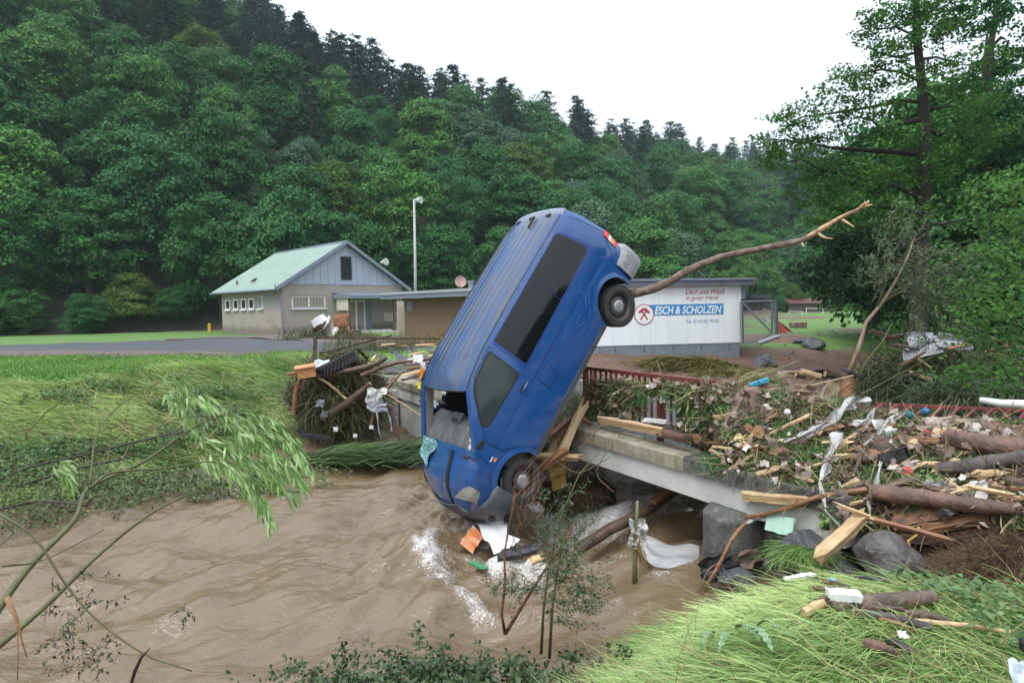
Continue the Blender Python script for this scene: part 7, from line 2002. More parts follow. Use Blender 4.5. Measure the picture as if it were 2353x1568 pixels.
# things under the van's nose
def tri_sheet(pts, mat, name, label, cat, n=12, amp=.03, seed=3):
    a, b_, c_, d_ = [Vector(p) for p in pts]; P = []
    for i in range(n + 1):
        P.append([a.lerp(b_, i / n).lerp(d_.lerp(c_, i / n), j / n) + Vector((0, -amp * math.sin(j / n * 9 + i / n * 2 + seed), amp * math.sin(j / n * 14 + seed) * .6)) for j in range(n + 1)])
    o0 = P[0][0].copy(); q = MB(); q.grid([[p - o0 for p in r_] for r_ in P]); o = q.obj(name, mat, smooth=True); o.location = o0
    return tag(o, label, cat)
tri_sheet([at_y(1084, 1184, 9.3), at_y(1168, 1186, 9.3), at_y(1160, 1255, 8.7), at_y(1134, 1270, 8.55)], m_white, 'white_cloth', 'white cloth hanging from the van bumper down to the water', 'cloth', amp=.045)
tri_sheet([at_y(1150, 1220, 9.1), at_y(1195, 1240, 8.9), at_y(1170, 1258, 8.6), at_y(1150, 1262, 8.6)], m_white, 'white_cloth', 'small flap of white cloth right of the hanging cloth', 'cloth', amp=.02, seed=8)
tri_sheet([at_y(1086, 1205, 9.1), at_y(1110, 1232, 8.9), at_z(1086, 1268, -.02), at_z(1056, 1246, -.02)], M('orange plastic', (.55, .13, .03), rough=.4, var=(.5, .34, .2), scale=9), 'plastic_tub', 'orange plastic tub half sunk in the foam under the van', 'tub', amp=.02)
plank(at_z(1150, 1275, .06), at_z(1232, 1258, .10), .14, .08, m_black, 'black car part awash below the van nose', cat='car part', name='car_part', roll=.4)
plank(at_z(1218, 1290, .05), at_z(1245, 1278, .12), .10, .04, m_fresh, 'broken pale board end in the foam behind the sapling', roll=.6)
plank(at_z(1085, 1290, -.03), at_z(1115, 1306, -.005), .10, .03, M('green plastic', (.06, .22, .10)), 'green plastic piece just under the water', cat='plastic piece', name='plastic_piece')
q = MB(); q.tube([at_y(1062, 1185, 9.3), at_y(1090, 1215, 9.1), at_y(1100, 1240, 8.9)], .02, n=5); tag(q.obj('bent_metal', m_black), 'thin bent black metal strut left under the van bumper', 'metal')
q = MB(); q.tube([at_y(1165, 1180, 9.3), at_y(1168, 1215, 9.2), at_y(1180, 1240, 9.0)], [.06, .07, .05], n=6); tag(q.obj('bent_metal', m_black), 'thick black strut hanging right of the white cloth', 'metal')
cg = empty('cloth_garland', at_y(968, 870, 10.4), label='small garland of red, yellow and blue cloth hanging at the left side of the van', cat='garland')
for i, (u, v, col) in enumerate(((971, 838, (.6, .6, .6)), (969, 850, (.6, .2, .02)), (968, 862, (.5, .03, .03)), (972, 872, (.02, .05, .3)), (963, 884, (.6, .5, .03)), (970, 888, (.5, .03, .03)), (969, 905, (.015, .015, .03)), (970, 925, (.015, .015, .03)), (972, 938, (.01, .01, .03)))):
    sheet(at_y(u, v, 10.35), .09, .12, (-.3, -1, .1), M('cloth %d' % (int(col[0] * 100) + int(col[2] * 1000)), col, rough=.8), amp=.03, seed=120 + i, n=4, par=cg, name='cloth_patch')
# timber between the van and the bridge
TB = [((1225, 1085), (1300, 1035), 9.55, 9.4, .12, .07, m_orange, 'splintered orange timber lying over the front wheel'), ((1240, 1045), (1330, 1050), 9.9, 9.9, .09, .09, m_fresh, 'pale beam end poking right below the van'), ((1290, 1040), (1345, 925), 9.8, 10.3, .14, .05, m_fresh, 'long pale board leaning up against the van underside'),
      ((1255, 1005), (1315, 955), 9.9, 10.4, .08, .06, m_orange, 'orange splintered board behind the leaning pale board'), ((1262, 1060), (1300, 965), 10.1, 10.5, .16, .05, m_fresh, 'broad torn board between the van and the kerb'), ((1320, 955), (1345, 965), 10.3, 10.3, .10, .08, m_orange, 'short orange block end on the bridge corner'),
      ((1280, 985), (1298, 920), 10.5, 10.8, .07, .04, m_fresh, 'narrow pale splinter against the van sill')]
for a, b_, y0, y1, w, h, mt, lab in TB: plank(at_y(*a, y0), at_y(*b_, y1), w, h, mt, lab, roll=.6, jag=.09)
tri_sheet([at_y(1255, 1050, 10.1), at_y(1300, 1055, 10.1), at_y(1300, 1110, 10.0), at_y(1270, 1125, 10.0)], M('mustard plastic', (.36, .24, .05), rough=.45, var=(.22, .14, .04), scale=4), 'plastic_flap', 'curved mustard yellow plastic flap hanging behind the front wheel', 'plastic flap', amp=.05)
log([at_y(1325, 1262, 8.9), at_y(1420, 1205, 9.2), at_y(1500, 1165, 9.5), at_y(1580, 1108, 10.0)], [.08, .085, .07, .045], m_driftw, 'broken dark trunk slanting out of the water under the bridge', endm=m_orange)
plank(at_y(1500, 1150, 9.4), at_y(1582, 1106, 9.95), .12, .05, m_orange, 'split orange wood of the broken trunk under the bridge', roll=.5)
for a, b_, c_, lab in (((1280, 1060), (1330, 1085), (1400, 1050), 'thin red twig bowing under the bridge beam'), ((1410, 1130), (1370, 1080), (1430, 990), 'upright thin twig before the bridge beam'), ((1330, 1030), (1350, 1010), (1395, 960), 'thin dark stick leaning on the kerb')):
    log([at_y(*a, 9.3), at_y(*b_, 9.4), at_y(*c_, 9.5)], [.010, .009, .005], m_redlog, lab, cat='twig', name='twig', n=6)
# dark tangle under the van and behind the wheel
r = np.random.default_rng(52)
def tangle(name, c, s, n, l0, l1, w0, w1, mat, seed, dirn=(0, 0, -.4), lab=None, hollow=.4, seg=3, curl=.8):
    r5 = np.random.default_rng(seed); d = unit(r5.normal(0, 1, (n, 3))); rad = r5.uniform(hollow, 1, (n, 1)) ** .5
    P = np.array(c) + d * rad * np.array(s); D = unit(r5.normal(0, 1, (n, 3)) + np.array(dirn))
    T = np.clip(r5.random(n) ** 1.6, 0, 1)
    o = mesh_obj(name, blades_mesh(name, P, D, r5.uniform(l0, l1, n), r5.uniform(w0, w1, n), mat, T, seg=seg, curl=r5.normal(0, curl, (n, 3))))
    return tag(o, kind='stuff')
def blob(name, c, s, mat, seed, lab=None):
    import bmesh
    bm_ = bmesh.new(); bmesh.ops.create_icosphere(bm_, subdivisions=5, radius=1)
    for v in bm_.verts:
        p = v.co.normalized(); k = 1 + .25 * noise.noise(p * 1.6 + Vector((seed, 0, 0))) + .16 * noise.noise(p * 4 + Vector((seed, 3, 0))) + .08 * noise.noise(p * 10 + Vector((seed, 3, 0)))
        v.co = Vector((p.x * s[0], p.y * s[1], p.z * s[2])) * k
    me = bpy.data.meshes.new(name); bm_.to_mesh(me); bm_.free(); me.materials.append(mat); o = mesh_obj(name, me, smooth=True); o.location = c
    return tag(o, lab, 'root mass' if lab else None, kind=None if lab else 'stuff')
m_tang = M('muddy roots and stems', (.022, .016, .011), rough=.85, tint=(.15, .10, .05))
m_tangg = M('muddy green stems', (.03, .04, .012), rough=.7, tint=(.16, .17, .055))
tangle('root_tangle', at_y(1315, 1120, 10.6), (.75, .5, .35), 1300, .10, .40, .006, .014, m_tang, 1)
tangle('deck_litter', bpnt(4.6, 1.8, DECK + .08), (1.1, 1.4, .16), 2600, .15, .7, .008, .02, MATS['tan driftwood twigs'] if 'tan driftwood twigs' in MATS else m_tangg, 57, hollow=.0, curl=.3)
blob('dark_root_mass', at_y(1320, 1135, 10.8), (.7, .45, .28), m_litter, 3, 'dark mass of roots and weed below the bridge edge behind the wheel')
tangle('root_tangle', at_y(1285, 1000, 10.6), (.35, .4, .45), 900, .12, .4, .006, .016, m_tangg, 2)
# ------------------------------------------------------------------ root ball at the left end of the bridge
LB = at_y(785, 905, 16.3)
blob('root_ball', LB + Vector((-.1, .3, -.05)), (1.0, .8, .92), m_litter, 6, 'big dark ball of roots and driftwood jammed against the left bridge end')
tangle('driftwood_tangle', LB - Vector((.12, 0, 0)), (1.25, 1.0, 1.12), 5000, .2, .8, .010, .026, m_tang, 4, dirn=(.2, -.2, -.5), hollow=.55)
tangle('weed_tangle', LB + Vector((.05, -.1, -.1)), (1.15, 1.0, 1.1), 4000, .3, 1.0, .008, .02, m_tangg, 5, dirn=(.6, -.3, -.7), hollow=.6, curl=.4)
def y16(u, v, y=15.2): return at_y(u, v, y)
LT = [((690, 865), (760, 858), (850, 840), (890, 820), .07, m_driftw, 'curved dark trunk on top of the root ball'), ((850, 985), (865, 930), (900, 880), (930, 850), .035, m_orange, 'orange stick leaning up the right side of the root ball'), ((720, 860), (760, 885), (800, 920), (815, 925), .03, m_fresh, 'pale split branch across the face of the root ball'),
      ((740, 960), (790, 930), (830, 900), (850, 880), .10, m_driftw, 'thick black log through the middle of the root ball'), ((895, 930), (905, 970), (915, 1000), (920, 1010), .05, m_redlog, 'reddish branch hanging at the right of the root ball'), ((675, 950), (680, 900), (690, 870), (688, 860), .06, m_orange, 'torn orange root at the left flank of the root ball'),
      ((830, 862), (900, 835), (960, 828), (1000, 822), .05, m_redlog, 'long brown branch along the top of the debris at the left deck'), ((880, 900), (930, 930), (980, 960), (1040, 965), .015, m_fresh, 'thin pale cane pointing right over the abutment')]
for i, (a, b_, c_, d_, rd, mt, lab) in enumerate(LT): log([y16(*a), y16(*b_), y16(*c_), y16(*d_)], [rd, rd * 1.05, rd * .9, rd * .6], mt, lab, n=9, jit=.1)
# tractor tyre with chevron lugs
ty = empty('tractor_tyre', y16(770, 838, 15.6), label='black tractor tyre with chevron tread lying on the root ball', cat='tyre')
ty.rotation_euler = Vector((-.40, -.04, .9)).to_track_quat('Z', 'Y').to_euler(); ty.scale = (.92, .92, .92)
q = MB(); q.lathe([(.36, -.13), (.50, -.15), (.56, -.13), (.58, 0), (.56, .13), (.50, .15), (.36, .13), (.34, 0)], n=48, close=True); q.obj('tyre_casing', m_tyre, ty, smooth=True)
for k in range(36):
    a = 2 * PI * k / 36
    for s in (-1, 1):
        q = MB(); q.box((0, 0, 0), (.055, .045, .17), M=Matrix.Rotation(math.radians(40 * s), 3, 'X')); q.v = [tuple(Matrix.Rotation(a + s * .04, 3, 'Z') @ (Vector(p) + Vector((.59, 0, s * .07)))) for p in q.v]; q.obj('tread_lug', m_tyre, ty)
bx_ = empty('wooden_box', y16(702, 850, 15.0), label='orange brown wooden box with a lid sitting on the left of the root ball', cat='box'); bx_.rotation_euler = (.1, -.12, .3)
m_box = M('new pine box', (.52, .25, .10), rough=.6, var=(.45, .2, .08), scale=4)
q = MB(); q.span((-.2, -.16, -.16), (.22, .16, .07)); q.obj('box_body', m_box, bx_, bevel=.005)
q = MB(); q.span((-.24, -.2, .075), (.25, .2, .11)); q.obj('lid', m_box, bx_, bevel=.005)
q = MB(); q.span((-.42, -.1, -.06), (-.205, .1, 0)); q.obj('runner', m_orange, bx_)
sheet(y16(733, 838, 15.4), .42, .30, (-.2, -.7, .6), M('pale grey card', (.50, .54, .60)), 'pale grey card sheet between the box and the tractor tyre', cat='card', name='card', amp=.02, seed=70)
sheet(y16(860, 915, 15.0), .42, .5, (0, -1, .2), m_plast, 'dirty grey plastic bag hanging on the right of the root ball', cat='bag', name='bag', amp=.08, seed=71)
sheet(y16(868, 935, 14.95), .42, .22, (0, -1, .15), M('blue grey cloth', (.25, .27, .33)), 'flat grey cloth flap under the hanging plastic bag', cat='cloth', name='cloth', amp=.03, seed=72)
strip_([y16(862, 915, 14.9), y16(866, 950, 14.9), y16(870, 990, 14.9), y16(876, 1008, 14.9)], [.05, .05, .03, .02], m_plast, 'thin white strip dangling from the bag at the root ball', seed=9)
strip_([y16(890, 940, 15), y16(897, 965, 15), y16(900, 990, 15)], [.03, .05, .03], m_plast, 'short white strip dangling near the abutment wall', seed=10)
for i, (u, v, sx, lab) in enumerate([(735, 925, .2, 'grey blue rag in the left of the root ball'), (745, 950, .16, 'small slate coloured rag low on the root ball'), (770, 985, .12, 'tiny white scrap low on the root ball'), (815, 1000, .10, 'white scrap near the waterline of the root ball'), (852, 980, .10, 'square white scrap in the weed of the root ball'), (882, 898, .16, 'white card square beside the kerb end'), (960, 822, .22, 'white foam pieces on the left deck'), (690, 888, .07, 'thin magenta ribbon on the root ball')]):
    sheet(y16(u, v, 15), sx, sx * .9, (-.1, -.9, .4), M('magenta ribbon', (.3, .02, .08)) if 'magenta' in lab else m_white if 'white' in lab else M('slate rag', (.12, .14, .18)), lab, cat='scrap', name='scrap', amp=.04, seed=80 + i, n=6)
q = MB(); 
for a, b_ in (((685, 985), (705, 1000)), ((705, 1000), (742, 1003)), ((742, 1003), (756, 1010))): bar(q, y16(*a, 14.6), y16(*b_, 14.6), .16, .10)
tag(q.obj('plastic_trough', m_black, bevel=.01), 'black angular plastic trough at the foot of the root ball', 'trough')
plank(y16(900, 868, 16.5), y16(978, 850, 17.2), .2, .07, m_fresh, 'pale board on the left bridge deck beside the van')
for i, (a, b_, lab) in enumerate([((880, 862), (935, 868), 'chalky white board on the deck edge left of the van'), ((925, 872), (972, 860), 'short dark board left of the van roof'), ((820, 800), (845, 825), 'upright brown board stub over the root ball'), ((842, 845), (862, 818), 'pale split wood standing by the tractor tyre')]):
    plank(y16(*a, 16.2), y16(*b_, 16.6), .10, .05, [m_white, m_driftw, m_driftw, m_fresh][i], lab)
plank(y16(935, 830, 18), y16(962, 826, 18), .16, .14, m_white, 'white foam brick on the left deck', cat='foam block', name='foam_block', jag=0)
# twiggy carpet between the left rail and the shed
c1 = at_z(870, 815, 1.45); c2 = at_z(950, 800, 1.45); c3 = at_z(800, 800, 1.5)
for i, (c_, s, n_) in enumerate(((c1, (2.0, 1.6, .22), 2600), (c2, (2.4, 2.5, .3), 2600), (c3, (1.3, 1.5, .25), 900))):
    tangle('twig_carpet', c_ + Vector((0, 0, .05)), s, n_, .3, 1.1, .012, .03, [m_tangg, M('tan driftwood twigs', (.07, .045, .025), rough=.8, tint=(.33, .21, .11)), m_tangg][i], 20 + i, dirn=(.3, 0, 0), hollow=.0, curl=.3)
for i in range(16):
    u, v = random.uniform(760, 1000), random.uniform(775, 862); y = interp(v, [(775, 23), (862, 17)]); a = random.uniform(-.5, .5) + (PI if i % 3 == 0 else 0)
    l = random.uniform(30, 80)
    log([at_y(u, v, y), at_y(u + l * .5, v - 3 + 6 * math.sin(a), y), at_y(min(u + l, 1005), v + l * .25 * math.sin(a), y)], [.04, .035, .015], [m_redlog, m_orange, m_driftw, m_fresh][i % 4],
        ['reddish', 'orange', 'dark', 'pale split'][i % 4] + ' branch in the driftwood strewn over the left bridge deck', group=['reddish', 'orange', 'dark', 'pale split'][i % 4] + ' branches on the left deck', cat='branch', name='branch', n=6, jit=.1)
# heap before the clubhouse porch
hc = at_z(752, 775, 1.7)
tangle('twig_carpet', hc + Vector((.2, -.5, .1)), (3.2, 1.6, .35), 1800, .3, 1.2, .02, .05, m_tangg, 30, hollow=0, curl=.3)
def y38(u, v, y=37.5): return at_y(u, v, y)
for i, (a, b_, w, h, mt, lab) in enumerate([((722, 745), (745, 730), .9, .5, m_white, 'white overturned basin in the heap before the porch'), ((742, 752), (757, 728), .8, .06, m_white, 'white cabinet door standing in the heap before the porch'), ((752, 770), (772, 748), .9, .06, m_white, 'white cabinet panel leaning in the heap before the porch'), ((742, 756), (752, 742), .7, .06, M('tan board', (.45, .28, .19)), 'tan board between the white panels'),
        ((768, 735), (800, 736), .7, .3, M('rusty orange box', (.28, .12, .06)), 'rust brown box on top of the heap before the porch'), ((772, 768), (790, 738), .3, .08, m_orange, 'orange pallet board in the heap by the porch'), ((782, 770), (796, 745), .3, .08, m_orange, 'second orange pallet board right of the first by the porch'), ((718, 752), (735, 748), .5, .5, m_redlog, 'dark red lump at the left of the porch heap'),
        ((700, 765), (720, 760), .05, .05, m_driftw, 'thin branch end left of the porch heap'), ((800, 755), (812, 772), .2, .1, m_orange, 'small leaning board right of the porch heap'), ((720, 785), (790, 770), .1, .06, m_galv, 'grey metal strip lying before the porch heap'), ((695, 788), (720, 778), .08, .05, m_galv, 'short grey strip at the road edge'), ((810, 782), (840, 780), .4, .05, m_white, 'white flat panel on the ground before the porch post')]):
    plank(y38(*a), y38(*b_), w, h, mt, lab, roll=.4 * i, jag=.03, name='board' if 'board' in lab else 'wreckage', cat='board' if 'board' in lab else 'wreckage')
# ------------------------------------------------------------------ the long broken trunk wedged behind the van
tr = empty('broken_trunk', at_y(1500, 660, 10.4), label='long broken conifer trunk jutting right from behind the van, bark stripped at its splintered tip', cat='trunk')
def TP(u, v, y): return at_y(u, v, y)
tp1 = [(1440, 678, 10.4), (1500, 663, 10.3), (1540, 645, 10.2), (1600, 612, 10.1), (1660, 590, 10.0), (1720, 577, 9.9), (1780, 565, 9.8), (1838, 553, 9.7), (1855, 545, 9.65)]
tp2 = [(1855, 545, 9.65), (1900, 518, 9.55), (1935, 498, 9.5), (1970, 482, 9.4), (1984, 474, 9.35)]
def logm(pts, rad, mat, nm, endm=None, jit=.045): 
    o = log([TP(*p) for p in pts], rad, mat, n=12, jit=jit, endm=endm, name=nm, par=tr); return o
logm(tp1, [.078, .070, .064, .058, .054, .050, .046, .042, .040], M('scaly conifer bark', (.24, .18, .14), rough=.85, var=(.09, .06, .048), scale=9, bump=1, bscale=22), 'bark_trunk')
logm(tp2, [.040, .036, .030, .025, .020], M('stripped wood', (.50, .30, .15), rough=.65, var=(.17, .11, .08), scale=7, contrast=(.5, .62)), 'stripped_end')
for k, (pts, rd) in enumerate((([(1984, 474, 9.35), (1992, 466, 9.3), (1996, 460, 9.3)], [.03, .02, .006]), ([(1982, 475, 9.35), (1995, 472, 9.3), (2003, 470, 9.3)], [.03, .018, .006]), ([(1978, 476, 9.35), (1985, 468, 9.3), (1988, 462, 9.3)], [.025, .014, .004]), ([(1935, 505, 9.5), (1950, 514, 9.4), (1962, 521, 9.3)], [.022, .014, .004]), ([(1878, 535, 9.6), (1895, 546, 9.5), (1912, 548, 9.45)], [.024, .016, .005]), ([(1840, 556, 9.7), (1846, 566, 9.6)], [.02, .006]), ([(1740, 577, 9.9), (1752, 596, 9.8), (1765, 612, 9.7)], [.006, .004, .002]))):
    logm(pts, rd, m_fresh if k < 6 else m_redlog, 'splinter', jit=.15)
# ------------------------------------------------------------------ snapped stump and leaning sapling on the right
stp = empty('snapped_stump', at_y(1945, 925, 9.0), label='snapped orange stump with a black cap at the top of the heap', cat='stump')
log([at_y(1942, 935, 9), at_y(1945, 900, 9), at_y(1955, 862, 9)], [.11, .10, .07], m_orange, name='stump_wood', par=stp)
q = MB(); q.box(at_y(1958, 858, 8.95) - stp.location, (.20, .16, .05), M=Matrix.Rotation(.5, 3, 'Y')); q.obj('black_cap', m_black, stp, bevel=.01)
sl = brush('leaning_sapling', 'leaning broken willow sapling with grey green drooping foliage in front of the alder', [at_y(1955, 850, 15)], rt(2000, 520, 2110, 700, 14.5, 15.5, 60, 40, 100, .6, -1, 11) + rt(2080, 560, 2220, 680, 14.5, 15.5, 50, 40, 90, 1, .1, 12) + rt(2080, 640, 2200, 760, 14.5, 15.5, 44, 30, 80, .5, 1, 13) + rt(1985, 600, 2060, 690, 14.5, 15.5, 20, 30, 60, -.4, -1, 14), M('dusty willow foliage', (.055, .095, .04), rough=.6, tint=(.15, .20, .10), trans=.2), .11, 26, 40, twm=m_wstem, wd=.24, spread=.6, hang=.5, tr=.008, offs=.05)
for pts, a, b_, mt in (([(1950, 856), (1972, 800), (1990, 740), (2030, 690), (2060, 640), (2085, 590), (2100, 545)], .058, .012, M('peeled pale stem', (.38, .27, .17), rough=.6, var=(.16, .10, .07), scale=6)), ([(2015, 705), (2035, 650), (2040, 600), (2065, 560)], .03, .008, m_wstem), ([(2030, 690), (2090, 660), (2150, 620), (2200, 600)], .03, .006, m_wstem), ([(2060, 640), (2120, 650), (2170, 700)], .02, .005, m_wstem), ([(1960, 890), (1990, 830), (2030, 780), (2050, 740)], .03, .012, m_wstem)):
    q = MB(); q.tube([at_y(u, v, 15) for u, v in pts], [lerp(a, b_, i / (len(pts) - 1)) for i in range(len(pts))], n=8, jit=.08); part(q, 'stem', mt, sl, smooth=True)
brush('willow_fan', 'fan of thin pale willow rods with light green leaves on the earth bank', [at_y(1680, 860, 12.5)], [(at_y(1660 + random.uniform(-10, 30), 880, 12.3), at_y(1700 + random.uniform(0, 140), 828 + random.uniform(0, 60), 12.8)) for _ in range(26)], M('light willow leaves', (.10, .17, .045), tint=(.26, .33, .12), trans=.2), .085, 16, 41, twm=M('straw rods', (.30, .26, .12)), wd=.2, spread=.5, hang=.3, tr=.006, offs=.03)
# ------------------------------------------------------------------ rubbish heap under the alder
RH = at_y(2170, 850, 17.5)
q = MB()
tangle('brush_heap', RH + Vector((0, 0, -.05)), (2.5, 1.3, .62), 6500, .3, 1.1, .01, .03, m_tangg, 50, hollow=.1, curl=.4)
tangle('brush_heap', RH + Vector((-.3, -.6, -.35)), (2.7, 1.3, .5), 5200, .3, 1.0, .01, .028, M('dark green weed', (.02, .035, .01), tint=(.07, .10, .03)), 51, hollow=.1, curl=.4, dirn=(-.5, 0, -.6))
tangle('brush_heap', at_y(2290, 900, 13.5) + Vector((0, 0, -.1)), (1.9, 1.2, .45), 4200, .3, .9, .01, .024, MATS['dark green weed'], 53, hollow=.1, curl=.4, dirn=(-.5, 0, -.6))
blob('heap_core', RH + Vector((.2, .4, -.35)), (2.4, 1.1, .55), m_litter, 9)
tri_sheet([at_y(2082, 762, 17.2), at_y(2150, 765, 17.4), at_y(2160, 800, 16.8), at_y(2080, 822, 16.6)], M('grey tarpaulin', (.33, .33, .34), rough=.6, var=(.22, .22, .23), scale=3), 'tarpaulin', 'crumpled grey tarpaulin draped over the rubbish heap below the alder', 'tarpaulin', n=18, amp=.14)
tri_sheet([at_y(2148, 766, 17.2), at_y(2220, 778, 17.0), at_y(2235, 812, 16.6), at_y(2150, 800, 16.7)], MATS['grey tarpaulin'], 'tarpaulin', 'right part of the grey tarpaulin hanging in folds from the heap', 'tarpaulin', n=18, amp=.12, seed=7)
for i, (a, b_, mt) in enumerate([((2070, 838), (2125, 808), m_orange), ((2045, 790), (2105, 800), m_driftw), ((2180, 800), (2230, 790), m_orange), ((2240, 765), (2352, 800), m_driftw), ((2090, 855), (2140, 872), m_fresh), ((2215, 850), (2255, 878), m_orange), ((2000, 760), (2060, 778), m_driftw), ((2030, 775), (2085, 770), m_driftw), ((2265, 810), (2330, 790), m_orange), ((2110, 825), (2138, 845), m_fresh), ((2150, 880), (2190, 866), m_orange), ((2060, 870), (2120, 850), m_greylog), ((1980, 905), (2140, 820), m_wstem), ((2120, 905), (2200, 840), m_wstem)]):
    plank(at_y(*a, 16.4), at_y(*b_, 16.2), .12 if mt is not m_wstem else .03, .05 if mt is not m_wstem else .03, mt, ['orange board end under the left of the tarpaulin', 'dark plank behind the left of the tarpaulin', 'orange board at the right of the tarpaulin', 'long dark plank running to the right edge', 'pale broken lath below the tarpaulin', 'orange batten in front of the bright bough', 'dark plank leaning at the alder foot', 'dark plank behind the sapling', 'orange plank at the right edge of the brush heap', 'pale lath right under the tarpaulin fold', 'small orange stick low in the brush', 'grey lath left in the brush heap', 'long thin green rod leaning across the brush heap', 'short green rod low in the brush heap'][i], roll=.3 * i, cat='plank')
# soil bank: stones, tub, logs, field wreckage
r6 = random.Random(3)
q = MB()
import bmesh
def pebble(mb, c, s, m=0):
    vs = [Vector((x, y, z)) * s * random.uniform(.7, 1.2) for x, y, z in ((1, 0, 0), (.3, .9, 0), (-.8, .5, 0), (-.8, -.5, 0), (.3, -.9, 0), (.2, .1, .7), (-.3, 0, .65))]
    mb.add([v + Vector(c) for v in vs], [(0, 1, 5), (1, 2, 6, 5), (2, 3, 6), (3, 4, 6), (4, 0, 5, 6)], m)
for _ in range(1500):
    u, v = r6.uniform(1330, 2000), r6.uniform(815, 905) if r6.random() < .7 else r6.uniform(742, 815)
    if v < 815 and u < 1790: continue
    p = at_z(u, v, 1.2 if v > 815 else 1.7); zz = tz(p.x, p.y)
    pebble(q, (p.x, p.y, zz + .01), r6.uniform(.02, .07) * (1 if v > 815 else 2.2))
for _ in range(700):
    p = at_z(r6.uniform(0, 620), r6.uniform(806, 820), 1.65); pebble(q, (p.x, p.y, tz(p.x, p.y) + .06), r6.uniform(.02, .07))
tag(q.obj('rubble', M('brown grey stones', (.17, .14, .125), rough=.9, var=(.10, .08, .07), scale=3), smooth=True, angle=20), kind='stuff')
def ground_thing(u, v, y): p = at_y(u, v, y); return p
tb = empty('black_tub', at_y(1885, 857, 27), (0, 0, .2), 'black rectangular mortar tub standing on the brown earth bank', 'tub'); tb.location.z = tz(tb.location.x, tb.location.y) + .02
q = MB()
for k, (z, sx, sy) in enumerate(((0, .27, .17), (.27, .34, .22), (.27, .37, .25), (.25, .37, .25))): pass
ring = lambda z, sx, sy: [Vector((sx * a, sy * b, z)) for a, b in ((-1, -1), (1, -1), (1, 1), (-1, 1))]
rings = [ring(0, .27, .17), ring(.27, .33, .22), ring(.275, .37, .26), ring(.27, .36, .25), ring(.265, .32, .21), ring(.02, .26, .16)]
q.add([p for r_ in rings for p in r_], [(i * 4 + k, i * 4 + (k + 1) % 4, (i + 1) * 4 + (k + 1) % 4, (i + 1) * 4 + k) for i in range(5) for k in range(4)] + [(0, 3, 2, 1), (20, 21, 22, 23)])
q.obj('tub_shell', m_black, tb)
for i, (a, b_, rd, mt, lab) in enumerate([((1840, 782), (1885, 793), .14, m_fresh, 'pale peeled log lying on the meadow beyond the tub'), ((1828, 786), (1850, 790), .10, m_driftw, 'dark short log left of the pale log'), ((1895, 800), (1930, 806), .14, m_driftw, 'dark log on the earth right of the tub'), ((1742, 788), (1790, 772), .10, m_galv, 'grey pipe propped at the foot of the gate')]):
    y = 26.5; o = log([at_y(*a, y), at_y(*b_, y)], [rd, rd * .9], mt, lab, n=9)
    if i < 3: o.location.z = tz(o.location.x, o.location.y) + rd
o = plank(at_y(1762, 772, 29), at_y(1812, 775, 28.5), .22, .08, m_orange, 'orange plank on the rubble beside the gate'); o.location.z = min(o.location.z, tz(o.location.x, o.location.y) + .35)
o = plank(at_y(1785, 790, 27.5), at_y(1835, 788, 27.5), .3, .05, m_fresh, 'pale board flat on the meadow by the gate'); o.location.z = tz(o.location.x, o.location.y) + .05
o = plank(at_y(1818, 727, 52), at_y(1847, 727, 52), 1.0, .5, m_paper, 'brown crate lying far out on the meadow', name='crate', cat='crate'); o.location.z = tz(o.location.x, o.location.y) + .25
for i, (u, v, y, s, lab) in enumerate([(1765, 783, 28.6, (.55, .4, .45), 'broken concrete block under the gate'), (1748, 787, 28.4, (.4, .35, .3), 'smaller broken block left of the concrete lump'), (1865, 772, 33, (.7, .5, .5), 'mossy boulder on the meadow'), (1838, 769, 34, (.4, .4, .3), 'reddish stone beside the mossy boulder')]):
    p = at_y(u, v, y); p.z = tz(p.x, p.y) + s[2] * .3; rock(p, s, m_rock, lab, 20 + i, cat='rock', name='rock')
tri_sheet([at_y(1783, 768, 33), at_y(1786, 735, 33), at_y(1800, 745, 33), at_y(1822, 762, 33)], M('faded red tarpaulin', (.45, .12, .11), rough=.6), 'red_tarpaulin', 'faded red tarpaulin peak beside the gate', 'tarpaulin', amp=.05)
def drop(o, k=0.0):
    p = o.location; o.location.z = tz(p.x, p.y) + k; return o
tri_sheet([at_y(1749, 739, 33), at_y(1753, 729, 33), at_y(1772, 730, 33), at_y(1778, 740, 33)], m_white, 'white_tarpaulin', 'small white grey tarpaulin heap behind the mesh gate', 'tarpaulin', amp=.06, n=8)
# field edge: goal frames and a low red hut
for i, (u0, u1, vt, vb, y, lab) in enumerate([(1852, 1890, 709, 723, 95, 'white football goal frame far out on the meadow'), (1812, 1843, 718, 728, 88, 'toppled white goal frame on the meadow left of the upright one')]):
    g = empty('football_goal', at_y(u0, vb, y), label=lab, cat='goal')
    for nm, a, b_ in (('goal_post', (u0, vb), (u0, vt)), ('goal_post', (u1, vb), (u1, vt + 2)), ('crossbar', (u0, vt), (u1, vt + 2))):
        q = MB(); bar(q, at_y(*a, y), at_y(*b_, y), .07); part(q, nm, m_white, g)
for g in [o for o in sc.objects if o.name.startswith('football_goal')]: g.location.z = tz(g.location.x, g.location.y)
hut = empty('field_hut', at_y(1872, 722, 112), label='low hut with a dull red roof at the far end of the meadow', cat='hut')
hut.location.z = tz(hut.location.x, hut.location.y) - .1
q = MB(); q.box((0, 2, .9), (9, 3, 1.9)); q.obj('wall', M('brown hut wall', (.07, .05, .045)), hut)
q = MB(); q.add([(-5, 0, 1.7), (5, 0, 1.7), (5, 2, 2.7), (-5, 2, 2.7), (5, 4, 1.7), (-5, 4, 1.7)], [(0, 1, 2, 3), (3, 2, 4, 5)]); q.obj('roof', M('dull red roof', (.10, .035, .032)), hut)
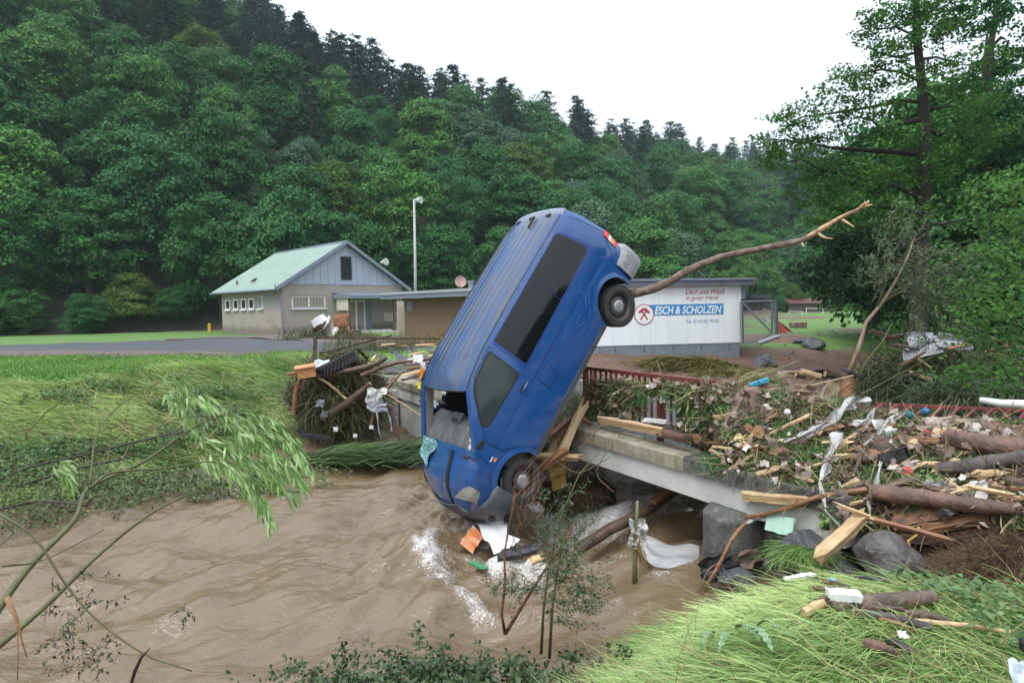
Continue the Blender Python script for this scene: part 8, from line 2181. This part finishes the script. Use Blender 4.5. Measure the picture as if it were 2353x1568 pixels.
# foreground: sticks and scraps lying on the pale grass
def gz_(u, v, z=1.25):
    d = ray(u, v)
    for i in range(110):
        p = CAM + d * ((1.5 + i * .03) / d.y)
        if p.z < tz(p.x, p.y) + .10 + (z - 1.25): return p
    return CAM + d * (4.45 / d.y)
log([gz_(1905, 1392), gz_(1990, 1385), gz_(2080, 1378), gz_(2142, 1370)], [.055, .055, .052, .045], M('wet mottled bark', (.06, .042, .034), rough=.45, var=(.16, .11, .085), scale=7, bump=.6), 'thick wet mottled log lying on the pale foreground grass', n=14, endm=m_driftw)
for i, (a, b_, rd, mt, lab) in enumerate([((1845, 1408), (1915, 1378), .03, m_fresh, 'pale snapped stick under the left end of the mottled log'), ((1975, 1395), (2075, 1400), .022, m_driftw, 'black stick below the mottled log'), ((1960, 1405), (2140, 1440), .03, m_greylog, 'grey brown stick pointing right below the black stick'), ((2080, 1410), (2180, 1425), .03, m_driftw, 'dark stick at the right of the grey one'),
        ((2100, 1425), (2320, 1450), .015, m_fresh, 'long pale thin stick to the right edge'), ((1880, 1335), (1955, 1350), .018, m_driftw, 'thin dark stick above the white foam slab'), ((2040, 1470), (2100, 1500), .022, m_black, 'short black stick in the green grass'), ((1860, 1350), (1960, 1358), .016, m_redlog, 'reddish stick under the white foam slab'), ((1960, 1325), (2045, 1335), .012, m_black, 'black thin stick near the boulder'),
        ((2020, 1420), (2110, 1450), .014, m_orange, 'tan split stick in the foreground'), ((1855, 1395), (1900, 1370), .02, m_driftw, 'stub of dark wood by the mottled log'), ((1990, 1478), (2060, 1500), .03, m_redlog, 'reddish bark piece beside the black stick')]):
    log([gz_(*a), gz_((a[0] + b_[0]) / 2, (a[1] + b_[1]) / 2 - 3), gz_(*b_)], [rd, rd, rd * .7], mt, lab, n=8, cat='stick', name='stick', jit=.12)
plank(gz_(1900, 1362, 1.32), gz_(1978, 1368, 1.32), .10, .05, m_white, 'white foam slab on the pale grass above the mottled log', cat='foam slab', name='foam_slab', jag=.01)
plank(gz_(1805, 1328, 1.15), gz_(1870, 1318, 1.15), .05, .02, m_white, 'narrow white foam strip at the top of the grass mound', cat='foam strip', name='foam_strip', jag=.01)
sheet(gz_(1850, 1335, 1.2), .12, .08, (0, -.6, .8), m_paper2, 'crumpled pale tissue on the grass mound', cat='tissue', name='tissue', amp=.03, seed=95)
rock(gz_(1912, 1335, 1.22), (.04, .04, .035), M('sky blue plastic', (.2, .42, .62)), 'small sky blue plastic lump on the grass mound', 33, cat='plastic lump', name='plastic_lump')
sheet(gz_(2075, 1455, 1.3), .05, .04, (0, -.6, .8), m_white, 'tiny white scrap beside the black stick', cat='scrap', name='scrap', amp=.02, seed=96, n=5)
rock(gz_(2356, 1480, 1.4), (.03, .03, .045), m_black, 'black round object at the right edge in the grass', 34, cat='object', name='dark_object')
sheet(gz_(2345, 1545, 1.4), .08, .12, (-.2, -.7, .6), M('pale blue paper', (.42, .47, .52)), 'pale blue paper scrap at the lower right corner', cat='paper', name='paper', amp=.02, seed=97, n=6)
# broad toothed leaf fronds of a flattened thistle
th = empty('thistle', gz_(1700, 1450, 1.3), label='flattened thistle with pale toothed leaves in the foreground grass', cat='plant')
for (a, b_, w) in (((1690, 1440), (1745, 1470), .045), ((1720, 1440), (1775, 1495), .05), ((1640, 1450), (1610, 1490), .04), ((1680, 1455), (1650, 1500), .035), ((1740, 1435), (1790, 1450), .03), ((1600, 1450), (1550, 1485), .035)):
    A_, B_ = gz_(*a, 1.34), gz_(*b_, 1.34); d = (B_ - A_); s = d.cross(Vector((0, 0, 1))).normalized(); q = MB(); P1, P2, P3 = [], [], []
    for i in range(15):
        t = i / 14; ww = w * (1 - t) ** .5 * (.45 + .55 * (i % 2)) * min(1, t * 5 + .2); c_ = A_.lerp(B_, t) + Vector((0, 0, .05 * math.sin(PI * t)))
        P1.append(c_ + s * ww); P2.append(c_ + Vector((0, 0, -.01))); P3.append(c_ - s * ww)
    q.grid([P1, P2, P3]); part(q, 'leaf', M('pale thistle leaf', (.26, .36, .22), rough=.5, var=(.10, .20, .07), scale=30), th)
# ------------------------------------------------------------------ rain haze filling the valley
q = MB(); q.span((-395, -115, -1.7), (415, 595, 135))
hz = q.obj('haze', (hm := bpy.data.materials.new('pale wet air'))); hz['kind'] = 'stuff'
hm.use_nodes = True
N_h = hm.node_tree.nodes; N_h.remove(N_h['Principled BSDF'])
pv = N_h.new('ShaderNodeVolumePrincipled'); pv.inputs['Color'].default_value = (.80, .93, 1, 1); pv.inputs['Density'].default_value = .00030; pv.inputs['Anisotropy'].default_value = .2
hm.node_tree.links.new(pv.outputs[0], N_h['Material Output'].inputs['Volume'])
# ------------------------------------------------------------------ tell look-alikes apart by their place
bpy.context.view_layer.update()
_by = {}
for o in sc.objects:
    if o.parent is None and o.get('category') and o.get('label'): _by.setdefault(o['label'], []).append(o)
ORD = ['leftmost'] + [w + ' from left' for w in 'second third fourth fifth sixth seventh eighth ninth tenth eleventh twelfth thirteenth fourteenth fifteenth sixteenth seventeenth eighteenth nineteenth'.split()]
for lab, objs in _by.items():
    if len(objs) < 2: continue
    objs.sort(key=lambda o: project(o.matrix_world.translation)[0] if project(o.matrix_world.translation)[2] > 0 else 9999)
    for i, o in enumerate(objs):
        w = (['left one', 'right one'] if len(objs) == 2 else ['left one', 'middle one', 'right one'])[i] if len(objs) < 4 else ('rightmost' if i == len(objs) - 1 else ORD[min(i, 18)])
        t_ = lab + ', ' + w
        o['label'] = t_ if len(t_.split()) <= 16 else ' '.join(t_.split()[-16:])
        if not o.get('group'): o['group'] = lab
